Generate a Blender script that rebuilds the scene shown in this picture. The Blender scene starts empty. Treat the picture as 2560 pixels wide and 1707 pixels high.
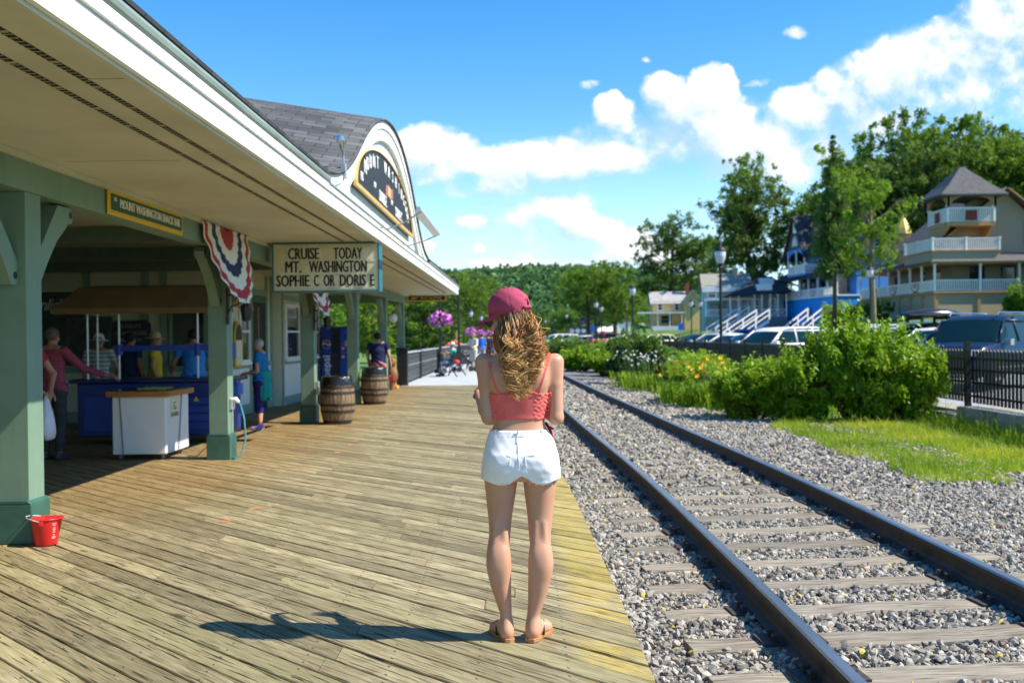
import bpy, bmesh, math, random
import numpy as np
from mathutils import Vector, Matrix
R = math.radians
rng = np.random.default_rng(7)
random.seed(7)
sc = bpy.context.scene
col = sc.collection

# ------------------------------------------------------------------ camera
cam_d = bpy.data.cameras.new("camera"); cam = bpy.data.objects.new("camera", cam_d); col.objects.link(cam)
cam_d.lens = 35; cam_d.sensor_width = 36; cam_d.clip_start = 0.05; cam_d.clip_end = 6000
YAW, PITCH, ROLL, EYE = 0.007232, -0.0046205, -0.012, 1.5
CM = Matrix.Rotation(YAW, 4, 'Z') @ Matrix.Rotation(math.pi/2 + PITCH, 4, 'X') @ Matrix.Rotation(ROLL, 4, 'Z')
cam.matrix_world = Matrix.Translation((0, 0, EYE)) @ CM
cam_d.dof.use_dof = True; cam_d.dof.focus_distance = 4.9; cam_d.dof.aperture_fstop = 3.2
sc.camera = cam
sc.view_settings.view_transform = 'Standard'; sc.view_settings.look = 'None'
sc.view_settings.exposure = 0.86; sc.view_settings.gamma = 1
sc.render.engine = 'CYCLES'
sc.cycles.use_denoising = True
sc.cycles.max_bounces = 7; sc.cycles.diffuse_bounces = 4; sc.cycles.glossy_bounces = 3
sc.cycles.transmission_bounces = 4; sc.cycles.transparent_max_bounces = 6
sc.cycles.caustics_reflective = False; sc.cycles.caustics_refractive = False

# ------------------------------------------------------------------ sun
SUN_DIR = Vector((0.924, -0.165, 1.0)).normalized()          # towards the sun
sun_d = bpy.data.lights.new("sun", 'SUN'); sun = bpy.data.objects.new("sun", sun_d); col.objects.link(sun)
sun_d.energy = 4.5; sun_d.angle = R(0.5); sun_d.color = (1.0, 0.91, 0.75)
sun.rotation_euler = SUN_DIR.to_track_quat('Z', 'Y').to_euler()
SUN_EL = math.asin(SUN_DIR.z); SUN_AZ = math.atan2(SUN_DIR.x, SUN_DIR.y)

# ------------------------------------------------------------------ node helpers
class NT:
    def __init__(s, nt): s.nt = nt
    def n(s, t, **kw):
        x = s.nt.nodes.new(t)
        for k, v in kw.items(): setattr(x, k, v)
        return x
    def link(s, a, b): s.nt.links.new(a, b)
    def put(s, sock, v):
        if hasattr(v, 'is_output'): s.nt.links.new(v, sock)
        elif v is not None: sock.default_value = v
    def m(s, op, a, b=None, c=None, clamp=False):
        x = s.n('ShaderNodeMath', operation=op); x.use_clamp = clamp
        for i, v in enumerate((a, b, c)):
            if v is not None: s.put(x.inputs[i], v)
        return x.outputs[0]
    def mix(s, f, a, b, mode='MIX'):
        x = s.n('ShaderNodeMix', data_type='RGBA', blend_type=mode)
        s.put(x.inputs[0], f); s.put(x.inputs[6], c4(a)); s.put(x.inputs[7], c4(b)); return x.outputs[2]
    def ss(s, v, lo, hi):
        x = s.n('ShaderNodeMapRange', interpolation_type='SMOOTHSTEP')
        s.put(x.inputs[0], v); s.put(x.inputs[1], lo); s.put(x.inputs[2], hi); return x.outputs[0]
    def noise(s, vec, scale, detail=4, rough=.55, dist=0, out=0):
        x = s.n('ShaderNodeTexNoise'); s.put(x.inputs['Vector'], vec); s.put(x.inputs['Scale'], scale)
        x.inputs['Detail'].default_value = detail; x.inputs['Roughness'].default_value = rough
        x.inputs['Distortion'].default_value = dist; return x.outputs[out]
    def vscale(s, vec, xyz):
        x = s.n('ShaderNodeVectorMath', operation='MULTIPLY'); s.put(x.inputs[0], vec); x.inputs[1].default_value = xyz; return x.outputs[0]
    def vadd(s, a, b):
        x = s.n('ShaderNodeVectorMath', operation='ADD'); s.put(x.inputs[0], a); s.put(x.inputs[1], b); return x.outputs[0]
    def xyz(s, v):
        x = s.n('ShaderNodeSeparateXYZ'); s.put(x.inputs[0], v); return x.outputs
    def comb(s, x=0, y=0, z=0):
        c = s.n('ShaderNodeCombineXYZ')
        for i, v in enumerate((x, y, z)): s.put(c.inputs[i], v)
        return c.outputs[0]
    def bump(s, h, strength=.3, dist=.01, normal=None):
        b = s.n('ShaderNodeBump'); s.put(b.inputs['Height'], h); b.inputs['Strength'].default_value = strength
        b.inputs['Distance'].default_value = dist
        if normal is not None: s.link(normal, b.inputs['Normal'])
        return b.outputs[0]
    def attr(s, name):
        a = s.n('ShaderNodeAttribute'); a.attribute_name = name; return a
    def pos(s): return s.n('ShaderNodeNewGeometry').outputs['Position']
    def obj(s): return s.n('ShaderNodeTexCoord').outputs['Object']
    def ramp(s, f, stops):
        r = s.n('ShaderNodeValToRGB'); e = r.color_ramp.elements
        while len(e) < len(stops): e.new(.5)
        for q, (p, c) in zip(e, stops): q.position = p; q.color = c4(c)
        s.put(r.inputs[0], f); return r.outputs[0]
def c4(c):
    if isinstance(c, (tuple, list)): return (c[0], c[1], c[2], 1.0)
    return c

MATS = {}
def newmat(name):
    m = bpy.data.materials.new(name); m.use_nodes = True; nt = m.node_tree; nt.nodes.clear()
    q = NT(nt); out = q.n('ShaderNodeOutputMaterial'); p = q.n('ShaderNodeBsdfPrincipled')
    q.link(p.outputs[0], out.inputs[0]); MATS[name] = m
    return m, q, p, out
def mat(name, c, rough=.6, var=.12, scale=6, bump=.08, bscale=40, metal=0, spec=.5, coat=0, alpha=None, emit=None, stretch=(1, 1, 1), bdist=.004):
    """painted / plain material: mottled colour, fine surface bump, uneven gloss"""
    if name in MATS: return MATS[name]
    m, q, p, out = newmat(name)
    v = q.vscale(q.obj(), stretch)
    n1 = q.noise(v, scale, 5, .6)
    f = q.ss(n1, .3, .7)
    a = tuple(max(0, x*(1-var)) for x in c); b = tuple(min(1, x*(1+var)) for x in c)
    q.link(q.mix(f, a, b), p.inputs['Base Color'])
    p.inputs['Metallic'].default_value = metal
    p.inputs['Specular IOR Level'].default_value = spec
    q.put(p.inputs['Roughness'], q.m('ADD', q.m('MULTIPLY', n1, .2), rough-.1, clamp=True))
    if coat: p.inputs['Coat Weight'].default_value = coat; p.inputs['Coat Roughness'].default_value = .06
    if bump: q.link(q.bump(q.noise(v, bscale, 4, .6), bump, bdist), p.inputs['Normal'])
    if emit: p.inputs['Emission Color'].default_value = c4(c); p.inputs['Emission Strength'].default_value = emit
    return m

# ------------------------------------------------------------------ mesh helpers
class MB:
    """collects shapes and links them as ONE mesh object"""
    def __init__(s): s.v = []; s.f = []; s.mi = []; s.cur = 0; s.sm = []; s.smooth = False
    def add(s, vs, fs):
        o = len(s.v); s.v.extend([tuple(x) for x in vs])
        for f in fs: s.f.append([i+o for i in f]); s.mi.append(s.cur); s.sm.append(s.smooth)
        return s
    def box(s, x0, x1, y0, y1, z0, z1):
        if x0 > x1: x0, x1 = x1, x0
        if y0 > y1: y0, y1 = y1, y0
        if z0 > z1: z0, z1 = z1, z0
        return s.add([(x0,y0,z0),(x1,y0,z0),(x1,y1,z0),(x0,y1,z0),(x0,y0,z1),(x1,y0,z1),(x1,y1,z1),(x0,y1,z1)],
              [(3,2,1,0),(4,5,6,7),(0,1,5,4),(1,2,6,5),(2,3,7,6),(3,0,4,7)])
    def bar(s, p0, p1, w, h, up=(0,0,1)):
        p0 = Vector(p0); p1 = Vector(p1); d = (p1-p0).normalized(); u = Vector(up)
        r = d.cross(u)
        if r.length < 1e-4: r = d.cross(Vector((1,0,0)))
        r.normalize(); u = r.cross(d)
        vs = []
        for p in (p0, p1):
            for a, b in ((-1,-1),(1,-1),(1,1),(-1,1)): vs.append(p + r*a*w/2 + u*b*h/2)
        return s.add(vs, [(0,1,2,3),(7,6,5,4),(4,5,1,0),(5,6,2,1),(6,7,3,2),(7,4,0,3)])
    def cyl(s, p0, p1, r0, r1=None, n=12, caps=True):
        r1 = r0 if r1 is None else r1
        return s.tube([p0, p1], [r0, r1], n, caps)
    def tube(s, path, rad, n=8, caps=True):
        path = [Vector(p) for p in path]
        if not hasattr(rad, '__len__'): rad = [rad]*len(path)
        vs = []; fs = []; ref = None
        for i, p in enumerate(path):
            d = (path[min(i+1, len(path)-1)] - path[max(i-1, 0)])
            d = d.normalized() if d.length > 1e-9 else Vector((0,0,1))
            if ref is None:
                ref = d.cross(Vector((0,0,1)) if abs(d.z) < .9 else Vector((1,0,0))).normalized()
            ref = (ref - d*ref.dot(d)).normalized(); b = d.cross(ref)
            for k in range(n):
                a = 2*math.pi*k/n; vs.append(p + (ref*math.cos(a) + b*math.sin(a))*rad[i])
        for i in range(len(path)-1):
            for k in range(n):
                k2 = (k+1) % n; fs.append((i*n+k, i*n+k2, (i+1)*n+k2, (i+1)*n+k))
        if caps: fs.append(tuple(range(n-1, -1, -1))); fs.append(tuple(range((len(path)-1)*n, len(path)*n)))
        return s.add(vs, fs)
    def lathe(s, prof, n=24, c=(0,0), sx=1, sy=1):
        vs = []; fs = []
        for r, z in prof:
            for k in range(n):
                a = 2*math.pi*k/n; vs.append((c[0]+r*math.cos(a)*sx, c[1]+r*math.sin(a)*sy, z))
        for i in range(len(prof)-1):
            for k in range(n):
                k2 = (k+1) % n; fs.append((i*n+k, i*n+k2, (i+1)*n+k2, (i+1)*n+k))
        return s.add(vs, fs)
    def prism(s, poly, ax, a0, a1):
        """poly: 2-D outline, extruded along axis ax (0 x,1 y,2 z) from a0 to a1"""
        n = len(poly)
        def P(u, w, a): return ((a,u,w),(u,a,w),(u,w,a))[ax]
        vs = [P(u, w, a0) for u, w in poly] + [P(u, w, a1) for u, w in poly]
        fs = [tuple(range(n)), tuple(range(2*n-1, n-1, -1))] + [(i, i+n, (i+1) % n + n, (i+1) % n) for i in range(n)]
        return s.add(vs, fs)
    def sphere(s, c, r, n=12, m=8, sc3=(1,1,1)):
        vs = [(c[0], c[1], c[2]-r*sc3[2])]; fs = []
        for i in range(1, m):
            t = math.pi*i/m
            for k in range(n):
                a = 2*math.pi*k/n
                vs.append((c[0]+r*sc3[0]*math.sin(t)*math.cos(a), c[1]+r*sc3[1]*math.sin(t)*math.sin(a), c[2]-r*sc3[2]*math.cos(t)))
        vs.append((c[0], c[1], c[2]+r*sc3[2])); L = len(vs)-1
        for k in range(n): fs.append((0, 1+(k+1) % n, 1+k))
        for i in range(m-2):
            for k in range(n):
                a = 1+i*n; fs.append((a+k, a+(k+1) % n, a+n+(k+1) % n, a+n+k))
        a = 1+(m-2)*n
        for k in range(n): fs.append((a+k, a+(k+1) % n, L))
        return s.add(vs, fs)
    def build(s, name, mats, parent=None, bevel=0, smooth=None, recalc=True, **props):
        me = bpy.data.meshes.new(name); me.from_pydata(s.v, [], s.f)
        if not isinstance(mats, (list, tuple)): mats = [mats]
        for m in mats: me.materials.append(m)
        if len(mats) > 1: me.polygons.foreach_set('material_index', s.mi)
        sm = s.sm if smooth is None else [smooth]*len(s.f)
        me.polygons.foreach_set('use_smooth', sm)
        if recalc:
            bm = bmesh.new(); bm.from_mesh(me); bmesh.ops.recalc_face_normals(bm, faces=bm.faces); bm.to_mesh(me); bm.free()
        o = link(name, me, parent)
        if bevel:
            b = o.modifiers.new('edge', 'BEVEL'); b.width = bevel; b.segments = 2; b.limit_method = 'ANGLE'; b.angle_limit = R(40)
        for k, v in props.items(): o[k] = v
        return o
def link(name, me, parent=None):
    o = bpy.data.objects.new(name, me); col.objects.link(o)
    if parent is not None: o.parent = parent
    return o
def thing(name, label, cat, loc=(0,0,0), rz=0, group=None):
    o = bpy.data.objects.new(name, None); col.objects.link(o)
    o.location = loc; o.rotation_euler = (0, 0, rz); o.empty_display_size = .2
    o['label'] = label; o['category'] = cat
    if group: o['group'] = group
    return o
def tag(o, label, cat, group=None):
    o['label'] = label; o['category'] = cat
    if group: o['group'] = group
    return o
def struct(o): o['kind'] = 'structure'; return o
def copy_tree(o, parent=None):
    c = o.copy(); col.objects.link(c)
    if parent is not None: c.parent = parent
    for ch in list(o.children): copy_tree(ch, c)
    return c
def np_mesh(name, V, F, mats, parent=None, smooth=False, mi=None, attrs=None, cols=None, uv=None):
    """fast mesh from numpy arrays: V (n,3), F (m,k) all faces with k corners; cols: per-point 'tint' floats"""
    me = bpy.data.meshes.new(name); k = F.shape[1]
    me.vertices.add(len(V)); me.vertices.foreach_set('co', np.ascontiguousarray(V, np.float32).ravel())
    me.loops.add(F.size); me.loops.foreach_set('vertex_index', np.ascontiguousarray(F, np.int32).ravel())
    me.polygons.add(len(F)); me.polygons.foreach_set('loop_start', np.arange(0, F.size, k, dtype=np.int32))
    me.polygons.foreach_set('loop_total', np.full(len(F), k, np.int32))
    me.polygons.foreach_set('use_smooth', np.full(len(F), smooth, bool))
    if not isinstance(mats, (list, tuple)): mats = [mats]
    for m in mats: me.materials.append(m)
    if mi is not None: me.polygons.foreach_set('material_index', np.ascontiguousarray(mi, np.int32))
    for an, av in (attrs or {}).items():
        a = me.attributes.new(an, 'FLOAT', 'POINT'); a.data.foreach_set('value', np.ascontiguousarray(av, np.float32))
    if uv is not None:
        l = me.uv_layers.new(name='UVMap'); l.data.foreach_set('uv', np.ascontiguousarray(uv[F.ravel()], np.float32).ravel())
    me.update(calc_edges=True); me.validate()
    return link(name, me, parent)

def at(px, py, Y):
    """point at depth Y behind a pixel of the 2560 px photograph"""
    d = CM.to_3x3() @ Vector((px-1280, -(py-853.5), -2488.9)); return Vector((0,0,EYE)) + d*(Y/d.y)

def text(s, size, name, m, parent, loc, rot, ext=.004, xs=1, bold=0, align='CENTER', spacing=1, shear=0):
    cu = bpy.data.curves.new(name, 'FONT'); cu.body = s; cu.size = size; cu.extrude = ext; cu.offset = 0
    cu.align_x = align; cu.align_y = 'CENTER'; cu.space_character = spacing; cu.shear = shear; cu.resolution_u = 2
    o = bpy.data.objects.new(name, cu); col.objects.link(o)
    dg = bpy.context.evaluated_depsgraph_get(); me = bpy.data.meshes.new_from_object(o.evaluated_get(dg))
    bpy.data.objects.remove(o); bpy.data.curves.remove(cu)
    if bold:                                     # heavier strokes: the outline again a little to both sides, half a millimetre apart
        t = MB()
        for k_, dx in enumerate((0, -bold, bold, bold*.5, -bold*.5)): t.add([(v.co.x+dx, v.co.y, v.co.z+k_*.0004) for v in me.vertices], [list(p_.vertices) for p_ in me.polygons])
        bpy.data.meshes.remove(me); me = bpy.data.meshes.new(name); me.from_pydata(t.v, [], t.f)
    me.materials.clear(); me.materials.append(m)
    o = link(name, me, parent); o.location = loc; o.rotation_euler = rot; o.scale = (xs, 1, 1)
    return o

# ------------------------------------------------------------------ world: sky with cumulus
w = bpy.data.worlds.new("World"); sc.world = w; w.use_nodes = True
w.node_tree.nodes.clear(); q = NT(w.node_tree)
CL = [  # cloud masses as directions: x, y in the photograph's 2352-wide copy, radii, weight
 (985,345,125,62,1),(930,375,70,55,.9),(1050,360,75,50,.9),(960,412,60,26,.7),
 (1175,385,85,62,1),(1290,372,120,58,1),(1400,368,120,50,.95),(1150,425,70,40,.8),(1500,352,70,36,.8),
 (1415,262,60,48,1),(1455,290,50,40,.8),(1395,245,35,30,.8),
 (1545,215,62,55,1),(1640,215,62,70,1.05),(1590,250,110,70,1.1),(1660,300,130,80,1.1),(1740,340,140,75,1.1),(1610,335,90,50,.9),(1690,390,80,40,.8),(1560,190,40,30,.8),(1640,175,40,30,.8),
 (1850,270,110,62,1),(1950,245,110,70,1),(2030,205,120,75,1),(2120,160,110,75,1),(2210,120,120,72,1),(2290,70,110,75,1),(2370,40,100,90,1),(2010,290,180,70,.75),(2200,220,180,100,.7),(2350,150,130,140,.75),(1800,400,110,60,.9),(1880,360,120,60,.8),
 (1265,480,62,55,1),(1310,505,75,45,1),(1220,500,50,42,.9),(1350,535,100,38,.95),(1430,560,90,34,.9),(1280,545,100,36,.7),(1480,570,60,30,.7),
 (1085,515,32,20,.8),(1120,475,30,20,.6),(1095,570,20,12,.6),(985,570,28,16,.7),
 (1480,600,90,40,.8),(1400,585,120,40,.7),(1250,590,110,26,.6),(1340,470,50,30,.6),(1190,612,60,13,.7),(1380,608,110,16,.85),(1440,628,90,16,.75),(1290,618,70,10,.6),
 (1540,325,95,60,.95),(1475,312,70,46,.8),(1260,608,210,24,.85),(1430,596,170,34,.95),(1110,612,90,16,.7),(1180,500,70,40,.6),(1010,385,110,40,.8),(1100,372,90,46,.9),(1450,335,200,70,.55),(1240,420,230,60,.45),(1880,330,240,90,.6),(1360,590,230,50,.5),(2200,170,240,110,.6),(1080,420,150,40,.4),(1356,190,38,14,.42),(1830,92,36,15,.42),(1735,196,36,14,.40),(1500,140,20,8,.3)]
g = bpy.data.node_groups.new('cloud_density', 'ShaderNodeTree')
g.interface.new_socket('uv', in_out='INPUT', socket_type='NodeSocketVector')
g.interface.new_socket('d', in_out='OUTPUT', socket_type='NodeSocketFloat'); g.interface.new_socket('n', in_out='OUTPUT', socket_type='NodeSocketFloat')
gq = NT(g); gi = gq.n('NodeGroupInput').outputs[0]; go = gq.n('NodeGroupOutput')
wn = gq.noise(gi, 9, 5, .6, 0, 1)
wv = gq.vscale(gq.vadd(wn, (-.5, -.5, -.5)), (.055, .04, 0))
uvw = gq.vadd(gi, wv)
acc = None
for (x, y, rx, ry, wt) in CL:
    u0 = (x*1.0884-1298)/2489; v0 = (842-y*1.0884)/2489; rx = rx*1.0884/2489*1.15; ry = ry*1.0884/2489*1.2
    d = gq.vscale(gq.vadd(uvw, (-u0, -v0, 0)), (1/rx, 1/ry, 0))
    dd = gq.n('ShaderNodeVectorMath', operation='DOT_PRODUCT'); gq.link(d, dd.inputs[0]); gq.link(d, dd.inputs[1])
    e = gq.m('MULTIPLY', gq.m('SUBTRACT', 1.0, dd.outputs['Value'], clamp=True), wt)
    acc = e if acc is None else gq.m('SMOOTH_MAX', acc, e, .12)
fb = gq.noise(gi, 26, 9, .62, .3)
fb2 = gq.noise(gi, 9, 4, .5)
den = gq.m('ADD', acc, gq.m('MULTIPLY', gq.m('SUBTRACT', fb, .5), 1.35))
den = gq.m('ADD', den, gq.m('MULTIPLY', gq.m('SUBTRACT', fb2, .5), .35))
den = gq.m('MULTIPLY', den, gq.ss(acc, 0.04, .30))
gq.link(den, go.inputs[0]); gq.link(gq.noise(gi, 17, 6, .62, .2), go.inputs[1])
dirv = q.n('ShaderNodeTexCoord').outputs['Generated']; X, Y, Z = q.xyz(dirv)
ys = q.m('MAXIMUM', Y, .08)
uv = q.comb(q.m('DIVIDE', X, ys), q.m('DIVIDE', Z, ys), 0)
def dens(vec):
    n = q.n('ShaderNodeGroup'); n.node_tree = g; q.link(vec, n.inputs[0]); return n.outputs
o0 = dens(uv); d0 = o0[0]; d1 = dens(q.vadd(uv, (.012, .020, 0)))[0]
front = q.ss(Y, .1, .2)

lit = q.m('ADD', q.m('MULTIPLY', q.ss(q.m('SUBTRACT', d0, d1), -.30, .26), .85), q.m('MULTIPLY', q.ss(d0, .35, .9), .15))
thick = q.ss(d1, .55, 1.25)
sky = q.n('ShaderNodeTexSky', sky_type='NISHITA'); sky.sun_disc = False
sky.sun_elevation = SUN_EL; sky.sun_rotation = SUN_AZ; sky.air_density = 1.0; sky.dust_density = .0; sky.ozone_density = 1.6
hs = q.n('ShaderNodeHueSaturation'); hs.inputs['Saturation'].default_value = 1.44; hs.inputs['Value'].default_value = 1.10; hs.inputs['Hue'].default_value = .502
q.link(sky.outputs[0], hs.inputs['Color'])
lit = q.m('ADD', q.m('ADD', .50, q.m('MULTIPLY', q.m('SUBTRACT', d0, d1), 1.0)), q.m('MULTIPLY', q.m('SUBTRACT', o0[1], .52), 2.3), clamp=True)
soft = q.m('SUBTRACT', 1.30, q.m('MULTIPLY', lit, .72))
cover = q.m('MULTIPLY', q.ss(d0, .04, soft), front)
ccol = q.mix(lit, (2.9, 3.9, 5.1), (6.0, 6.1, 6.2))
base = q.mix(q.ss(Z, .22, -.05), hs.outputs[0], (3.6, 5.6, 7.4))
skyc = q.mix(cover, base, ccol)
bg = q.n('ShaderNodeBackground'); bg.inputs[1].default_value = .115; q.link(skyc, bg.inputs[0])
wo = q.n('ShaderNodeOutputWorld'); q.link(bg.outputs[0], wo.inputs[0])
# ------------------------------------------------------------------ track geometry
TC = np.array([(-10,2.2),(0,2.19),(5.5,2.15),(8.85,2.095),(10.4,2.06),(15.7,1.81),(18.6,1.70),(25.8,1.38),(37.4,.935),(60,0),(100,-1.7),(160,-4.5)])
def _sm(y):
    y = np.asarray(y, float); out = np.zeros_like(y)
    for d in (-1.5,-.75,0,.75,1.5): out = out + np.interp(y+d, TC[:,0], TC[:,1])
    return out/5
def track(y): return _sm(y)
def dedge(y): return _sm(y) - 1.585
TIE_Z, RAIL_Z, BAL_Z = -.112, .045, -.137

# ------------------------------------------------------------------ ground
def ground_h(x, y):
    """terrain: flat railway bed, parking behind the fence a little higher, hillside climbing behind the street"""
    x = np.asarray(x, float); y = np.asarray(y, float)
    z = np.full(np.broadcast(x, y).shape, -.17)
    z = np.where(x > 8.4, .06, z)
    rise = np.clip((x - 19 - 0.0*y)/14, 0, 1); rise = rise*rise*(3-2*rise)
    z = z + rise*2.55*np.clip((y-25)/30, 0, 1)
    z = z + np.clip((x-38)/60, 0, 1)*9*np.clip((y-40)/50, 0, 1)
    left = np.clip((-x-4.6)/3, 0, 1)*np.clip((y-28)/3, 0, 1)
    z = z - left*1.6
    return z
gx = np.concatenate([[-3000,-1200,-500,-250,-120,-60,-30,-18,-12,-9], np.arange(-8,0,.5), np.arange(0,8.4,.4), [8.41,8.6], np.arange(9,46,1), [50,55,60,70,80,100,130,200,400,900,3000]])
gy = np.concatenate([[-300,-60,-20,-5], np.arange(0,34,1), np.arange(34,130,3), [130,150,200,280,400,700,1400,3500]])
GX, GY = np.meshgrid(gx, gy, indexing='ij'); GZ = ground_h(GX, GY)
V = np.stack([GX, GY, GZ], -1).reshape(-1, 3); ny = len(gy)
I = np.arange(len(gx)-1)[:,None]*ny + np.arange(ny-1)[None,:]; I = I.ravel()
F = np.stack([I, I+ny, I+ny+1, I+1], -1)
m, q, p, out = newmat('ground')
P = q.pos(); X, Y, Z = q.xyz(P)
n1 = q.noise(P, .35, 5, .6); n2 = q.noise(P, 7, 5, .6)
grassc = q.mix(n2, (.050,.13,.012), (.13,.26,.028)); grassc = q.mix(q.ss(n1,.4,.7), grassc, (.15,.22,.04))
vo = q.n('ShaderNodeTexVoronoi'); q.link(P, vo.inputs['Vector']); vo.inputs['Scale'].default_value = 22
grav = q.ramp(q.xyz(vo.outputs['Color'])[0], [(0,(.10,.10,.10)),(.5,(.30,.30,.295)),(.85,(.48,.47,.45)),(1,(.38,.29,.2))])
grav = q.mix(q.ss(vo.outputs['Distance'], .0, .9), grav, (.05,.05,.05))
asp = q.mix(n2, (.30,.305,.31), (.38,.385,.39))
isasp = q.m('MULTIPLY', q.ss(X, 8.38, 8.42), q.m('SUBTRACT', 1, q.ss(X, 20.5, 21.2)))
isg = q.m('MULTIPLY', q.ss(X, -.5, 0), q.m('SUBTRACT', 1, q.ss(q.m('ADD', X, q.m('MULTIPLY', n1, 2.0)), 6.2, 6.6)))
cc = q.mix(isg, grassc, grav); cc = q.mix(isasp, cc, asp)
q.link(cc, p.inputs['Base Color']); p.inputs['Roughness'].default_value = .9
q.link(q.bump(vo.outputs['Distance'], .5, .03), p.inputs['Normal'])
struct(np_mesh('ground', V, F, m, smooth=False))

# ------------------------------------------------------------------ boardwalk: every plank laid at 46 degrees
UD = np.array([-.72, .694]); UD /= np.linalg.norm(UD); VD = np.array([UD[1], -UD[0]])
BW, GAP = .152, .007
VV = []; FF = []; UVs = []; RN = []; ED = []; EV = []
def cross_u(v):   # u where the plank edge leaves the deck on the track side
    lo, hi = -40., 60.
    for _ in range(40):
        mid = (lo+hi)/2; px = mid*UD[0]+v*VD[0]; py = mid*UD[1]+v*VD[1]
        if px > float(dedge(py)): lo = mid
        else: hi = mid
    return hi
prng = random.Random(3)
for k in range(-110, 230):
    vs = (k*BW + GAP/2, (k+1)*BW - GAP/2)
    lims = []
    for v in vs:
        us = max(cross_u(v), (0.8 - v*VD[1])/UD[1]); ue = min((-9.4 - v*VD[0])/UD[0], (31.3 - v*VD[1])/UD[1]); lims.append((us, ue))
    if min(l[1]-l[0] for l in lims) < .05: continue
    # cuts at joist lines (constant x)
    cuts = []; x = float(dedge(5)) - prng.uniform(.5, 3)
    while x > -9.3:
        cuts.append(x); x -= prng.choice((2.05, 2.46, 2.87, 3.28, 3.69))*.72
    bounds = [None] + cuts + [None]
    for bi in range(len(bounds)-1):
        ends = []
        for j, v in enumerate(vs):
            a = lims[j][0] if bounds[bi] is None else (bounds[bi] - v*VD[0])/UD[0] + .003
            b = lims[j][1] if bounds[bi+1] is None else (bounds[bi+1] - v*VD[0])/UD[0] - .003
            ends.append((max(a, lims[j][0]), min(b, lims[j][1])))
        if min(e[1]-e[0] for e in ends) < .08: continue
        L = max(e[1]-e[0] for e in ends); ns = max(1, int(L/.35)); dz = prng.uniform(-.0035, .002); tl = prng.uniform(-.002, .002)
        rnd = prng.random(); uo = prng.uniform(0, 50); base = len(VV)
        ch = .005
        prof = [(0, -.05), (0, -ch), (ch, 0), (BW-GAP-ch, 0), (BW-GAP, -ch), (BW-GAP, -.05)]
        for i in range(ns+1):
            t = i/ns
            for (dv, z) in prof:
                fr = dv/(BW-GAP); v = vs[0]+dv
                e0 = ends[0][0]*(1-fr)+ends[1][0]*fr; e1 = ends[0][1]*(1-fr)+ends[1][1]*fr
                u = e0*(1-t)+e1*t; x_ = u*UD[0]+v*VD[0]; y_ = u*UD[1]+v*VD[1]
                VV.append((x_, y_, z+dz+tl*(fr-.5))); UVs.append((u+uo, dv+rnd*7)); RN.append(rnd); EV.append(fr); ED.append(float(dedge(y_))-x_)
        for i in range(ns):
            for c in range(5):
                a = base+i*6+c; FF.append((a, a+1, a+7, a+6))
        for i in (0, ns):   # end faces as two quads
            b = base+i*6; q1 = (b, b+1, b+4, b+5); q2 = (b+1, b+2, b+3, b+4)
            for qd in (q1, q2): FF.append(qd if i == 0 else qd[::-1])
m, q, p, out = newmat('weathered_plank')
uvn = q.n('ShaderNodeUVMap'); uvn.uv_map = 'UVMap'; UVv = uvn.outputs[0]
rn = q.attr('rnd').outputs['Fac']; ed = q.attr('edge').outputs['Fac']
st = q.vscale(UVv, (.55, 9, 1)); warp = q.noise(q.vscale(UVv, (1.3, 5, 1)), 1.5, 2, .5, 0, 1)
st2 = q.vadd(st, q.vscale(warp, (0, .9, 0)))
grain = q.noise(st2, 5.5, 8, .68, .35); fine = q.noise(q.vscale(UVv, (2.2, 70, 1)), 3, 4, .6)
crk = q.noise(q.vscale(UVv, (.9, 26, 1)), 2.6, 3, .5)
P = q.pos(); PX, PY, PZ = q.xyz(P)
big = q.noise(P, .8, 4, .6)
c = q.ramp(grain, [(.24,(.075,.060,.030)),(.40,(.215,.178,.094)),(.55,(.345,.298,.178)),(.70,(.475,.425,.28)),(.85,(.62,.565,.42))])
c = q.mix(q.m('MULTIPLY', q.ss(fine, .5, .72), .4), c, (.15,.115,.05))
bright = q.m('ADD', .60, q.m('MULTIPLY', rn, .64))
c = q.mix(1.0, c, q.comb(bright, bright, bright), 'MULTIPLY')
c = q.mix(q.m('MULTIPLY', q.ss(q.m('FRACT', q.m('MULTIPLY', rn, 13.7)), .6, 1), .35), c, (.30,.29,.14))
c = q.mix(q.m('MULTIPLY', q.ss(big, .52, .72), .35), c, (.25,.21,.10))
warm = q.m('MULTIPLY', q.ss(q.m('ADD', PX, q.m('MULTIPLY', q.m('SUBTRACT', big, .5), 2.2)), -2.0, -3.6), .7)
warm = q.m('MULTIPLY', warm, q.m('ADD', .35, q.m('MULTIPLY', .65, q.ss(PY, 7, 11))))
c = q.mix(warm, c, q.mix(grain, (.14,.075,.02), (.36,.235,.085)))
evn = q.m('ABSOLUTE', q.m('SUBTRACT', q.attr('vv').outputs['Fac'], .5))
en = q.noise(q.vscale(UVv, (1.6, 3, 1)), 2.0, 5, .65)
c = q.mix(q.m('MULTIPLY', q.ss(q.m('ADD', evn, q.m('MULTIPLY', q.m('SUBTRACT', en, .5), .34)), .42, .52), .48), c, (.065,.048,.02))
c = q.mix(q.m('MULTIPLY', q.ss(en, .56, .72), .34), c, (.16,.145,.07))
c = q.mix(q.m('MULTIPLY', q.ss(q.noise(P, 2.3, 5, .65), .58, .74), .30), c, (.50,.46,.34))
c = q.mix(q.m('MULTIPLY', q.ss(crk, .58, .65), .9), c, (.022,.017,.008))
nl = q.m('MULTIPLY', q.ss(q.m('ABSOLUTE', q.m('SUBTRACT', q.m('FRACT', q.m('DIVIDE', PX, .41)), .5)), .018, .012), q.ss(q.m('ABSOLUTE', q.m('SUBTRACT', evn, .27)), .055, .03))
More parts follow.
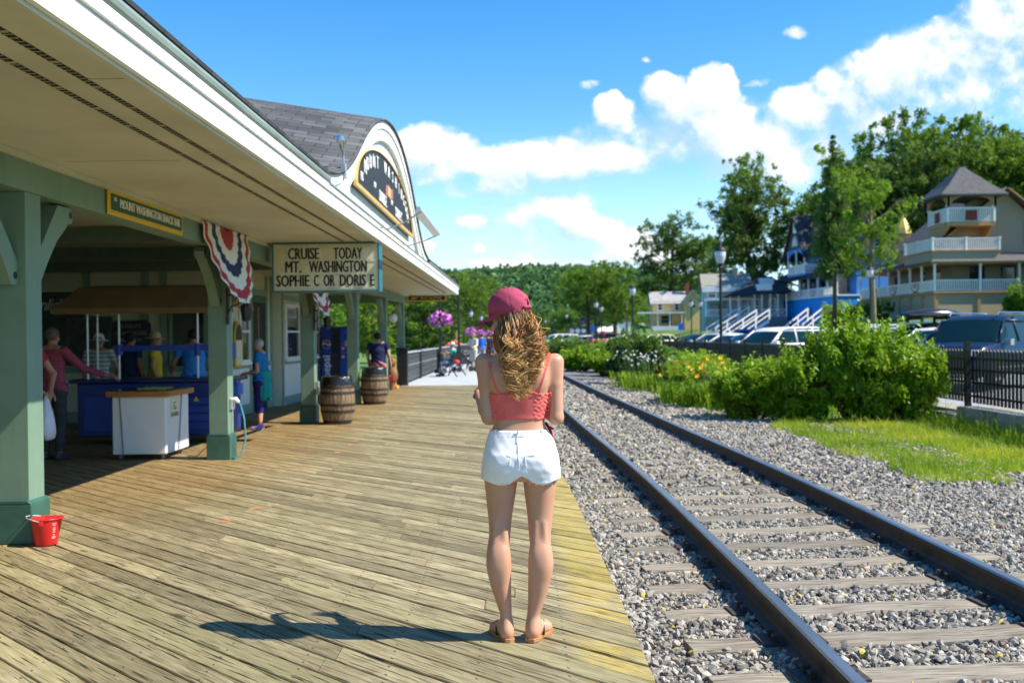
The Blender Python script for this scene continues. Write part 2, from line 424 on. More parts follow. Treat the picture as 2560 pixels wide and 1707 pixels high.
c = q.mix(q.m('MULTIPLY', nl, .8), c, (.03,.022,.015))
# knots and nail heads
vo = q.n('ShaderNodeTexVoronoi'); q.link(q.vscale(UVv, (1.1, 3.4, 1)), vo.inputs['Vector']); vo.inputs['Scale'].default_value = 1.0
c = q.mix(q.m('MULTIPLY', q.ss(vo.outputs['Distance'], .09, .03), .8), c, (.07,.045,.02))
nx = q.m('ABSOLUTE', q.m('SUBTRACT', q.m('FRACT', q.m('DIVIDE', PX, .41)), .5))
# yellow safety edge, worn
wear = q.noise(q.vscale(UVv, (2.5, 30, 1)), 2.2, 5, .65)
em = q.ss(q.m('ADD', ed, q.m('MULTIPLY', q.m('SUBTRACT', wear, .5), .05)), .38, .20)
miss = q.m('MULTIPLY', q.ss(PY, 5.9, 5.2), .7)
em = q.m('MULTIPLY', em, q.ss(q.m('SUBTRACT', q.m('ADD', wear, q.m('MULTIPLY', q.m('FRACT', q.m('MULTIPLY', rn, 5.3)), .25)), q.m('MULTIPLY', miss, .32)), .34, .56))
c = q.mix(q.m('MULTIPLY', em, q.m('ADD', .18, q.m('MULTIPLY', .5, q.ss(wear, .40, .66)))), c, (.60,.45,.05))
q.link(c, p.inputs['Base Color']); p.inputs['Roughness'].default_value = .78; p.inputs['Specular IOR Level'].default_value = .3
h = q.m('ADD', q.m('MULTIPLY', grain, .8), q.m('MULTIPLY', q.ss(crk, .68, .58), 1.0)); h = q.m('ADD', h, q.m('MULTIPLY', fine, .35))
q.link(q.bump(h, .65, .006), p.inputs['Normal'])
VV = np.array(VV); FF = np.array(FF)
bwk = struct(np_mesh('boardwalk', VV, FF, m, uv=np.array(UVs), attrs={'rnd': RN, 'edge': ED, 'vv': EV}))
mb = MB(); ys = np.linspace(.8, 31.3, 60)
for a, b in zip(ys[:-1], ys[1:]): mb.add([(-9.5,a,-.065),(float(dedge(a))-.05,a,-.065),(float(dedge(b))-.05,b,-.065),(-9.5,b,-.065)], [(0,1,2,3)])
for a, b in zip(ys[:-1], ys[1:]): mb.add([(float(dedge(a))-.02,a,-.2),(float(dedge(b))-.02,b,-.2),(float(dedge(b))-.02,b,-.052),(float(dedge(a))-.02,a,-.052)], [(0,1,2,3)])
struct(mb.build('boardwalk_dark_sheet', mat('under_deck_shade', (.02,.016,.01), .9)))  # near-black sheet below the planks, its colour stands in for shade in the gaps
# paint dabs on the planks
mb = MB(); dabs = [(905,1004,0),(948,1066,1),(936,1073,1),(875,1112,2),(843,1131,2),(820,1147,3),(768,1179,3),(565,1304,3),(1180,1012,1),(890,1102,2),(640,1270,3),(690,1260,4)]
dm = [mat('dab_%s' % 'abcde'[i], c, .7, .2) for i, c in enumerate([(.75,.5,.05),(.8,.45,.04),(.75,.28,.1),(.7,.2,.1),(.62,.35,.2)])]
for (x, y, k) in dabs:
    d = CM.to_3x3() @ Vector((x-1280, -(y-853.5), -2488.9)); P3 = Vector((0,0,EYE)) + d*(-EYE/d.z); mb.cur = k
    r0 = random.uniform(.03, .05)
    mb.add([(P3.x+math.cos(a)*r0*random.uniform(.5,1.2), P3.y+math.sin(a)*r0*random.uniform(.6,1.6), .0035) for a in np.linspace(0, 2*math.pi, 12)[:-1]], [tuple(range(11))])
struct(mb.build('boardwalk_paint_marks', dm))
# concrete promenade beyond the planks
mb = MB(); ys = np.linspace(31.32, 150, 60)
for a, b in zip(ys[:-1], ys[1:]):
    mb.add([(-3.75-(a-31)*.0,a,-.005),(float(dedge(a)),a,-.005),(float(dedge(b)),b,-.005),(-3.75,b,-.005),
            (-3.75,a,-.3),(float(dedge(a)),a,-.3),(float(dedge(b)),b,-.3),(-3.75,b,-.3)], [(0,1,2,3),(1,5,6,2),(0,3,7,4)])
mb.add([(-3.75,31.32,-.3),(.2,31.32,-.3),(.2,31.32,-.005),(-3.75,31.32,-.005)],[(0,1,2,3)])
struct(mb.build('promenade', mat('concrete_slab', (.44,.46,.48), .85, .1, 1.5, .15, 30)))

# ------------------------------------------------------------------ rails, ties, ballast
def rail(off, label):
    prof = [(-.068,0),(-.068,.012),(-.02,.028),(-.009,.05),(-.009,.115),(-.034,.13),(-.036,.155),(-.026,.165),(.026,.165),(.036,.155),(.034,.13),(.009,.115),(.009,.05),(.02,.028),(.068,.012),(.068,0)]
    ys = np.concatenate([np.arange(.5, 45, .4), np.arange(45, 150, 3)]); n = len(prof); vs = []; fs = []
    for y in ys:
        s = float(track(y+.3)-track(y-.3))/.6; nx, nyv = 1/math.hypot(1, s), -s/math.hypot(1, s); cx = float(track(y))+off*nx; cy = y+off*nyv
        for (a, b) in prof: vs.append((cx+a*nx, cy+a*nyv, RAIL_Z-.165+b))
    for i in range(len(ys)-1):
        for k in range(n):
            k2 = (k+1) % n; fs.append((i*n+k, i*n+k2, (i+1)*n+k2, (i+1)*n+k))
    mb = MB(); mb.add(vs, fs)
    mb.mi = [1 if (i % n) in (6,7,8) else 0 for i in range(len(fs))]
    return tag(mb.build('rail', [rustm, topm], recalc=True), label, 'rail', 'rails of the track')
rustm = mat('rail_rust', (.055,.042,.034), .7, .35, 12, .3, 60, 0)
topm = mat('rail_top', (.30,.30,.31), .33, .3, 3, .1, 90, .85, stretch=(1,.15,1))
rail(-.7525, 'dark steel rail beside the boardwalk edge with a bluish worn top')
rail(.7525, 'dark steel rail on the far side of the track beside the shrubs')
m, q, p, out = newmat('tie_wood')
O = q.obj(); rnd = q.n('ShaderNodeObjectInfo').outputs['Random']
v = q.vadd(q.vscale(O, (1.2, 14, 14)), q.comb(q.m('MULTIPLY', rnd, 40), 0, 0)); gr = q.noise(v, 2.5, 6, .62, .2); ck = q.noise(q.vadd(q.vscale(O, (2.2, 30, 30)), q.comb(q.m('MULTIPLY', rnd, 17),0,0)), 1.8, 3, .5)
c = q.ramp(gr, [(.25,(.10,.082,.058)),(.5,(.225,.195,.15)),(.75,(.38,.34,.275))])
br = q.m('ADD', .75, q.m('MULTIPLY', rnd, .5)); c = q.mix(1, c, q.comb(br, br, br), 'MULTIPLY')
c = q.mix(q.m('MULTIPLY', q.ss(ck, .6, .68), .8), c, (.03,.022,.014))
q.link(c, p.inputs['Base Color']); p.inputs['Roughness'].default_value = .85; q.link(q.bump(q.m('SUBTRACT', gr, q.ss(ck,.58,.68)), .6, .008), p.inputs['Normal'])
TM = m; tie_meshes = []
for k in range(5):
    r5 = random.Random(k+40); mb = MB(); n = 14
    for i in range(n):
        t = -1.3+2.6*i/(n-1); w0 = .112+r5.uniform(-.006,.006); w1 = .112+r5.uniform(-.006,.006); zt = r5.uniform(-.006,.004)
        if i in (0, n-1): w0 -= .01; w1 -= .01
        for (yy, zz) in ((-w0,-.18),(-w0,-.012),(-w0+.014,zt),(w1-.014,zt),(w1,-.012),(w1,-.18)): mb.v.append((t, yy, zz))
    for i in range(n-1):
        for c_ in range(5): a = i*6+c_; mb.f.append([a, a+1, a+7, a+6]); mb.mi.append(0); mb.sm.append(False)
    mb.f += [[0,1,2,3,4,5], [6*n-1-i for i in range(6)]]; mb.mi += [0,0]; mb.sm += [False]*2
    o = mb.build('tie', TM); tie_meshes.append(o.data); bpy.data.objects.remove(o)
plate = MB().box(-.17,.17,-.095,.095,-.002,.012)
for sx_, sy_ in ((-.095,-.05),(.095,.05),(-.095,.045),(.095,-.045)): plate.box(sx_-.012,sx_+.012,sy_-.012,sy_+.012,.012,.035).box(sx_-.02,sx_+.02,sy_-.018,sy_+.018,.035,.048)
po = plate.build('tie_plate', rustm); pme = po.data; bpy.data.objects.remove(po)
TIES = []; y = 3.0
while y < 33: TIES.append(y); y += .578
NEAR = ['in front of the camera', 'close to the bottom edge']
for i, y in enumerate(TIES):
    t = link('railroad_tie', tie_meshes[i % 5]); s = float(track(y+.4)-track(y-.4))/.8
    t.location = (float(track(y))+random.uniform(-.03,.03), y, TIE_Z+random.uniform(-.006,.005)-.0008*max(0,y-9)); t.rotation_euler = (0, 0, R(5.0)-s+random.uniform(-.012,.012))
    tag(t, 'weathered grey wooden railroad tie lying half sunk in the gravel under both rails', 'railroad tie', 'railroad ties under the track')
    if y < 13:
        for sd in (-.7525, .7525):
            pl = link('tie_plate', pme, t); pl.location = (sd, 0, .001)

# ballast stones
ico = bmesh.new(); bmesh.ops.create_icosphere(ico, subdivisions=1, radius=1); ICOV = np.array([v.co[:] for v in ico.verts]); ICOF = np.array([[v.index for v in f.verts] for f in ico.faces]); ico.free()
def stones(n, xs, ys, size, zf, keep, r):
    x = r.uniform(*xs, n*2); y = r.uniform(*ys, n*2); k = keep(x, y); x = x[k][:n]; y = y[k][:n]; n = len(x)
    s = size*np.clip(r.lognormal(0, .33, n), .5, 1.75)
    Vn = ICOV[None]*(1+r.uniform(-.38, .38, (n, 12, 1)))
    ax = r.normal(size=(n, 3)); ax /= np.linalg.norm(ax, axis=1)[:,None]; an = r.uniform(0, 6.28, n)
    Vn = Vn*np.stack([np.ones(n)*1.15, r.uniform(.6,1,n), r.uniform(.45,.8,n)], -1)[:,None,:]
    K = ax[:,None,:]; ca = np.cos(an)[:,None,None]; sa = np.sin(an)[:,None,None]
    Vn = Vn*ca + np.cross(np.broadcast_to(K, Vn.shape), Vn)*sa + K*(K*Vn).sum(-1, keepdims=True)*(1-ca)
    Vn = Vn*s[:,None,None] + np.stack([x, y, zf(x, y, r, s)], -1)[:,None,:]
    F = (ICOF[None]+np.arange(n)[:,None,None]*12).reshape(-1, 3); t = r.random(n)
    return Vn.reshape(-1,3), F, np.repeat(t, 12)
tie_y = np.array(TIES)
def keep_near(x, y):
    c = track(y); d = np.abs(x-c); yt = y-(x-c)*.087; dt = np.abs(((yt-3.0+.289) % .578)-.289)
    on_tie = (d < 1.32) & (dt < .105) & (y < 40)
    p = rng.random(len(x)); cover = np.clip((y-8)/13, 0, .8)
    cover = np.where((d > .6) & (d < 1.0), .10, cover); cover = np.where(d < .62, np.clip((y-9.5)/9, 0, .9), cover)
    rail_ = np.abs(d-.7525) < .05
    return (x > dedge(y)+.01) & (~on_tie | (p < cover)) & ~rail_
def zf(x, y, r, s):
    c = track(y); d = np.abs(x-c)
    return BAL_Z + .012*np.clip((y-8)/10,0,1) + r.uniform(-.012, .014, len(x)) + s*.15 - .02*np.clip((d-1.4)/2, 0, 1)
A = []
r1 = np.random.default_rng(1)
A.append(stones(48000, (.3,7.4), (3.6,10.5), .0172, zf, lambda x,y: keep_near(x,y) & (x < .54*y+1.2), r1))
A.append(stones(30000, (.0,8.0), (10.5,19), .023, zf, lambda x,y: keep_near(x,y) & (x < 5.6+.12*y), r1))
A.append(stones(12000, (-1,4.2), (19,36), .038, zf, keep_near, r1))
off = 0; Vs=[]; Fs=[]; Ts=[]
for (v_, f_, t_) in A: Vs.append(v_); Fs.append(f_+off); Ts.append(t_); off += len(v_)
m, q, p, out = newmat('ballast_stone')
tn = q.attr('tint').outputs['Fac']; nz = q.noise(q.pos(), 60, 4, .6)
c = q.ramp(tn, [(0,(.15,.135,.11)),(.3,(.265,.242,.205)),(.55,(.36,.335,.285)),(.8,(.47,.44,.375)),(.93,(.60,.555,.47)),(.955,(.40,.27,.17)),(.985,(.24,.13,.09)),(.992,(.62,.48,.05)),(1,(.64,.5,.05))])
c = q.mix(q.m('MULTIPLY', nz, .45), c, (.20,.195,.185))
q.link(c, p.inputs['Base Color']); p.inputs['Roughness'].default_value = .8
o = np_mesh('ballast_gravel', np.concatenate(Vs), np.concatenate(Fs), m, attrs={'tint': np.concatenate(Ts)}); o['kind'] = 'stuff'
# the bed under the stones
mb = MB(); ys = np.linspace(1, 60, 90)
bed = mat('ballast_bed', (.17,.168,.165), .95, .5, 25, .6, 40, bdist=.02)
for a, b in zip(ys[:-1], ys[1:]):
    za = BAL_Z-.012; mb.add([(float(dedge(a))-.3,a,za),(float(track(a))+2.0,a,za),(float(track(b))+2.0,b,za),(float(dedge(b))-.3,b,za)], [(0,1,2,3)])
struct(mb.build('track_bed', bed))

# ------------------------------------------------------------------ grass by the wall
def leaf_mat(name, c0, c1, c2, trans=.35, rough=.5):
    m, q, p, out = newmat(name)
    t = q.attr('tint').outputs['Fac']
    c = q.ramp(t, [(0, c0), (.5, c1), (1, c2)])
    q.link(c, p.inputs['Base Color']); p.inputs['Roughness'].default_value = rough; p.inputs['Specular IOR Level'].default_value = .35
    tr = q.n('ShaderNodeBsdfTranslucent'); q.link(q.mix(.5, c, (.30,.42,.02)), tr.inputs[0])
    mx = q.n('ShaderNodeMixShader'); mx.inputs[0].default_value = trans
    q.link(p.outputs[0], mx.inputs[1]); q.link(tr.outputs[0], mx.inputs[2]); q.link(mx.outputs[0], out.inputs[0])
    return m
def blades(n, xs, ys, keep, zf, h, w, r, lean=.5):
    x = r.uniform(*xs, n*3); y = r.uniform(*ys, n*3); k = keep(x, y); x = x[k][:n]; y = y[k][:n]; n = len(x)
    hh = h*r.lognormal(0, .4, n)*(.5+1.1*sn(x, y, 4.2, 7)); a = r.uniform(0, 6.28, n); b = r.uniform(0, 6.28, n); z = zf(x, y); le = hh*lean*r.random(n)
    dx, dy = np.cos(a)*w/2, np.sin(a)*w/2; lx, ly = np.cos(b)*le, np.sin(b)*le
    V = np.stack([np.stack([x-dx,y-dy,z],-1), np.stack([x+dx,y+dy,z],-1), np.stack([x+lx*.4+dx*.7,y+ly*.4+dy*.7,z+hh*.6],-1), np.stack([x+lx*.4-dx*.7,y+ly*.4-dy*.7,z+hh*.6],-1), np.stack([x+lx,y+ly,z+hh],-1)], 1)
    o = np.arange(n)[:,None]*5
    F = np.concatenate([o+np.array([[0,1,2]]), o+np.array([[0,2,3]]), o+np.array([[3,2,4]])])
    tt = np.clip(.55*r.random(n)+1.3*(sn(x, y, 2.7, 4)-.35), 0, 1)
    return V.reshape(-1,3), F, np.repeat(tt, 5)
def sn(x, y, s, seed=0):   # cheap smooth pseudo noise 0..1
    return .5+.25*(np.sin(x*s+seed)+np.sin(y*s*1.13+1.7+seed))*.6+.2*np.sin((x+y)*s*2.3+seed*2)*np.cos((x-y)*s*1.9+seed)
GP = [(4.35,17.4),(4.55,15.6),(4.4,14.2),(4.25,13.3),(4.75,12.7),(4.4,11.8),(4.5,11.0),(5.0,10.9),(5.6,11.4),(6.0,11.2),(6.6,11.8),(7.3,11.9),(7.6,15.0),(7.75,18.3),(4.9,18.3)]
def inpoly(x, y, P):
    r = np.zeros(len(x), bool); n = len(P)
    for i in range(n):
        (x1, y1), (x2, y2) = P[i], P[(i+1) % n]
        c = ((y1 > y) != (y2 > y)) & (x < (x2-x1)*(y-y1)/(y2-y1+1e-12)+x1); r ^= c
    return r
def gk(x, y):
    j = (sn(x, y, 3.1)-.5)*.5; return inpoly(x+j, y+j, GP) & (sn(x, y, 1.7, 2) + .25*rng.random(len(x)) > .33)
def gk2(x, y): return ((x-5.9)**2+((y-10.6)*.7)**2 < .2) | ((x-6.6)**2+((y-11.3)*.6)**2 < .35) | ((x-5.15)**2+((y-10.9)*.8)**2 < .05)
r2 = np.random.default_rng(5)
g1 = blades(52000, (4,8), (10.8,18.5), gk, lambda x,y: -.16+0*x, .07, .009, r2, .8); g2 = blades(5000, (4.8,7.4), (9.5,12.5), gk2, lambda x,y: -.15+0*x, .06, .008, r2, .8)
g3 = blades(3500, (6.8,7.9), (13,18), lambda x,y: x > 7.0, lambda x,y: -.16+0*x, .15, .011, r2, .7)
off = 0; Vs=[]; Fs=[]; Ts=[]
for (v_, f_, t_) in (g1,g2,g3): Vs.append(v_); Fs.append(f_+off); Ts.append(t_); off += len(v_)
o = np_mesh('grass', np.concatenate(Vs), np.concatenate(Fs), leaf_mat('grass_blade', (.13,.26,.012), (.36,.52,.025), (.70,.66,.06), .5), attrs={'tint': np.concatenate(Ts)}); o['kind'] = 'stuff'
# ------------------------------------------------------------------ station materials
m, q, p, out = newmat('sage_paint'); O = q.obj(); n1 = q.noise(q.vscale(O, (1,1,.12)), 16, 5, .65); n2 = q.noise(O, 1.6, 5, .6); n3 = q.noise(O, 26, 5, .7)
c = q.mix(q.ss(n2, .3, .7), (.155,.245,.18), (.19,.295,.22)); c = q.mix(q.m('MULTIPLY', q.ss(n1, .55, .75), .35), c, (.11,.165,.12)); c = q.mix(q.ss(n3, .70, .74), c, (.30,.34,.29))
q.link(c, p.inputs['Base Color']); q.put(p.inputs['Roughness'], q.m('ADD', .42, q.m('MULTIPLY', n1, .25))); q.link(q.bump(q.m('ADD', n1, q.m('MULTIPLY', n3, .5)), .18, .004), p.inputs['Normal']); sage = m
dgreen = mat('dark_green_paint', (.038,.115,.085), .5, .2, 4, .08, 50)
cream = mat('cream_soffit_paint', (.56,.55,.44), .6, .10, .9, .08, 30)
white = mat('white_trim_paint', (.84,.85,.83), .5, .05, 2, .05, 50)
gutterm = mat('gutter_metal', (.34,.42,.38), .4, .1, 2, .03, 60, .3)
black = mat('black_paint', (.012,.012,.013), .45, .3, 5, .05, 60)
dark = mat('dark_interior', (.02,.022,.02), .8)
glass = mat('window_glass', (.02,.03,.03), .06, .1, 1, 0, 1, 0, .8)
yellow = mat('yellow_sign_paint', (.72,.46,.02), .45, .06, 5, .04)
signgreen = mat('green_sign_paint', (.012,.085,.055), .5, .1, 5, .03)
lettercream = mat('cream_letter_paint', (.80,.76,.62), .5, .05)
def boards_mat(name, c, pitch, axis, depth=.02, dirt=.1):
    """painted boards: clapboard (axis 2) or upright beadboard (axis 0/1) as relief"""
    m, q, p, out = newmat(name); O = q.obj(); v = q.xyz(O)
    co = v[axis] if axis == 2 else q.m('ADD', v[0], v[1])
    fr = q.m('FRACT', q.m('DIVIDE', co, pitch)); n = q.noise(O, 2.5, 5, .6)
    h = q.m('SUBTRACT', 1, fr) if axis == 2 else q.ss(q.m('ABSOLUTE', q.m('SUBTRACT', fr, .5)), .48, .40)
    cc = q.mix(q.m('MULTIPLY', q.ss(n, .35, .7), dirt*2), c, tuple(x*.7 for x in c))
    q.link(cc, p.inputs['Base Color']); p.inputs['Roughness'].default_value = .6
    q.link(q.bump(h, .9, depth), p.inputs['Normal']); return m
clap = boards_mat('cream_clapboard', (.62,.63,.50), .11, 2)
bead = boards_mat('white_beadboard', (.72,.76,.72), .07, 0, .008)
def shingle_mat(name, c0, c1, sx=.28, sy=.14, axes=(0,1)):
    m, q, p, out = newmat(name); uvn = q.n('ShaderNodeUVMap'); uvn.uv_map = 'UVMap'
    b = q.n('ShaderNodeTexBrick'); q.link(uvn.outputs[0], b.inputs['Vector']); b.inputs['Scale'].default_value = 1
    b.inputs['Brick Width'].default_value = sx; b.inputs['Row Height'].default_value = sy; b.inputs['Mortar Size'].default_value = .008; b.offset = .5
    b.inputs['Color1'].default_value = c4(c0); b.inputs['Color2'].default_value = c4(c1); b.inputs['Mortar'].default_value = c4(tuple(x*.35 for x in c0)); b.inputs['Bias'].default_value = 0
    n = q.noise(q.pos(), 9, 6, .65); q.link(q.mix(q.m('MULTIPLY', n, .5), b.outputs[0], tuple(x*.6 for x in c0)), p.inputs['Base Color']); p.inputs['Roughness'].default_value = .9
    q.link(q.bump(q.m('SUBTRACT', q.m('FRACT', q.m('DIVIDE', q.xyz(uvn.outputs[0])[1], sy)), b.outputs['Fac']), .5, .02), p.inputs['Normal']); return m
shingle = shingle_mat('grey_shingle', (.06,.063,.07), (.135,.14,.15))
def sheet(name, grid, uvs, m, parent, smooth=False):
    """grid: (a,b,3) points"""
    g = np.array(grid); a, b = g.shape[:2]; I = (np.arange(a-1)[:,None]*b+np.arange(b-1)[None,:]).ravel()
    return np_mesh(name, g.reshape(-1,3), np.stack([I,I+b,I+b+1,I+1],-1), m, parent, smooth, uv=np.array(uvs).reshape(-1,2))

# ------------------------------------------------------------------ station: roof, beam, walls
ST = thing('railway_station', 'long cream and sage green station building with a deep roof over the boardwalk', 'station')
Y0, Y1 = -2.0, 32.4
mb = MB().box(-3.87,-2.0,Y0,Y1,2.9,2.94)
soff = mb.build('soffit', cream, ST)
trim = MB().box(-3.66,-3.615,Y0,Y1-.05,2.855,2.898).box(-2.045,-2.001,Y0,Y1-.05,2.872,2.899)
for y in (5.29, 7.7, 13.4, 19.0, 25.0): trim.box(-2.28,-2.05,y,y+.012,2.895,2.8995) if y != 7.7 else trim.box(-3.5,-2.62,y,y+.012,2.895,2.8995)
trim.build('soffit_trim', cream, soff)
for x in (-2.30, -2.515):
    v = MB(); y = Y0
    v.box(x-.021,x+.021,Y0,Y1-.9,2.8955,2.8985)
    vo = v.build('soffit_vent', mat('vent_dark', (.012,.012,.008), .9), soff)
    s = MB(); k = 0
    while y < Y1-.9:
        s.box(x-.023,x+.023,y,y+(.006 if k % 9 else .03),2.8925,2.8995); y += .055; k += 1
    s.build('vent_slat', mat('vent_bar', (.42,.38,.24), .6), vo, kind='stuff')
mb = MB().box(-2.0,-1.965,Y0,Y1,2.895,3.028).box(-2.0,-1.972,Y0,Y1,3.028,3.040).box(-2.0,-1.945,Y0,Y1,3.040,3.108)
mb.box(-3.9,-2.0,Y1-.03,Y1,2.895,3.108)
fas = mb.build('fascia', white, ST, bevel=.003)
gut = MB(); prof = [(-1.945,3.108),(-1.93,3.125),(-1.922,3.15),(-1.922,3.166),(-1.935,3.166),(-1.955,3.12)]
for (a, b) in ((Y0, 10.3), (21.75, Y1)): MB().prism([(x, z) for x, z in prof], 1, a, b).build('gutter', gutterm, ST)
mb = MB().box(-3.87,-3.66,Y0,Y1-.4,2.63,2.9)
mb.box(-9.4,-3.87,Y1-.62,Y1-.4,2.63,2.9)
mb.build('beam', sage, ST, bevel=.006)
# main roof
def rz_(x): return 3.155+(-1.9-x)*.46
xs = np.linspace(-1.93, -8.5, 8); ys = np.linspace(Y0, Y1+.1, 30)
ys = np.sort(np.concatenate([ys, [10.25,10.26,21.69,21.70]])); xin = lambda x, y: min(x, -2.25) if 10.255 < y < 21.695 else x
g = [[(xin(x,y), y, rz_(xin(x,y))+.02) for y in ys] for x in xs]; uvg = [[(y, (-1.87-x)*1.1) for y in ys] for x in xs]
roof = sheet('roof', g, uvg, shingle, ST)
sd = roof.modifiers.new('thick', 'SOLIDIFY'); sd.thickness = .022; sd.offset = -1
mb = MB(); 
g = [[(x, y, rz_(-8.5)-(-8.5-x)*.46+.02) for y in ys] for x in np.linspace(-8.5,-13,4)]
r2_ = sheet('roof_back', g, [[(y, -x) for y in ys] for x in np.linspace(-8.5,-13,4)], shingle, roof)
# gable end towards the far side
MB().add([(-2.0,Y1-.04,2.93),(-13,Y1-.04,2.93),(-13,Y1-.04,4.1),(-8.5,Y1-.04,rz_(-8.5)),(-2.0,Y1-.04,3.17)],[(0,1,2,3,4)]).build('gable_wall', clap, ST)
# ceiling of the recess and walls
MB().box(-9.6,-3.875,Y0,Y1-.1,2.93,2.99).build('ceiling', mat('recess_ceiling', (.34,.36,.30), .7), ST)
for y in (3.0, 6.6, 9.4, 12.3, 15.2, 17.6): MB().box(-9.5,-3.9,y,y+.14,2.74,2.93).build('ceiling_beam', mat('ceiling_beam_paint', (.10,.15,.12), .6), ST)
mb = MB().box(-9.75,-9.6,Y0,18.5,0,2.93).box(-9.6,-5.58,18.5,18.62,0,2.93).box(-5.70,-5.58,18.5,22.4,0,2.93).box(-5.70,-5.36,22.4,26.9,0,2.93).box(-9.6,-5.7,26.78,26.9,0,2.93)
wall = mb.build('wall', clap, ST)
WX = -5.58
def walltrim(mb, X, y0, y1, z0, z1, t=.03): mb.box(X, X+t, y0, y1, z0, z1)
tr = MB()
for (X, a, b) in ((WX,18.63,20.62),(WX,21.86,22.38),(-5.36,22.4,26.9)):
    walltrim(tr, X, a, b, 0, .2, .035); walltrim(tr, X, a, b, .93, 1.03, .035)
for (X, y) in ((WX,18.64),(WX,20.50),(WX,21.86),(WX,22.26),(-5.36,22.42),(-5.36,24.3),(-5.36,26.78)): walltrim(tr, X, y, y+.12, 0.0, 2.9, .032)
walltrim(tr, WX, 20.62, 21.86, 2.45, 2.57, .033); walltrim(tr,-5.36,22.54,26.78,2.40,2.50,.033)
tr.box(-9.6,-5.60,18.46,18.5,0,.2).box(-9.6,-5.60,18.46,18.5,.93,1.03)
for x in (-9.2,-8.1,-7.0,-6.66,-5.72): tr.box(x,x+.12,18.455,18.5,.2,2.9)
tr.build('wall_trim', mat('trim_green', (.20,.30,.24), .55), wall)
for (X_, a, b) in ((WX,18.76,20.5),(WX,21.98,22.26),(-5.36,22.54,24.3),(-5.36,24.42,26.78)): MB().box(X_,X_+.012,a,b,.2,.93).build('wainscot', bead, wall)
d = MB().box(WX-.02,WX+.03,20.62,20.74,0,2.45).box(WX-.02,WX+.03,21.74,21.86,0,2.45).box(WX,WX+.03,20.74,21.74,2.3,2.45).build('door', dgreen, ST)
MB().box(WX-.01,WX+.004,20.74,21.74,.0,2.3).build('doorway_dark', dark, d)  # near-black panel stands in for the unlit room behind the doorway
MB().box(WX,WX+.02,21.2,21.25,.1,2.2).build('door_edge', mat('door_wood', (.30,.22,.12), .5), d)
def window(X, y0, y1, z0, z1, nx=2):
    f = MB(); t = .05
    for (a,b,c_,d_) in ((y0,y1,z0,z0+t),(y0,y1,z1-t,z1),(y0,y0+t,z0+t,z1-t),(y1-t,y1,z0+t,z1-t),(y0+t,y1-t,(z0+z1)/2-.02,(z0+z1)/2+.02)): f.box(X+.005,X+.05,a,b,c_,d_)
    f.box(X,X+.09,y0-.05,y1+.05,z0-.05,z0)
    fo = f.build('window', white, ST); MB().box(X+.004,X+.015,y0+t,y1-t,z0+t,z1-t).build('pane', glass, fo); return fo
window(-5.36, 22.75, 24.1, 1.05, 2.32); window(-5.36, 24.75, 26.5, 1.05, 2.32)
window(WX, 19.75, 20.45, 1.05, 2.3)
# windows of the recess' end wall (face -y)
def ewin(x0, x1, z0, z1, fm, pm, nm='window'):
    f = MB(); t = .06; Y = 18.5
    for (a,b,c_,d_) in ((x0,x1,z0,z0+t),(x0,x1,z1-t,z1),(x0,x0+t,z0+t,z1-t),(x1-t,x1,z0+t,z1-t)): f.box(a,b,Y-.06,Y-.01,c_,d_)
    fo = f.build(nm, fm, ST); MB().box(x0+t,x1-t,Y-.03,Y-.012,z0+t,z1-t).build('pane', pm, fo)
ewin(-6.5,-5.8,.95,2.1,mat('trim_green',(0,0,0)),glass); ewin(-8.95,-8.15,1.0,2.1,mat('trim_green',(0,0,0)),glass)
# columns with knee braces
bolt = mat('bolt_dark', (.02,.02,.02), .6)
def brace_poly(s):
    pts = [(0,1.93),(0,2.10),(.42,2.615),(.66,2.615),(.70,2.56),(.67,2.49),(.60,2.48),(.55,2.43),(.40,2.32),(.24,2.14),(.13,1.99),(.10,1.93)]
    return pts
COLY = (2.28, 7.41, 12.5, 17.8, 22.6, 27.55, 31.75)
names = ['partly out of frame', 'nearest to the camera with a red bucket at its foot', 'with flag bunting and a blue hose on it, second from the camera', 'between the woman in blue and the first barrel', 'beside the second barrel', 'behind the man in navy', 'at the far end of the roof beside the black railing']
COLS = []
for i, y in enumerate(COLY):
    r = thing('column', 'square sage green timber column %s' % names[i], 'column', (-3.795, y+.12, 0), 0, 'columns along the boardwalk edge of the station')
    MB().box(-.12,.12,-.12,.12,.3,2.63).build('shaft', sage, r, bevel=.006)
    pl = MB().box(-.15,.15,-.15,.15,0,.295); pl.prism([(-.15,.295),(.15,.295),(.12,.325),(-.12,.325)], 1, -.15, .15)
    pl.build('plinth', dgreen, r, bevel=.008)
    for s in (1, -1):
        if y > 31 and s > 0: continue
        b = MB(); P = [(s*(.12+u), z) for u, z in brace_poly(s)]
        b.prism(P, 0, -.06, .06); bo = b.build('knee_brace', sage, r, bevel=.005)
        MB().cyl((.055,s*.765,2.555),(.064,s*.765,2.555),.028,n=10).cyl((.055,s*.165,2.0),(.064,s*.165,2.0),.028,n=10).build('bolt', bolt, bo)
    COLS.append(r)
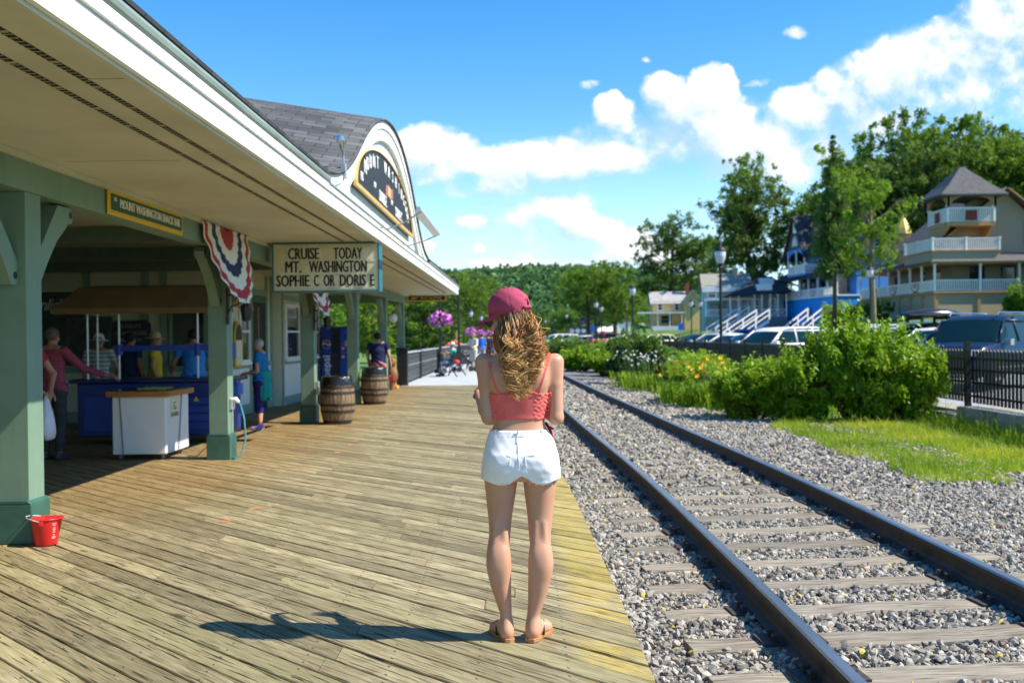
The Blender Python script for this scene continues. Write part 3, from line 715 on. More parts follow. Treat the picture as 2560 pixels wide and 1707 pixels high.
# worn paint patch on nearest plinth
# ------------------------------------------------------------------ curved gable with its sign
DY, DZ = np.array([10.2,10.9,11.45,11.9,12.3,12.75,13.25,13.8,14.4,15.05,15.9,16.75,17.35,17.95,18.5,18.95,19.4,19.85,20.3,20.9,21.6]), np.array([3.22,3.30,3.45,3.62,3.82,4.06,4.29,4.50,4.67,4.79,4.85,4.79,4.67,4.50,4.29,4.06,3.82,3.62,3.45,3.30,3.22])
yy = np.linspace(10.2, 21.6, 90); zz = np.interp(yy, DY, DZ); zz = np.convolve(np.pad(zz, 3, 'edge'), np.ones(7)/7, 'valid')
gb = MB(); base = 3.112
def band(mb, x0, x1, f_out, f_in):
    n = len(yy)
    for i in range(n-1):
        o0, o1, i0, i1 = f_out[i], f_out[i+1], f_in[i], f_in[i+1]
        mb.add([(x1,yy[i],i0),(x1,yy[i+1],i1),(x1,yy[i+1],o1),(x1,yy[i],o0),(x0,yy[i],i0),(x0,yy[i+1],i1),(x0,yy[i+1],o1),(x0,yy[i],o0)],
               [(0,1,2,3),(3,2,6,7),(0,4,5,1)])
gableface = boards_mat('white_gable_boards', (.80,.82,.79), .10, 0, .035, .03)
band(gb, -2.2, -2.06, zz-.05, np.full(90, base)); GA = gb.build('gable', gableface, ST)
nz = np.gradient(zz, yy); off_ = .30*np.sqrt(1+nz**2*.35)
tb = MB(); band(tb, -2.06, -2.0, zz+.0, np.maximum(base+.01, zz-off_)); band(tb, -2.06, -1.975, zz+.005, np.maximum(base+.012, zz-off_*.42)); tb.build('gable_trim', white, GA)
MB().box(-2.0,-1.93,10.3,21.75,3.108,3.125).build('gable_ledge', gutterm, GA)
xs = np.linspace(-1.94, -6.5, 10); g = [[(x, a, b+.012+(-1.94-x)*.165) for a, b in zip(yy, zz)] for x in xs]
al = np.concatenate([[0], np.cumsum(np.hypot(np.diff(yy), np.diff(zz)))])
dr = sheet('gable_roof', g, [[(-x, a) for a in al] for x in xs], shingle_mat('grey_shingle_long', (.055,.058,.064), (.15,.155,.165), .33, .145), ST, True)
sd = dr.modifiers.new('thick', 'SOLIDIFY'); sd.thickness = .03; sd.offset = 1
def arc_sign(c, hw, h, z0, k=1.0, n=40):
    return [(c+hw*math.cos(t), z0+h*math.sin(t)**.9) for t in np.linspace(0, math.pi, n)]
GS = thing('gable_sign', 'black half round sign with gold border and white lettering in the curved gable', 'sign', (-2.045, 15.5, 3.42)); GS.scale = (1,1,.94)
def arc(hw, h, z0): return [(hw*math.cos(t), z0+h*math.sin(t)) for t in np.linspace(0, math.pi, 48)]
MB().prism(arc(3.22,.87,0), 0, -.01, .045).build('board', mat('sign_black', (.012,.012,.014), .5), GS)
fr = MB(); A1 = arc(3.26,.90,-.03)+[( -3.26,-.03)]; 
o_ = arc(3.27,.91,-.035); i_ = arc(3.16,.84,.02)
n = len(o_); vs = [(.07,)+p for p in o_]+[(.07,)+p for p in i_]+[(.03,)+p for p in o_]+[(.03,)+p for p in i_]
fs = []
for i in range(n):
    j = (i+1) % n; fs += [(i,j,n+j,n+i),(i,2*n+i,2*n+j,j),(n+i,n+j,3*n+j,3*n+i)]
fr.add(vs, fs); fr.build('border', mat('gold_border', (.66,.42,.10), .4), GS)
gl = mat('sign_white_letter', (.88,.88,.86), .5)
rx90 = (math.pi/2, 0, math.pi/2)
ltr = "MOUNT WASHINGTON"
def arcletters(s, hw, h, z0, size, t0, t1, xs):
    objs = []
    for i, ch in enumerate(s):
        if ch == ' ': continue
        t = t0+(t1-t0)*i/(len(s)-1); y = -hw*math.cos(t); z = z0+h*math.sin(t)
        ang = math.atan2(h*math.cos(t), hw*math.sin(t))*.35
        o = text(ch, size, 'letter', gl, GS, (.05, y, z), rx90, .004, xs, .012)
        objs.append(o)
    return objs
def join(objs, name, parent):
    V = []; Fv = MB()
    for o in objs:
        me = o.data; M = Matrix.LocRotScale(o.location, o.rotation_euler, o.scale)
        Fv.add([M @ v.co for v in me.vertices], [list(p.vertices) for p in me.polygons]); m = me.materials[0]
        bpy.data.objects.remove(o)
    return Fv.build(name, m, parent)
L = arcletters(ltr, 2.62, .56, .13, .27, .40, math.pi-.24, .98) + [text('M/S', .17, 'l', gl, GS, (.05,-2.72,.17), rx90, .004, .8, .004)]
join(L, 'lettering', GS)
join([text('M/V', .12, 'l', gl, GS, (.05,-1.55,.24), rx90, .004, 1, .003), text('DORIS E.', .25, 'l', gl, GS, (.05,-.72,.15), rx90, .004, .85, .006),
      text('M/V', .12, 'l', gl, GS, (.05,.30,.24), rx90, .004, 1, .003), text('SOPHIE C.', .25, 'l', gl, GS, (.05,1.22,.15), rx90, .004, .85, .006)], 'boat_lettering', GS)
for P_ in ([(-.40,.26),(-.12,.30),(-.12,.47),(-.40,.43)], [(.16,.28),(.44,.33),(.44,.49),(.16,.45)]): MB().prism(P_,0,.045,.052).build('emblem_red', mat('emblem_rose', (.45,.14,.14), .5), GS)
MB().prism([(-.12,.30),(.16,.28),(.16,.45),(-.12,.47)],0,.045,.052).build('emblem_gold', mat('emblem_gold', (.75,.52,.12), .5), GS)
# spot lamp and floodlight
alu = mat('grey_metal', (.45,.48,.50), .35, .08, 6, .03, 60, .5)
SL = thing('spot_lamp', 'small silver spot lamp on a post beside the curved gable', 'lamp', (-1.97, 11.3, 3.35))
MB().box(-.03,.03,-.05,.05,-.03,.14).build('junction_box', alu, SL, bevel=.006)
MB().tube([(0,0,.1),(0,-.01,.22),(-.0,-.03,.27),(0,-.10,.31)], [.012,.012,.016,.02], 8).build('arm', alu, SL)
MB().cyl((0,-.09,.30),(0,-.20,.37),.028,.05,14).sphere((0,-.205,.374),.05,12,8).build('lamp_head', mat('lamp_chrome', (.7,.75,.8), .15, .05, 5, 0, 1, .9), SL)
FL = thing('floodlight', 'long grey floodlight held out on two thin arms to light the gable sign', 'lamp', (-1.94, 15.3, 3.06))
for y in (-1.3, 1.3): MB().tube([(0,y,0),(.12,y,-.02),(.34,y*1.05,.05),(.56,y*1.15,.16)], .012, 6).build('arm', alu, FL)
bx = MB().prism([(.52,.14),(.62,.18),(.60,.25),(.55,.25)], 1, -1.6, 1.6); bx.build('housing', alu, FL, bevel=.008)
MB().add([(.522,-1.55,.138),(.522,1.55,.138),(.617,1.55,.176),(.617,-1.55,.176)],[(0,1,2,3)]).build('lens', mat('lamp_lens', (.75,.76,.72), .2, .05), FL)
# roof cable along the ledge
# ------------------------------------------------------------------ hanging signs
def fit(w_, h, width, m_, parent, loc, rot, bold=.01, ext=.002):
    o = text(w_, h/.70, 'l', m_, parent, loc, rot, ext, 1, bold); xs_ = [v.co.x for v in o.data.vertices]; cxm = (max(xs_)+min(xs_))/2
    for v in o.data.vertices: v.co.x -= cxm
    o.scale = (width/(max(xs_)-min(xs_)), 1, 1); return o

def plate_sign(name, label, loc, L, H, txt, size, xs, rot, extra=None):
    r = thing(name, label, 'sign', loc, rot)
    MB().box(-.012,.012,-L/2,L/2,-H/2,H/2).build('frame', yellow, r, bevel=.012)
    MB().box(.010,.018,-L/2+.05,L/2-.05,-H/2+.045,H/2-.045).build('panel', signgreen if extra is None else black, r)
    join([fit(txt, .082, 1.60, lettercream, r, (.020, .06, 0), rx90, .004)] + ([text('M/S', size*.45, 'l', lettercream, r, (.020, -L/2+.13, size*.22), rx90, .002, xs, .001)] if extra is None else []), 'lettering', r)
    return r
plate_sign('snack_bar_sign', 'green sign with yellow border and cream letters naming the snack bar', (-3.64, 9.79, 2.752), 1.95, .235, 'MOUNT WASHINGTON SNACK BAR', .115, .80, 0)
RS = thing('rest_rooms_sign', 'narrow black sign with yellow border hanging under the far end of the soffit', 'sign', (-2.88, 31.2, 2.74))
MB().box(-.61,.61,-.015,.015,-.09,.09).build('frame', yellow, RS, bevel=.01); MB().box(-.57,.57,-.024,-.01,-.06,.06).build('panel', black, RS)
gold = mat('gold_letter', (.62,.47,.18), .5)
rx0 = (math.pi/2, 0, 0)
join([text('REST ROOMS', .105, 'l', gold, RS, (.14,-.026,0), rx0, .002, 1.05, .002)], 'lettering', RS)
MB().prism([(-.5,-.03),(-.38,-.03),(-.33,.0),(-.25,.02),(-.25,.035),(-.36,.02),(-.42,.03),(-.5,.0)],1,-.028,-.022).build('pointing_hand', gold, RS)
MB().cyl((-.5,0,.08),(-.5,0,.16),.008,n=6).cyl((.5,0,.08),(.5,0,.16),.008,n=6).build('hanger', black, RS)
CS = thing('cruise_sign', 'lit letter board sign with teal frame announcing the cruise, hung under the soffit', 'sign', (-2.78, 14.37, 2.535))
teal = mat('teal_metal', (.025,.16,.20), .4, .1, 4, .03)
MB().box(-.775,.775,0,.32,-.355,.355).build('cabinet', teal, CS, bevel=.012)
fr = MB()
for (a,b,c_,d_) in ((-.775,.775,.335,.357),(-.775,.775,-.357,-.335),(-.775,-.753,-.335,.335),(.753,.775,-.335,.335)): fr.box(a,b,-.018,-.001,c_,d_)
fr.build('frame', teal, CS)
m, q, p, out = newmat('letterboard_panel'); n = q.noise(q.obj(), 2.2, 4, .6)
q.link(q.mix(q.ss(n,.35,.7), (.60,.54,.33), (.78,.74,.50)), p.inputs['Base Color']); p.inputs['Roughness'].default_value = .35
MB().box(-.753,.753,-.008,-.0012,-.335,.335).build('panel', m, CS)
rl = MB()
for z in (-.305,-.115,.085,.285): rl.box(-.75,.75,-.013,-.009,z-.007,z+.007)
rl.build('letter_rail', mat('clear_rail', (.66,.64,.52), .3), CS)
cards = MB(); 
for (z, xs_) in ((.19,(-.50,-.40,-.30,-.20,-.10,.2,.3,.4,.5,.6)),(-.01,(-.55,-.45,-.2,-.1,.0,.1,.2,.3,.4,.5)),(-.21,(-.68,-.58,-.48,-.38,-.28,-.18,-.02,.12,.22,.38,.48,.58))):
    for x in xs_: cards.box(x-.05,x+.05,-.0125,-.0088,z-.085,z+.085)
cards.build('letter_card', mat('letter_card', (.74,.70,.52), .3, .06, 3), CS)
lb = mat('black_letter', (.01,.01,.012), .5)
def row(z, ws): return [fit(w_, .165, wd, lb, CS, (x,-.0135,z), rx0, .011) for w_, x, wd in ws]
join(row(.19, [('CRUISE',-.318,.455),('TODAY',.323,.42)]) + row(0, [('MT.',-.47,.235),('WASHINGTON',.177,.84)]) + row(-.20, [('SOPHIE',-.477,.485),('C',-.138,.075),('OR',.047,.165),('DORIS',.388,.38),('E',.669,.065)]), 'lettering', CS)
MB().box(-.6,-.56,.14,.18,.35,.37).box(.56,.60,.14,.18,.35,.37).build('hanger', teal, CS)

# ------------------------------------------------------------------ bunting fans
red = mat('bunting_red', (.42,.035,.05), .8, .12, 12, .1); navy = mat('bunting_navy', (.012,.03,.10), .8, .15, 12, .1); bwh = mat('bunting_white', (.78,.76,.70), .8, .06, 12, .1)
def bunting(loc, label, group, drop=.93, hw=.98, lean=.20):
    nr, na = 64, 97; V = []; 
    for i in range(nr):
        r = .04+.96*i/(nr-1)
        for j in range(na):
            t = math.pi*j/(na-1); ple = math.sin(t*22)*.016*r**1.2
            y = -math.cos(t)*hw*r*(1-.10*math.sin(t)*r); z = -math.sin(t)*drop*r
            sc_ = .007*math.sin(t*22+1.2)*r*(.3+.7*math.sin(t))
            x = .04+ple*.8+lean*(math.sin(t)*r)**1.5
            y += .10*math.sin(t)*r*r; V.append((x, y, z+sc_))
    I = (np.arange(nr-1)[:,None]*na+np.arange(na-1)[None,:]).ravel(); F = np.stack([I,I+1,I+na+1,I+na],-1)
    rad = (np.arange(nr-1)/(nr-1))[:,None].repeat(na-1, 1).ravel(); ang = ((np.arange(na-1)%9)/9)[None,:].repeat(nr-1,0).ravel()
    rj = rad+.008*np.sin(np.tile(np.arange(na-1), nr-1)*1.43)
    mi = np.where(rj < .25, 0, np.where(rj < .45, 2, np.where(rj < .62, 1, np.where(rj < .80, 2, np.where(rj < .93, 0, 2)))))
    r = thing('bunting', label, 'bunting', loc, 0, group)
    np_mesh('fan', np.array(V), F, [red, navy, bwh], r, True, mi)
    MB().box(.0,.035,-hw,hw,-.03,.01).build('hem', bwh, r)
    return r
bunting((-3.65, 12.32, 2.88), 'red white and blue flag bunting fan gathered over the second column', 'flag buntings on the station')
bunting((-3.65, 17.6, 2.84), 'red white and blue bunting fan hanging behind the cruise sign', 'flag buntings on the station')
# ironwork lantern brackets under the buntings
for (y, z, lb_) in ((12.40,1.95,'black iron scroll bracket with hanging lantern on the second column'),(17.7,1.9,'black iron scroll bracket with lantern behind the hanging cruise sign')):
    r = thing('wall_lantern', lb_, 'lantern', (-3.67, y+.1, z), 0)
    s = MB().box(0,.02,-.04,.04,-.25,.2)
    s.tube([(0,0,.1),(.1,0,.14),(.2,0,.10),(.24,0,.03)], .012, 6).tube([(0,0,-.15),(.06,0,-.02),(.14,0,.0),(.17,0,.06),(.13,0,.09),(.1,0,.05)], .01, 6)
    s.build('bracket', black, r)
    lt = MB().lathe([(.01,.02),(.07,-.02),(.075,-.05),(.055,-.2),(.02,-.22)], 8, (.24,0)); lt.build('lantern_body', black, r)

# ------------------------------------------------------------------ snack bar props
blue = mat('kiosk_blue', (.012,.035,.22), .4, .1, 4, .03); steel = mat('pole_white', (.72,.74,.74), .3, .05, 4, .02, 40, .2)
K = thing('drinks_kiosk', 'blue counter kiosk with white poles under a brown canvas awning', 'kiosk', (-5.40, 14.9, 0), R(3))
MB().box(-1.05,1.12,-.45,.35,.12,.90).build('counter', blue, K, bevel=.02)
pn = MB()
for z in (.22,.34,.46,.58): pn.box(.15,1.02,-.462,-.449,z,z+.09)
pn.box(-.95,.05,-.46,-.449,.2,.7); pn.build('panel', mat('kiosk_blue_light', (.02,.06,.36), .4), K, bevel=.008)
MB().box(-1.15,1.22,-.52,.42,.90,.955).build('counter_top', mat('kiosk_top', (.01,.02,.09), .3), K, bevel=.012)
for x in (-.9,-.45,.68,1.17): MB().cyl((x,-.42,.95),(x,-.42,2.0),.016,n=8).build('pole', steel, K)
for x in (-1.02,1.0): MB().cyl((x,.3,.95),(x,.3,2.3),.016,n=8).build('pole', steel, K)
MB().box(-.5,1.2,-.46,-.38,1.36,1.44).cyl((-.45,-.42,1.30),(-.45,-.42,1.46),.05,n=10).cyl((.68,-.42,1.28),(.68,-.42,1.46),.05,n=10).cyl((1.17,-.42,1.24),(1.17,-.42,1.46),.06,n=10).build('rail_bar', mat('kiosk_blue_light',(0,0,0)), K)
MB().box(1.12,1.28,-.5,-.2,.70,.86).box(1.14,1.24,-.45,-.25,.86,.9).build('cup_tray', mat('tray_blue', (.01,.10,.55), .35), K, bevel=.01)
aw = MB(); canvas = mat('brown_canvas', (.24,.15,.06), .85, .12, 4, .2, 50)
aw.add([(-1.0,-.5,2.28),(1.25,-.5,2.28),(1.32,-.95,1.97),(-1.18,-.95,1.97),(1.32,-.95,1.89),(-1.18,-.95,1.89),(-1.0,.4,2.36),(1.25,.4,2.36),(1.32,.45,1.95),(-1.18,.45,1.95)], [(0,1,2,3),(3,2,4,5),(6,7,1,0),(7,8,2,1),(6,0,3,9)])
a_ = aw.build('awning', canvas, K)
for x in (.15,.25,.35,.45,.55,.75): pass
# small yellow warning label
MB().prism([(.62,.62),(.70,.62),(.66,.69)],1,-.468,-.463).build('warning_label', yellow, K)
FZ = thing('ice_cream_freezer', 'white chest freezer cart with wooden top rim in front of the blue kiosk', 'freezer', (-4.82, 13.0, 0), 0)
fw = mat('freezer_white', (.80,.82,.83), .35, .03, 3, .02)
MB().box(-.34,.34,-.45,.42,.07,.80).build('cabinet', fw, FZ, bevel=.015)
MB().box(-.40,.40,-.50,.48,.80,.87).build('wooden_rim', mat('orange_wood', (.40,.16,.035), .5, .2, 5, .1, stretch=(1,6,6)), FZ, bevel=.006)
MB().box(-.32,.32,-.40,.38,.871,.885).build('glass_lid', glass, FZ)
fl = MB()
rr = random.Random(4)
for _ in range(60):
    x, y = rr.uniform(-.1,.25), rr.uniform(-.3,.1); fl.sphere((x,y,.89),rr.uniform(.006,.014),5,4)
fl.build('yellow_wrapper', mat('wrapper_yellow', (.55,.50,.04), .5), FZ)
for (x, y) in ((-.27,-.35),(.27,-.35),(-.27,.33),(.27,.33)): MB().cyl((x-.012,y,.035),(x+.012,y,.035),.035,n=12).cyl((x,y,.035),(x,y,.075),.012,n=6).build('caster', mat('caster_grey', (.25,.25,.25), .5), FZ)
def chain(mb, path, r=.007, step=.022):
    path = [Vector(p) for p in path]; k = 0
    for a, b in zip(path[:-1], path[1:]):
        n = max(1, int((b-a).length/step)); d = (b-a).normalized()
        for i in range(n):
            c_ = a+(b-a)*((i+.5)/n); s_ = d.cross(Vector((0,0,1)) if abs(d.z) < .9 else Vector((0,1,0))).normalized(); u_ = d.cross(s_)
            w_ = s_ if k % 2 else u_; k += 1
            mb.tube([c_-d*.012+w_*.007, c_+d*.012+w_*.007, c_+d*.012-w_*.007, c_-d*.012-w_*.007, c_-d*.012+w_*.007], .003, 4, False)
cm = mat('chain_steel', (.10,.09,.08), .45, .2, 9, .1, 60, .6)
ch = MB(); chain(ch, [(-.25,-.51,.87),(-.24,-.46,.79),(-.20,-.462,.08)]); chain(ch, [(.41,.12,.87),(.352,.12,.79),(.352,-.02,.08)]); ch.build('chain', cm, FZ)
stk = thing('g', 'x', 'x') ; bpy.data.objects.remove(stk)
MB().box(.341,.3445,-.28,.02,.52,.77).build('sticker', mat('sticker_cream', (.78,.72,.46), .4), FZ)
join([text('G', .15, 'l', mat('sticker_green', (.05,.25,.05), .5), FZ, (.3455,-.13,.66), rx90, .0008, 1, .001)], 'sticker_letter', FZ)
for i, c in enumerate([(.03,.3,.35),(.05,.35,.08),(.05,.1,.4),(.45,.03,.06)]): MB().box(.3447,.3456,-.27+i*.07,-.21+i*.07,.53,.58).build('sticker_square', mat('sq%d' % i, c, .4), FZ)
r = thing('chain', 'rusty chain looped from the freezer cart to the second column plinth', 'chain', (-4.0, 12.9, 0)); 
ch = MB(); chain(ch, [(.22,-.15,.62),(.14,-.24,.42),(.02,-.3,.16),(-.12,-.25,.03),(-.3,-.1,.015)], step=.03); ch.build('links', mat('chain_rust', (.16,.11,.06), .7), r)
# hose and plug on column 2
r = thing('power_cord', 'teal power cord with a white plug running down the second column', 'cord', (-3.67, 12.5, 0))
MB().tube([(.02,.12,.72),(.06,.13,.74),(.12,.12,.68),(.17,.10,.5),(.19,.08,.25),(.16,.02,.06),(.08,-.02,.012),(-.06,.14,.01)], .011, 8).build('cable', mat('cord_teal', (.06,.28,.36), .5), r)
MB().tube([(.0,.12,.74),(.06,.12,.75),(.10,.12,.71)], [.03,.035,.02], 10).build('plug', fw, r); MB().box(-.005,.03,.05,.19,.62,.76).build('outlet_box', alu, r, bevel=.006)
r = thing('outlet_box', 'small grey electrical box on the third column', 'electrical box', (-3.672, 17.9, .62)); MB().box(0,.06,-.06,.06,-.12,.12).build('box', alu, r, bevel=.01)
# menu board at the wall
r = thing('menu_board', 'tall yellow framed menu board on the station wall behind the second column', 'menu board', (-5.53, 19.5, 0))
pts = [(-.26,.98),(.26,.98),(.26,1.62),(.2,1.76),(.08,1.86),(-.08,1.86),(-.2,1.76),(-.26,1.62)]
MB().prism(pts,0,0,.03).build('frame', yellow, r); MB().prism([(-.21,1.02),(.21,1.02),(.21,1.5),(-.21,1.5)],0,.03,.036).build('menu_sheet', mat('menu_paper', (.70,.66,.52), .6, .1, 14), r)
MB().prism([(-.21,1.5),(.21,1.5),(.21,1.61),(.16,1.73),(.06,1.81),(-.06,1.81),(-.16,1.73),(-.21,1.61)],0,.03,.036).build('header', black, r)
join([text('TODAY', .075, 'l', lettercream, r, (.037,0,1.68), rx90, .001, .9, .001), text('MENU', .085, 'l', lettercream, r, (.037,0,1.57), rx90, .001, .9, .001)], 'lettering', r) if False else None
# recess wall boards
r = thing('brunch_sign', 'dark scalloped plaque announcing Sunday champagne brunch on the end wall of the snack bar', 'sign', (-7.2, 18.44, 1.62))
P = [(-.36,-.16),(-.30,-.24),(.30,-.24),(.36,-.16),(.36,.2),(.28,.27),(-.28,.27),(-.36,.2)]
MB().prism(P,1,-.02,.02).build('board', mat('plaque_dark', (.014,.02,.04), .5), r)
lg = mat('plaque_letter', (.20,.23,.22), .5)
join([text(s_, .105, 'l', lg, r, (0,-.022,z), rx0, .001, .95, .002) for s_, z in (('SUNDAY',.16),('CHAMPAGNE',.03),('BRUNCH',-.1))], 'lettering', r)
r = thing('menu_poster', 'large dark framed menu poster on the snack bar end wall', 'poster', (-8.35, 18.44, 1.55)); r.location.x = -7.98
MB().box(-.42,.42,-.02,.02,-.42,.42).build('frame', mat('frame_green', (.05,.09,.07), .5), r); MB().box(-.36,.36,-.026,-.015,-.36,.36).build('sheet', mat('poster_dark', (.035,.045,.045), .4, .5, 9), r)
r = thing('moonlight_sign', 'black sign with white script hanging left of the brown awning', 'sign', (-6.93, 14.4, 2.04))
MB().box(-.42,.62,-.02,.02,-.19,.19).build('board', mat('sign_black2', (.012,.015,.018), .5), r)
join([text('Moonlight', .24, 'l', mat('script_white', (.42,.44,.44), .5), r, (.0,-.022,0), rx0, .001, .92, 0, 'CENTER', .9, .35)], 'lettering', r)
# barrels used as bins
wood = mat('barrel_wood', (.20,.135,.075), .75, .55, 7, .4, 30, stretch=(5,5,.7), bdist=.01); hoop = mat('barrel_hoop', (.06,.045,.035), .6, .4, 9, .2, 50, .5)
def barrel(loc, label, s=1):
    r = thing('barrel_bin', label, 'barrel', loc, random.random()*6, 'barrel bins beside the columns')
    H = .84*s; prof = []
    for i in range(15):
        t = i/14; prof.append(((.235+.075*math.sin(math.pi*t)**.8)*s, t*H))
    n = 28; mb = MB(); vs = []; fs = []
    for (rad, z) in prof:
        for k in range(n*2):
            a = 2*math.pi*k/(n*2); g_ = -.004 if k % 2 else 0; vs.append(((rad+g_)*math.cos(a), (rad+g_)*math.sin(a), z))
    N = n*2
    for i in range(14):
        for k in range(N): fs.append((i*N+k, i*N+(k+1) % N, (i+1)*N+(k+1) % N, (i+1)*N+k))
    mb.add(vs, fs); mb.build('staves', wood, r)
    for z0, h in ((.02,.05),(.20,.05),(.32,.045),(.53,.045),(.63,.05)):
        z0 *= s; h *= s; f_ = lambda z: np.interp(z, [p_[1] for p_ in prof], [p_[0] for p_ in prof])+.005
        MB().lathe([(f_(z0)-.006,z0),(f_(z0),z0),(f_(z0+h),z0+h),(f_(z0+h)-.006,z0+h)], 40).build('hoop', hoop, r)
    MB().cyl((.30*s,0,.42*s),(.318*s,0,.42*s),.02,n=10).build('bung_hole', dark, r)
    b = MB(); nb = 40; vs = []; fs = []; rr = random.Random(9)
    ringp = [(.225,H-.03),(.248,H+.005),(.262,H-.01),(.272,H-.07),(.285,H-.13),(.287,H-.15)]
    jit = [rr.uniform(-.012,.014) for _ in range(nb)]
    for j, (ra, z) in enumerate(ringp):
        for k in range(nb): a = 2*math.pi*k/nb; w_ = jit[k]*(j/5) + .006*math.sin(k*2.3+j); vs.append(((ra*s+w_*.7)*math.cos(a), (ra*s+w_*.7)*math.sin(a), z+w_*1.6*(j > 1)))
    for j in range(5):
        for k in range(nb): fs.append((j*nb+k, j*nb+(k+1) % nb, (j+1)*nb+(k+1) % nb, (j+1)*nb+k))
    b.smooth = True; b.add(vs, fs); b.build('bin_bag', mat('black_bag', (.012,.012,.014), .22, .2, 30, .5, 25, 0, .6, bdist=.02), r)
    MB().lathe([(.22*s,H-.02),(.20*s,H-.35),(0,H-.36)], 28).build('inner_lining', dark, r)
    return r
barrel((-3.24, 17.66, 0), 'wooden barrel bin with black bag standing in front of the third column')
barrel((-3.33, 22.78, 0), 'wooden barrel bin with glossy black bag in front of the man in navy')
# red bucket
B = thing('bucket', 'red plastic bucket with white print standing at the foot of the nearest column', 'bucket', (-3.53, 7.36, 0), R(15)); B.scale = (.88,.88,.95)
rb = mat('bucket_red', (.66,.018,.02), .38, .08, 6, .03)
b = MB(); b.smooth = True; n = 40
def ringb(r, z, lip): return [((r+(lip*max(0, math.cos(a-.2))**8))*math.cos(a), (r+(lip*max(0, math.cos(a-.2))**8))*math.sin(a)*.95, z) for a in np.linspace(0, 2*math.pi, n, False)]
rings = [ringb(0.001,.004,0), ringb(.088,.004,0), ringb(.092,.01,0), ringb(.113,.19,.004), ringb(.116,.20,.012), ringb(.124,.202,.018), ringb(.124,.212,.02), ringb(.115,.213,.018), ringb(.088,.02,0), ringb(.001,.02,0)]
vs = [v for rg in rings for v in rg]; fs = [(i*n+k, i*n+(k+1) % n, (i+1)*n+(k+1) % n, (i+1)*n+k) for i in range(len(rings)-1) for k in range(n)]
b.add(vs, fs); b.build('pail', rb, B)
MB().tube([(-.02,.122,.195),(-.08,.11,.215),(-.135,.06,.225),(-.155,-.0,.228),(-.135,-.06,.222),(-.08,-.115,.212),(-.02,-.124,.195)], .0035, 6).build('handle', steel, B)
MB().box(-.035,.0,-.128,-.112,.165,.20).build('handle_lug', rb, B, bevel=.004)
pr = []
for k, (s_, z) in enumerate((('KIT',.165),('KLEEN',.148),('OUNCE',.11),('S',.098),('LITER',.085),('WARNING',.06))): pass
lines = MB()
for z, w_ in ((.172,.036),(.160,.028),(.140,.02),(.128,.026),(.117,.02),(.106,.024),(.086,.018),(.070,.034),(.060,.03)):
    a0 = -.78; rad = .0925+(.113-.092)*(z-.01)/.18+.0022
    for i in range(4):
        a1 = a0+(i/4-.5)*w_/rad*1.0; a2 = a0+((i+.8)/4-.5)*w_/rad*1.0
        lines.add([(rad*math.cos(a1),rad*math.sin(a1)*.95,z),(rad*math.cos(a2),rad*math.sin(a2)*.95,z),(rad*math.cos(a2),rad*math.sin(a2)*.95,z+.0035),(rad*math.cos(a1),rad*math.sin(a1)*.95,z+.0035)],[(0,1,2,3)])
lines.build('print', mat('print_white', (.85,.80,.78), .5), B)
# vending machine
VM = thing('vending_machine', 'blue soft drink vending machine standing behind the columns', 'vending machine', (-4.86, 26.25, 0), R(-4))
vb = mat('vending_blue', (.008,.045,.33), .3, .06, 3, .0)
MB().box(-.37,.37,0,.75,.08,1.83).build('cabinet', vb, VM, bevel=.015); MB().box(-.34,.34,.03,.7,.0,.08).build('base', black, VM)
MB().box(-.10,.12,-.012,.0,.25,1.78).build('display_window', mat('vending_dark', (.006,.008,.012), .12), VM)
MB().box(.14,.36,-.016,.0,.25,1.78).build('button_panel', mat('vending_blue2', (.01,.07,.45), .3), VM, bevel=.004)
for i in range(4): MB().box(.18,.25,-.022,-.015,1.0+i*.11,1.06+i*.11).build('button', mat('btn%d' % (i % 2), [(.6,.6,.65),(.55,.05,.05)][i % 2], .4), VM)
MB().box(.27,.33,-.022,-.015,1.3,1.45).build('coin_slot', alu, VM)
def disc(mb, c, r, t0, t1, y): mb.add([(c[0]+r*math.cos(t), y, c[1]+r*math.sin(t)) for t in np.linspace(t0, t1, 24)], [tuple(range(24))])
lg_ = MB(); lg_.prism([(-.235+.115*math.cos(t), 1.36+.115*math.sin(t)) for t in np.linspace(0,2*math.pi,30)[:-1]],1,-.006,-.001); lg_.build('logo_disc', fw, VM)
def wav(s_, t0, t1): 
    a = [(-.235+.105*math.cos(t), 1.36+.105*math.sin(t)) for t in np.linspace(t0, t1, 16)]
    x1, z1 = a[-1]; x0, z0 = a[0]
    b_ = [(x1+(x0-x1)*k, z1+(z0-z1)*k+.028*math.sin(k*2*math.pi)*s_) for k in np.linspace(0,1,14)[1:-1]]
    return a+b_
MB().prism(wav(1,.25,math.pi-.05),1,-.009,-.0065).build('logo_red', mat('logo_red', (.55,.02,.03), .4), VM); MB().prism(wav(-1,math.pi+.25,2*math.pi-.05),1,-.009,-.0065).build('logo_blue', mat('logo_blue', (.01,.05,.35), .4), VM)
join([text('pepsi', .30, 'l', fw, VM, (-.235,-.003,.78), (math.pi/2, -math.pi/2, 0), .002, .95, .006)], 'lettering', VM)
# globe lamp and dark hanging basket at far columns
r = thing('globe_lamp', 'white globe lamp on the column behind the man in navy', 'lamp', (-3.62, 28.6, 2.08)); MB().sphere((0,0,0),.13,16,10).build('globe', mat('globe_white', (.82,.82,.80), .3), r); MB().cyl((0,-.05,.2),(-.17,-.8,.2),.012,n=6).cyl((0,-.02,.2),(0,0,.1),.03,n=8).build('bracket', black, r)

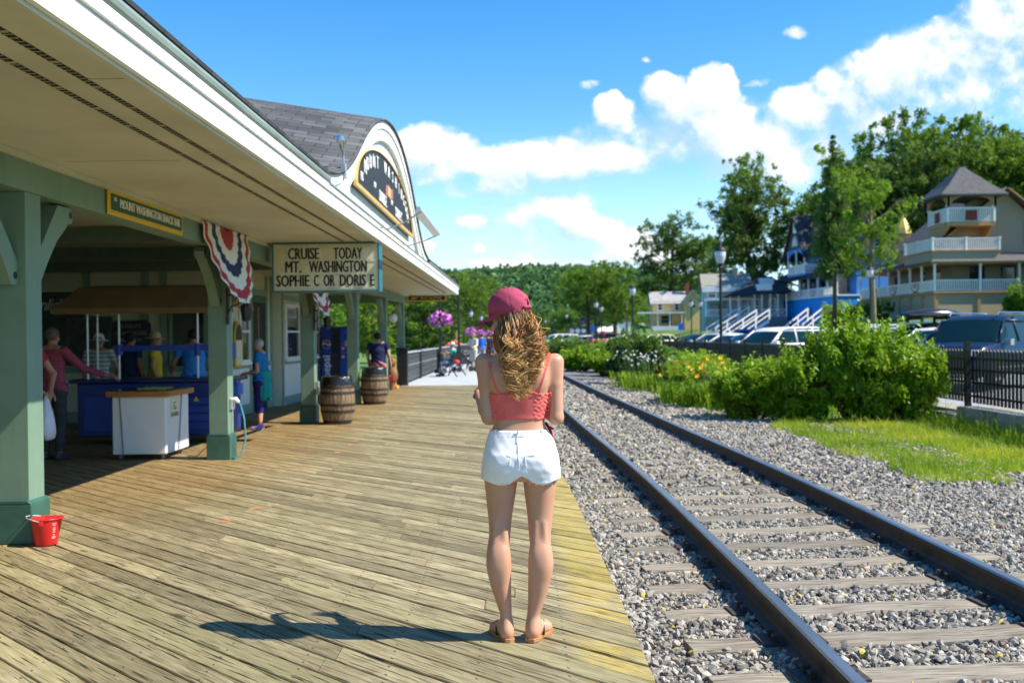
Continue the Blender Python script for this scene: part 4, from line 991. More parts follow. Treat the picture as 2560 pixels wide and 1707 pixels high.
# ------------------------------------------------------------------ figures: smooth implicit surfaces turned into one continuous mesh
def surfnet(F, o, h):
    nx, ny, nz = F.shape; S = F < 0
    C = [(i,j,k) for i in (0,1) for j in (0,1) for k in (0,1)]
    def sub(A, c): return A[c[0]:nx-1+c[0], c[1]:ny-1+c[1], c[2]:nz-1+c[2]]
    cnt = np.zeros((nx-1,ny-1,nz-1), np.int8)
    for c in C: cnt += sub(S, c)
    act = (cnt > 0) & (cnt < 8); I = np.argwhere(act); idx = -np.ones(act.shape, np.int64); idx[act] = np.arange(len(I))
    P = np.zeros((len(I), 3)); N = np.zeros(len(I))
    val = {c: F[I[:,0]+c[0], I[:,1]+c[1], I[:,2]+c[2]] for c in C}
    for a in C:
        for ax in range(3):
            if a[ax]: continue
            b = list(a); b[ax] = 1; b = tuple(b); va, vb = val[a], val[b]; m = (va < 0) != (vb < 0)
            t = va[m]/(va[m]-vb[m]); p = np.tile(np.array(a, float), (m.sum(), 1)); p[:, ax] = t; P[m] += p; N[m] += 1
    V = (I+P/N[:,None])*h+np.array(o)
    Q = []
    for ax in range(3):
        u, v = (ax+1) % 3, (ax+2) % 3
        sl0 = [slice(1,-1)]*3; sl0[ax] = slice(0,-1); sl1 = list(sl0); sl1[ax] = slice(1,None)
        s0, s1 = S[tuple(sl0)], S[tuple(sl1)]; E = np.argwhere(s0 != s1)
        if not len(E): continue
        flip = s0[E[:,0],E[:,1],E[:,2]]
        B = E.copy(); B[:,u] += 1; B[:,v] += 1     # grid point of the edge start
        def cell(du, dv):
            c = B.copy(); c[:,u] += du; c[:,v] += dv; return idx[c[:,0],c[:,1],c[:,2]]
        q4 = np.stack([cell(-1,-1), cell(0,-1), cell(0,0), cell(-1,0)], -1)
        q4[~flip] = q4[~flip][:, ::-1]; Q.append(q4)
    Q = np.concatenate(Q); Q = Q[(Q >= 0).all(1)]
    return V, Q
def smooth_mesh(V, Q, it=2, lam=.5):
    n = len(V); a = Q.ravel(); b = np.roll(Q, -1, 1).ravel(); e = np.concatenate([np.stack([a,b],-1), np.stack([b,a],-1)])
    deg = np.bincount(e[:,0], minlength=n)[:,None]
    for _ in range(it):
        S = np.stack([np.bincount(e[:,0], V[e[:,1],k], minlength=n) for k in range(3)], -1)
        V = V+(S/np.maximum(deg,1)-V)*lam
    return V
class Body:
    def __init__(s, lo, hi, h):
        s.lo = np.array(lo, float); s.h = h; n = np.ceil((np.array(hi)-s.lo)/h).astype(int)+1
        s.ax = [s.lo[i]+np.arange(n[i])*h for i in range(3)]; s.F = np.full(n, 1.0, np.float32)
    def _sl(s, lo, hi, m):
        r = []
        for i in range(3):
            a = int(max(0, math.floor((lo[i]-m-s.lo[i])/s.h))); b = int(min(len(s.ax[i]), math.ceil((hi[i]+m-s.lo[i])/s.h)+1)); r.append(slice(a, max(a+1, b)))
        return tuple(r)
    def grid(s, sl): return s.ax[0][sl[0]][:,None,None], s.ax[1][sl[1]][None,:,None], s.ax[2][sl[2]][None,None,:]
    def put(s, sl, d, k):
        A = s.F[sl]; d = d.astype(np.float32)
        hh = np.maximum(k-np.abs(A-d), 0)/max(k,1e-6); s.F[sl] = np.minimum(A, d)-hh*hh*k*.25
    def cap(s, a, b, ra, rb=None, k=.02, sq=(1,1,1)):
        rb = ra if rb is None else rb; a = np.array(a, float); b = np.array(b, float); R_ = max(ra, rb); q_ = np.array(sq)
        sl = s._sl(np.minimum(a,b)-R_/q_.min()*1.0, np.maximum(a,b)+R_/q_.min(), k+.05); X, Y, Z = s.grid(sl)
        d = (b-a)*q_; L = (d*d).sum()+1e-12; px, py, pz = (X-a[0])*q_[0], (Y-a[1])*q_[1], (Z-a[2])*q_[2]
        t = np.clip((px*d[0]+py*d[1]+pz*d[2])/L, 0, 1)
        s.put(sl, np.sqrt((px-t*d[0])**2+(py-t*d[1])**2+(pz-t*d[2])**2)-(ra+(rb-ra)*t), k); return s
    def ell(s, c, r, k=.02, M=None):
        c = np.array(c, float); r = np.array(r, float); R_ = r.max(); sl = s._sl(c-R_, c+R_, k+.05); X, Y, Z = s.grid(sl); p = [X-c[0], Y-c[1], Z-c[2]]
        if M is not None: p = [p[0]*M[0][i]+p[1]*M[1][i]+p[2]*M[2][i] for i in range(3)]     # columns of M are the local axes
        k0 = np.sqrt((p[0]/r[0])**2+(p[1]/r[1])**2+(p[2]/r[2])**2); k1 = np.sqrt((p[0]/r[0]**2)**2+(p[1]/r[1]**2)**2+(p[2]/r[2]**2)**2)+1e-9
        s.put(sl, k0*(k0-1)/k1, k); return s
    def loft(s, tab, k=.02, e=2.3):
        """tab rows: z, cx, cy, half width, half depth"""
        T = np.array(sorted(tab)); zz = np.linspace(T[0,0], T[-1,0], 200); C = [np.interp(zz, T[:,0], T[:,i]) for i in range(1,5)]
        ker = np.hanning(17); ker /= ker.sum(); C = [np.convolve(np.pad(c_, 8, 'edge'), ker, 'valid') for c_ in C]
        lo = (min(C[0]-C[2]), min(C[1]-C[3]), T[0,0]); hi = (max(C[0]+C[2]), max(C[1]+C[3]), T[-1,0]); sl = s._sl(lo, hi, k+.05); X, Y, Z = s.grid(sl)
        cx, cy, w_, d_ = [np.interp(Z, zz, c_) for c_ in C]
        r = (np.abs((X-cx)/w_)**e+np.abs((Y-cy)/d_)**e)**(1/e); d = (r-1)*np.minimum(w_, d_)
        s.put(sl, np.maximum(d, np.maximum(T[0,0]-Z, Z-T[-1,0])), k); return s
    def mesh(s, F=None, it=2):
        F = s.F if F is None else F; V, Q = surfnet(F, s.lo, s.h); return smooth_mesh(V, Q, it), Q
    def cloth(s, t, *limits):
        """offset copy of the body kept where every limit function (X,Y,Z -> negative inside) holds"""
        X, Y, Z = s.grid((slice(None),)*3); G = s.F-(t(X,Y,Z) if callable(t) else t)
        for L in limits: G = np.maximum(G, L(X,Y,Z))
        return G
    def back(s, x, z, side=-1):
        i = int(round((x-s.lo[0])/s.h)); k = int(round((z-s.lo[2])/s.h)); c = np.where(s.F[i,:,k] < 0)[0]
        return s.ax[1][c[0] if side < 0 else c[-1]] if len(c) else 0.
def skin_mat(name, c):
    m, q, p, out = newmat(name); n = q.noise(q.obj(), 14, 4, .6); n2 = q.noise(q.obj(), 3.5, 3, .5)
    cc = q.mix(q.ss(n,.3,.7), c, (c[0]*1.06, c[1]*.9, c[2]*.86)); cc = q.mix(q.m('MULTIPLY', q.ss(n2,.45,.7), .3), cc, (c[0], c[1]*.75, c[2]*.66))
    q.link(cc, p.inputs['Base Color']); p.inputs['Roughness'].default_value = .48; p.inputs['Specular IOR Level'].default_value = .4
    p.inputs['Subsurface Weight'].default_value = .18; p.inputs['Subsurface Radius'].default_value = (.02,.008,.004); p.inputs['Subsurface Scale'].default_value = .6
    q.link(q.bump(q.noise(q.obj(), 130, 3, .6), .08, .002), p.inputs['Normal']); return m
skin = skin_mat('skin', (.56,.325,.215)); skin2 = skin_mat('skin_tan', (.42,.235,.15))
_hand = {}
def hand_mesh(curl, side, spread=.06, thumb=.6):
    """local frame: x = thumb side (for side=+1), y = fingers, z = back of the hand; palm faces -z"""
    key = (round(curl,2), side)
    if key in _hand: return _hand[key]
    B = Body((-.09,-.04,-.13), (.09,.22,.06), .0036)
    B.cap((0,-.03,0),(0,.0,0),.026,.024,.01,(1,1,1.35))
    lens = [(.042,.024,.020),(.046,.028,.021),(.043,.026,.02),(.033,.020,.018)]; xs_ = (.030,.010,-.010,-.029)
    for i, (x, L) in enumerate(zip(xs_, lens)):
        B.cap((x*.45,.005,0),(x,.078-abs(x-.006)*.25,0),.0145,.0105,.012,(1,1,1.1))
        p = np.array((x,.08-abs(x-.006)*.25,0)); a = .25*curl
        for j, l in enumerate(L):
            a += curl*(.55,.7,.5)[j]; d = np.array((spread*(x/.03)*(1-curl*.5), math.cos(a), -math.sin(a))); d /= np.linalg.norm(d)
            B.cap(p, p+d*l, .0088-.0009*j, .0082-.0009*j, .003); p = p+d*l
    p = np.array((.022,.012,-.004))
    for j, (l, a, r0, r1) in enumerate(((.040,.9,.0155,.0115),(.030,.62,.0108,.0098),(.024,.35,.0097,.0082))):
        d = np.array((math.sin(a)*(1-curl*.25), math.cos(a), -thumb*curl*(.5+.3*j))); d /= np.linalg.norm(d); B.cap(p, p+d*l, r0, r1, .006 if j else .014); p = p+d*l
    V, Q = B.mesh(it=1)
    if side < 0: V = V*np.array((-1,1,1)); Q = Q[:, ::-1]
    _hand[key] = (V, Q); return V, Q
def place_hand(wrist, d, palm, side, curl=.5, s=1.0):
    """d: direction of the fingers, palm: direction the palm faces; side +1 right hand, -1 left hand"""
    d = Vector(d).normalized(); n = -Vector(palm); n = (n-d*n.dot(d)).normalized(); x = d.cross(n)
    # right hand seen from its back (z towards viewer, fingers up): thumb is on the left -> -x ; left hand: +x
    V, Q = hand_mesh(curl, -side)
    M = np.array([x[:], d[:], n[:]]).T
    return (V*s) @ M.T+np.array(wrist), Q
def merge(parts):
    Vs, Qs, o = [], [], 0
    for V, Q in parts: Vs.append(V); Qs.append(Q+o); o += len(V)
    return np.concatenate(Vs), np.concatenate(Qs)
def cloth_mat(name, c, var=.1, scale=9, bump=.25, rough=.85, bscale=120):
    return mat(name, c, rough, var, scale, bump, bscale, 0, .25, bdist=.003)
def headprims(B, c, M, s=1.0, k=.012):
    """skull, jaw, nose, lips, brow, ears, eyes' sockets: c head centre, M columns = right, forward, up"""
    def w_(p): return np.array(c)+M @ (np.array(p)*s)
    B.ell(w_((0,-.012,.022)), np.array((.074,.093,.088))*s, k, M); B.ell(w_((0,.022,-.048)), np.array((.056,.066,.066))*s, .03, M)
    B.cap(w_((0,.085,.005)), w_((0,.104,-.028)), .010*s, .014*s, .012); B.ell(w_((0,.078,-.098)), np.array((.022,.02,.018))*s, .02, M)
    B.ell(w_((0,.086,-.062)), np.array((.023,.011,.006))*s, .006, M); B.ell(w_((0,.085,-.072)), np.array((.02,.011,.007))*s, .006, M)
    for sd in (-1,1):
        B.ell(w_((sd*.075,-.005,-.015)), np.array((.010,.02,.032))*s, .008, M); B.cap(w_((sd*.015,.083,.024)), w_((sd*.045,.072,.022)), .011*s, .009*s, .012)
        B.ell(w_((sd*.042,.062,-.03)), np.array((.022,.02,.018))*s, .02, M)
    return w_
def face_bits(c, M, s, root, up=True):
    w_ = lambda p: tuple(np.array(c)+M @ (np.array(p)*s)); e = MB(); e.smooth = True
    for sd in (-1,1): e.sphere(w_((sd*.031,.072,.004)), .0125*s, 8, 6)
    e.build('eyes', mat('eye_dark', (.06,.045,.035), .2), root)
    l = MB(); l.smooth = True; l.tube([w_((-.022,.088,-.066)), w_((-.01,.098,-.064)), w_((0,.100,-.0655)), w_((.01,.098,-.064)), w_((.022,.088,-.066))], [.003,.006,.006,.006,.003], 6); l.build('lips', mat('lip_tone', (.40,.14,.12), .4), root)
def frame(fwd, roll=0):
    f = Vector(fwd).normalized(); r = f.cross(Vector((0,0,1))).normalized(); u = r.cross(f)
    return np.array([r[:], f[:], u[:]]).T

# ------------------------------------------------------------------ the young woman in the middle
YB = 4.95
G = thing('person', 'young woman with long curly hair, pink cap, coral crop top and white shorts', 'person', (0, YB, 0))
def gx_(px, py): p = at(px, py, YB); return p.x, p.z
def rowz(py, xl, xr):
    a, z = gx_(xl, py); b, _ = gx_(xr, py); return z, (a+b)/2, (b-a)/2
B = Body((-.36,-.24,-.005), (.36,.46,1.77), .0052)
LL = [(1588,1253,1283,-.01,.05),(1578,1251.6,1284,-.035,.045),(1560,1252,1281,-.022,.046),(1540.6,1253,1280,-.008,.043),(1509,1243,1279,-.012,.046),(1462,1227,1278,-.024,.056),(1409,1216,1277.5,-.030,.062),(1380,1217,1275.5,-.026,.06),(1356,1220,1273.5,-.012,.056),(1337.5,1223,1276,-.002,.056),(1310,1222,1278,.006,.06),(1284,1219.5,1281,.010,.066),(1244,1215,1288,.010,.076),(1200,1211,1294,.006,.086),(1165,1212,1299,-.004,.098),(1140,1216,1302,-.010,.10)]
RL = [(1588,1313,1348,-.01,.05),(1578,1314,1350,-.035,.045),(1560,1315,1348,-.022,.046),(1540,1317,1347,-.008,.043),(1509,1320,1358,-.012,.046),(1462,1320,1373,-.024,.056),(1409,1321,1384,-.030,.062),(1380,1322.5,1381,-.026,.06),(1356,1325,1377,-.012,.056),(1337,1322,1376.6,-.002,.056),(1310,1320.5,1380,.006,.06),(1284,1318,1383,.010,.066),(1244,1312.5,1387.5,.010,.076),(1200,1307.5,1391.5,.006,.086),(1165,1304,1392,-.004,.098),(1140,1301,1389,-.010,.10)]
for T in (LL, RL):
    tab = []
    for (py, a, b, cy, dp) in T: z, cx, hw = rowz(py, a, b); tab.append((z, cx, cy, hw, dp))
    B.loft(tab, .012, 2.15)
TT = [(1198,1214,1390,-.012,.098),(1175,1213,1391,-.016,.112),(1140,1216,1388,-.018,.116),(1105,1220,1382,-.006,.104),(1075,1229,1367,.004,.090),(1055,1237,1361,.006,.084),(1035,1237,1361,.006,.085),(1010,1231,1367,.004,.092),(977,1222,1372,.0,.098),(945,1217,1378,-.002,.096),(915,1217,1383,-.004,.084),(896,1226,1377,-.006,.066),(880,1243,1352,-.006,.052),(868,1255,1335,-.004,.048),(850,1264,1318,.0,.047),(820,1262,1312,.0,.047)]
tab = []
for (py, a, b, cy, dp) in TT: z, cx, hw = rowz(py, a, b); tab.append((z, cx, cy, hw, dp))
B.loft(tab, .016, 2.35)
# buttocks and shoulder blades
for px in (1258, 1345): x, z = gx_(px, 1150); B.ell((x,-.062,z), (.068,.062,.070), .03)
for px in (1250, 1342): x, z = gx_(px, 945); B.ell((x,-.062,z), (.04,.03,.06), .04)
for cx_ in (1249, 1349):      # tendons and hollow behind the knees, calf muscle
    x, z = gx_(cx_, 1330)
    for d_ in (-.021, .021): B.cap((x+d_,-.046,z+.055), (x+d_*1.15,-.049,z-.03), .008, .010, .016)
    for d_ in (-.018, .020): B.ell((x+d_-.002,-.052,z-.14), (.028,.030,.085), .03)
xl, zl = gx_(1209, 905); xr, zr = gx_(1388, 905); exl, ezl = gx_(1222, 1043); exr, ezr = gx_(1391, 1043)
SHL, SHR, ELL, ELR = np.array((xl,0,zl)), np.array((xr,0,zr)), np.array((exl,-.015,ezl)), np.array((exr,-.02,ezr))
WRL, WRR = np.array((-.215,.215,1.215)), np.array((.075,.235,1.165))
for S_, E_, W_ in ((SHL, ELL, WRL), (SHR, ELR, WRR)):
    mid = S_*.6+E_*.4; B.cap(S_, mid, .044, .036, .03); B.cap(mid, E_, .036, .034, .01); B.cap(E_, E_*.7+W_*.3, .034, .036, .015); B.cap(E_*.7+W_*.3, W_, .036, .024, .01)
HC = np.array((gx_(1271, 797)[0], .0, gx_(1271, 797)[1])); HM = frame((-.90,.42,-.20))
headprims(B, HC, HM, 1.0)
# feet
def foot(B, heel, d, s=1):
    d = np.array(d, float); d /= np.linalg.norm(d); n = np.array((-d[1], d[0], 0))
    P = lambda u, v, z: np.array(heel)+d*u*s+n*v*s+np.array((0,0,z))
    B.ell(P(.0,0,.034), (.029,.034,.032), .02); B.cap(P(.02,0,.062), P(.13,0,.03), .030, .022, .03); B.cap(P(.0,0,.03), P(.13,.008,.024), .026, .030, .02)
    B.cap(P(.12,-.018,.022), P(.155,-.02,.02), .022, .018, .02); B.cap(P(.12,.02,.022), P(.15,.022,.02), .02, .016, .02)
    for i, (v, u0, L, r) in enumerate(((-.028,.165,.028,.0115),(-.010,.168,.024,.0085),(.005,.163,.02,.008),(.019,.156,.017,.0075),(.031,.147,.014,.007))): B.cap(P(u0-.02,v*.9,.02), P(u0+L,v,.0165), r+.002, r, .004)
    return P
HLx, HRx = gx_(1268,1580)[0], gx_(1332,1580)[0]
DL, DR = (-.36,.93,0), (.42,.90,0)
PLf = foot(B, (HLx,-.035,.014), DL); 
# mirrored foot: flip sideways offsets by swapping the normal
def foot_r(B, heel, d):
    d = np.array(d, float); d /= np.linalg.norm(d); n = np.array((d[1], -d[0], 0)); P = lambda u, v, z: np.array(heel)+d*u+n*v+np.array((0,0,z))
    B.ell(P(.0,0,.034), (.029,.034,.032), .02); B.cap(P(.02,0,.062), P(.13,0,.03), .030, .022, .03); B.cap(P(.0,0,.03), P(.13,.008,.024), .026, .030, .02)
    B.cap(P(.12,-.018,.022), P(.155,-.02,.02), .022, .018, .02); B.cap(P(.12,.02,.022), P(.15,.022,.02), .02, .016, .02)
    for (v, u0, L, r) in ((-.028,.165,.028,.0115),(-.010,.168,.024,.0085),(.005,.163,.02,.008),(.019,.156,.017,.0075),(.031,.147,.014,.007)): B.cap(P(u0-.02,v*.9,.02), P(u0+L,v,.0165), r+.002, r, .004)
    return P
PRf = foot_r(B, (HRx,-.035,.014), DR)
parts = [B.mesh(it=3), place_hand(WRL, (.28,.45,.55), (.9,.1,-.2), -1, .75, .92), place_hand(WRR, (-.55,.45,.35), (-.2,.3,.9), 1, .8, .92)]
V_, Q_ = merge(parts); np_mesh('body', V_, Q_, skin, G, True)
# crop top with straps, gathered at the sides
ztop, zbot = gx_(1290,979)[1], gx_(1290,1047)[1]
X3 = B.ax[0]
def ruche(X, Y, Z):
    side = np.clip((np.abs(X-.001)-.055)/.012, 0, 1); return .005+side*.0017*(np.sin(Z*310+np.sin(X*150)*1.7)+np.sin(X*260+np.sin(Z*170)*2)*.8+.6)
arm_keep = lambda X, Y, Z: np.maximum(np.abs(X-.002)-(.158-.14*np.clip(1.235-Z,0,.2)), Y-.16)
Gt = B.cloth(ruche, lambda X,Y,Z: Z-(ztop+.006*np.sin(np.abs(X)*40)+np.clip(Y-.0,0,.1)*.7), lambda X,Y,Z: zbot-Z+.0*X, arm_keep)
coral = cloth_mat('coral_fabric', (.76,.15,.135), .08, 14, .2)
V_, Q_ = B.mesh(Gt, 1); top_o = np_mesh('crop_top', V_, Q_, coral, G, True)
def on_back(px, py, off=.004): x, z = gx_(px, py); return (x, B.back(x, z)-off, z)
st = None
def strap(pts, w_=.021, t=.004):
    P = [Vector(p) for p in pts]; vs = []; fs = []
    for i, p in enumerate(P):
        d = (P[min(i+1,len(P)-1)]-P[max(i-1,0)]).normalized(); s_ = d.cross(Vector((0,1,0))).normalized()
        vs += [p-s_*w_/2, p+s_*w_/2, p+s_*w_/2+Vector((0,-t,0)), p-s_*w_/2+Vector((0,-t,0))]
    for i in range(len(P)-1):
        for k in range(4): fs.append((i*4+k, i*4+(k+1)%4, i*4+4+(k+1)%4, i*4+4+k))
    st.add(vs, fs)
def interp(p, q_, n): return [(p[0]+(q_[0]-p[0])*i/(n-1), p[1]+(q_[1]-p[1])*i/(n-1)) for i in range(n)]
for (a, b) in (((1219,884),(1249,983)), ((1371,890),(1341,983))):
    st = MB()
    pp = np.array([on_back(*p, off=.002) for p in interp(a, b, 14)]); pp[:,1] = np.convolve(np.pad(pp[:,1],3,'edge'), np.ones(7)/7, 'valid'); strap(pp)
    x, z = gx_(*a); yb = B.back(x, z); yf = B.back(x, z, 1)
    strap([(x, yb-.001, z), (x, yb+.02, z+.018), (x, yf-.01, z+.012), (x*.96, yf+.012, z-.03), (x*.85, yf+.03, z-.12)], .018); st.build('strap', coral, top_o)
# shorts
zw, zh = gx_(1290,1072)[1], gx_(1290,1203)[1]
def shoff(X, Y, Z):
    t = np.clip((zw-Z)/(zw-zh), 0, 1)
    crease = .0007*np.sin(Z*150+X*60+np.sin(X*35)*2)*np.clip(t*1.5,0,1)+.0005*np.sin(X*120+Z*80)
    return .006+.006*t+crease
def hem(X, Y, Z):
    u = np.abs(X-.005); return (zh+.018-.024*np.exp(-((u-.10)/.05)**2)-.004*np.sin(X*170+Y*120)*.5+.026*np.exp(-(u/.035)**2)-.01*np.clip(-Y,0,.1)*3)-Z
Gs = B.cloth(shoff, lambda X,Y,Z: Z-zw, hem, lambda X,Y,Z: np.abs(X)-.215+0*Z, lambda X,Y,Z: Y-.15+0*Z)
denim = cloth_mat('white_denim', (.86,.87,.89), .03, 8, .35, .85, 320)
V_, Q_ = B.mesh(Gs, 4); SH = np_mesh('shorts', V_, Q_, denim, G, True)
stitch = cloth_mat('white_stitch', (.70,.71,.74), .05)
sm_ = MB()
def seam(pts, r=.0016, off=.0125): sm_.tube([on_back(*p, off=off) for p in pts], r, 5)
seam(interp((1292,1076),(1298,1160),16)); seam(interp((1229,1086),(1370,1086),24), .0018, .0085)
seam([(1222,1112),(1250,1118),(1292,1130),(1335,1120),(1380,1112)], .0014, .0095)
for pk in ([(1230,1126),(1276,1132),(1272,1172),(1254,1184),(1233,1170)], [(1312,1132),(1362,1126),(1359,1170),(1338,1184),(1316,1172)]):
    pts = []
    for a, b in zip(pk, pk[1:]+pk[:1]): pts += interp(a, b, 8)[:-1]
    pts.append(pts[0]); sm_.tube([on_back(*p, off=.012) for p in pts], .0016, 5)
sm_.build('seam', stitch, SH)
lp = MB()
for px in (1240,1294,1352): x, z = gx_(px,1079); y = B.back(x,z)-.009; lp.box(x-.005,x+.005,y-.005,y,z-.017,z+.015)
lp.build('belt_loop', denim, SH)
fr_ = MB(); rr = random.Random(12)
for i in range(26):
    px = rr.choice((rr.uniform(1216,1286), rr.uniform(1312,1388), 1325, 1340)); x, z = gx_(px,1200); z = zh+.01; y = B.back(x, z-.02)-.006; L = rr.uniform(.006,.022)
    fr_.tube([(x,y,z),(x+rr.uniform(-.004,.004),y-.003,z-L*.6),(x+rr.uniform(-.008,.008),y,z-L)], .0009, 4)
fr_.build('frayed_hem', denim, SH)
# bag strap at the hip
rs = MB(); rs.smooth = True
x0, z0 = gx_(1368,1062); rs.tube([(x0-.006,.02,z0+.01),(x0+.012,-.01,z0-.02),(x0+.022,-.02,z0-.05),(x0+.026,-.01,z0-.075)], [.006,.008,.007,.004], 7); rs.tube([(x0+.0,.0,z0-.005),(x0+.018,-.015,z0-.012),(x0+.03,-.01,z0-.02)], .005, 6)
rs.build('bag_strap', cloth_mat('strap_red', (.45,.02,.03)), G)
# flip-flops
tan = mat('sandal_tan', (.42,.20,.07), .6, .15, 12, .15, 90)
for P, sgn in ((PLf, 1), (PRf, 1)):
    out_ = [(-.045,-.0),(-.038,-.026),(0,-.034),(.06,-.032),(.12,-.042),(.17,-.040),(.20,-.022),(.205,.0),(.19,.026),(.15,.042),(.10,.042),(.05,.032),(0,.033),(-.038,.024)]
    s_ = MB(); n = len(out_); lo = [P(u, v, -.014) for u, v in out_]; hi_ = [P(u, v, .006) for u, v in out_]
    s_.add(lo+hi_, [tuple(range(n-1,-1,-1)), tuple(range(n,2*n))]+[(i,(i+1)%n,n+(i+1)%n,n+i) for i in range(n)])
    fo = s_.build('flip_flop', tan, G, bevel=.003)
    t_ = MB(); t_.smooth = True
    t_.tube([P(.05,-.035,.004),P(.06,-.034,.035),P(.10,-.022,.062),P(.145,-.014,.046),P(.155,-.016,.02)], [.006,.006,.0055,.005,.004], 7); t_.tube([P(.05,.036,.004),P(.06,.034,.035),P(.10,.014,.06),P(.145,-.012,.046)], [.006,.006,.0055,.005], 7)
    t_.build('strap', mat('sandal_strap', (.02,.018,.017), .5), fo)
# cap
rose = cloth_mat('rose_cotton', (.40,.062,.115), .14, 7, .25, .85, 200)
CB = Body((-.17,-.2,-.10), (.17,.17,.17), .004)
CB.ell((0,-.014,.042), (.090,.110,.100), .01)
Xc, Yc, Zc = CB.grid((slice(None),)*3)
inner = np.sqrt((Xc/.082)**2+((Yc+.014)/.102)**2+((Zc-.042)/.092)**2)-1
Fc = np.maximum(CB.F, -inner*.085)
Fc = np.maximum(Fc, (.002-.16*np.clip(Yc,-.2,.0)*.0)-Zc+.0*Xc)
hole = np.maximum(np.sqrt((Xc/.036)**2+((Zc-.034)/.030)**2)-1, 0*Yc)*.03; hole = np.where(Yc < -.05, hole, 1); hole = np.where(Zc > .03, hole, 1)
Fc = np.maximum(Fc, -hole); seamr = np.abs(np.sin(np.arctan2(Xc, Yc+.014)*3)); Fc = Fc+.0016*(seamr < .06)+.0012*np.sin(Zc*90+Xc*70)*np.sin(Yc*80)
V_, Q_ = surfnet(Fc.astype(np.float32), CB.lo, CB.h); V_ = smooth_mesh(V_, Q_, 2)
CAPC = HC+HM @ np.array((0,0,.012)); CM2 = frame((-.91,.42,-.20))
def capT(V): return V @ CM2.T+CAPC
CAP = np_mesh('cap', capT(V_), Q_, rose, G, True)
br = MB(); br.smooth = True; nb = 26; vs = []
for j in range(8):
    r = j/7
    for i in range(nb):
        t = math.pi*(i/(nb-1)); x = math.cos(t)*.080*(1-.08*r); y0 = .098*math.sin(t)**.6*.75-.014+.03; y = y0+r*.102*math.sin(t)**.7; z = .020-.35*x*x*10*.35-.018*r-.012*math.sin(t)*r; vs.append((x, y, z))
for side, dz in ((0,0),(1,-.0035)):
    br.add([(x, y, z+dz) for x, y, z in vs], [(j*nb+i, j*nb+i+1, (j+1)*nb+i+1, (j+1)*nb+i) for j in range(7) for i in range(nb-1)])
br.v = [tuple(p) for p in capT(np.array(br.v))]; br.build('brim', rose, CAP)
bt = MB(); bt.v = []; bt.sphere(tuple(capT(np.array((0,-.014,.143)))), .008, 10, 6); bt.smooth = True
pts = [capT(np.array((.086*math.sin(a), -.014-.108*math.cos(a), .022))) for a in np.linspace(-.5,.5,10)]
bt.tube(pts, .0085, 6); bt.build('cap_button', rose, CAP)
# sunglasses
sg = MB(); w2 = lambda p: tuple(HC+HM @ np.array(p))
for sd in (-1,1): 
    sg.tube([w2((sd*.066,.060,.008)), w2((sd*.078,.0,.012)), w2((sd*.077,-.03,.008))], .003, 5)
sgo = sg.build('sunglasses', mat('glasses_gold', (.45,.32,.12), .3, .1, 5, 0, 1, .7), G)
sl_ = MB(); sl_.smooth = True
for sd in (-1,1): sl_.sphere(w2((sd*.034,.086,.0)), .03, 12, 8, (1,.45,.85))
sl_.build('lens', mat('lens_dark', (.015,.012,.01), .08), sgo)
# hair: hundreds of curling locks over an inner mass
HB = Body((-.22,-.24,1.14), (.18,.12,1.72), .0065)
HB.ell(HC+HM @ np.array((0,-.022,-.035)), (.076,.088,.072), .02)
x1, z1 = gx_(1298, 862); HB.ell((x1,-.082,z1), (.076,.044,.10), .04); x1, z1 = gx_(1299, 920); HB.ell((x1-.004,-.116,z1), (.072,.026,.11), .05)
x1, z1 = gx_(1250, 850); HB.ell((x1,-.045,z1), (.035,.055,.07), .03)
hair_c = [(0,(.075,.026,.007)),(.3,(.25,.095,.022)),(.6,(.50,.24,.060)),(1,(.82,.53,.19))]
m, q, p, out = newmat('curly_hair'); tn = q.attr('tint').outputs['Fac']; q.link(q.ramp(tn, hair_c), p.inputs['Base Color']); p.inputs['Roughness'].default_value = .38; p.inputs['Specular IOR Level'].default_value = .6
hairm = m
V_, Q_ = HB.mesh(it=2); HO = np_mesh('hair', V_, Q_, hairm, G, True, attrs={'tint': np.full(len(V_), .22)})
rr = np.random.default_rng(21); ns = 38; k = 4
Vs = []; Ts = []; NS = 0; t = np.linspace(0, 1, ns); cxh = gx_(1297,900)[0]
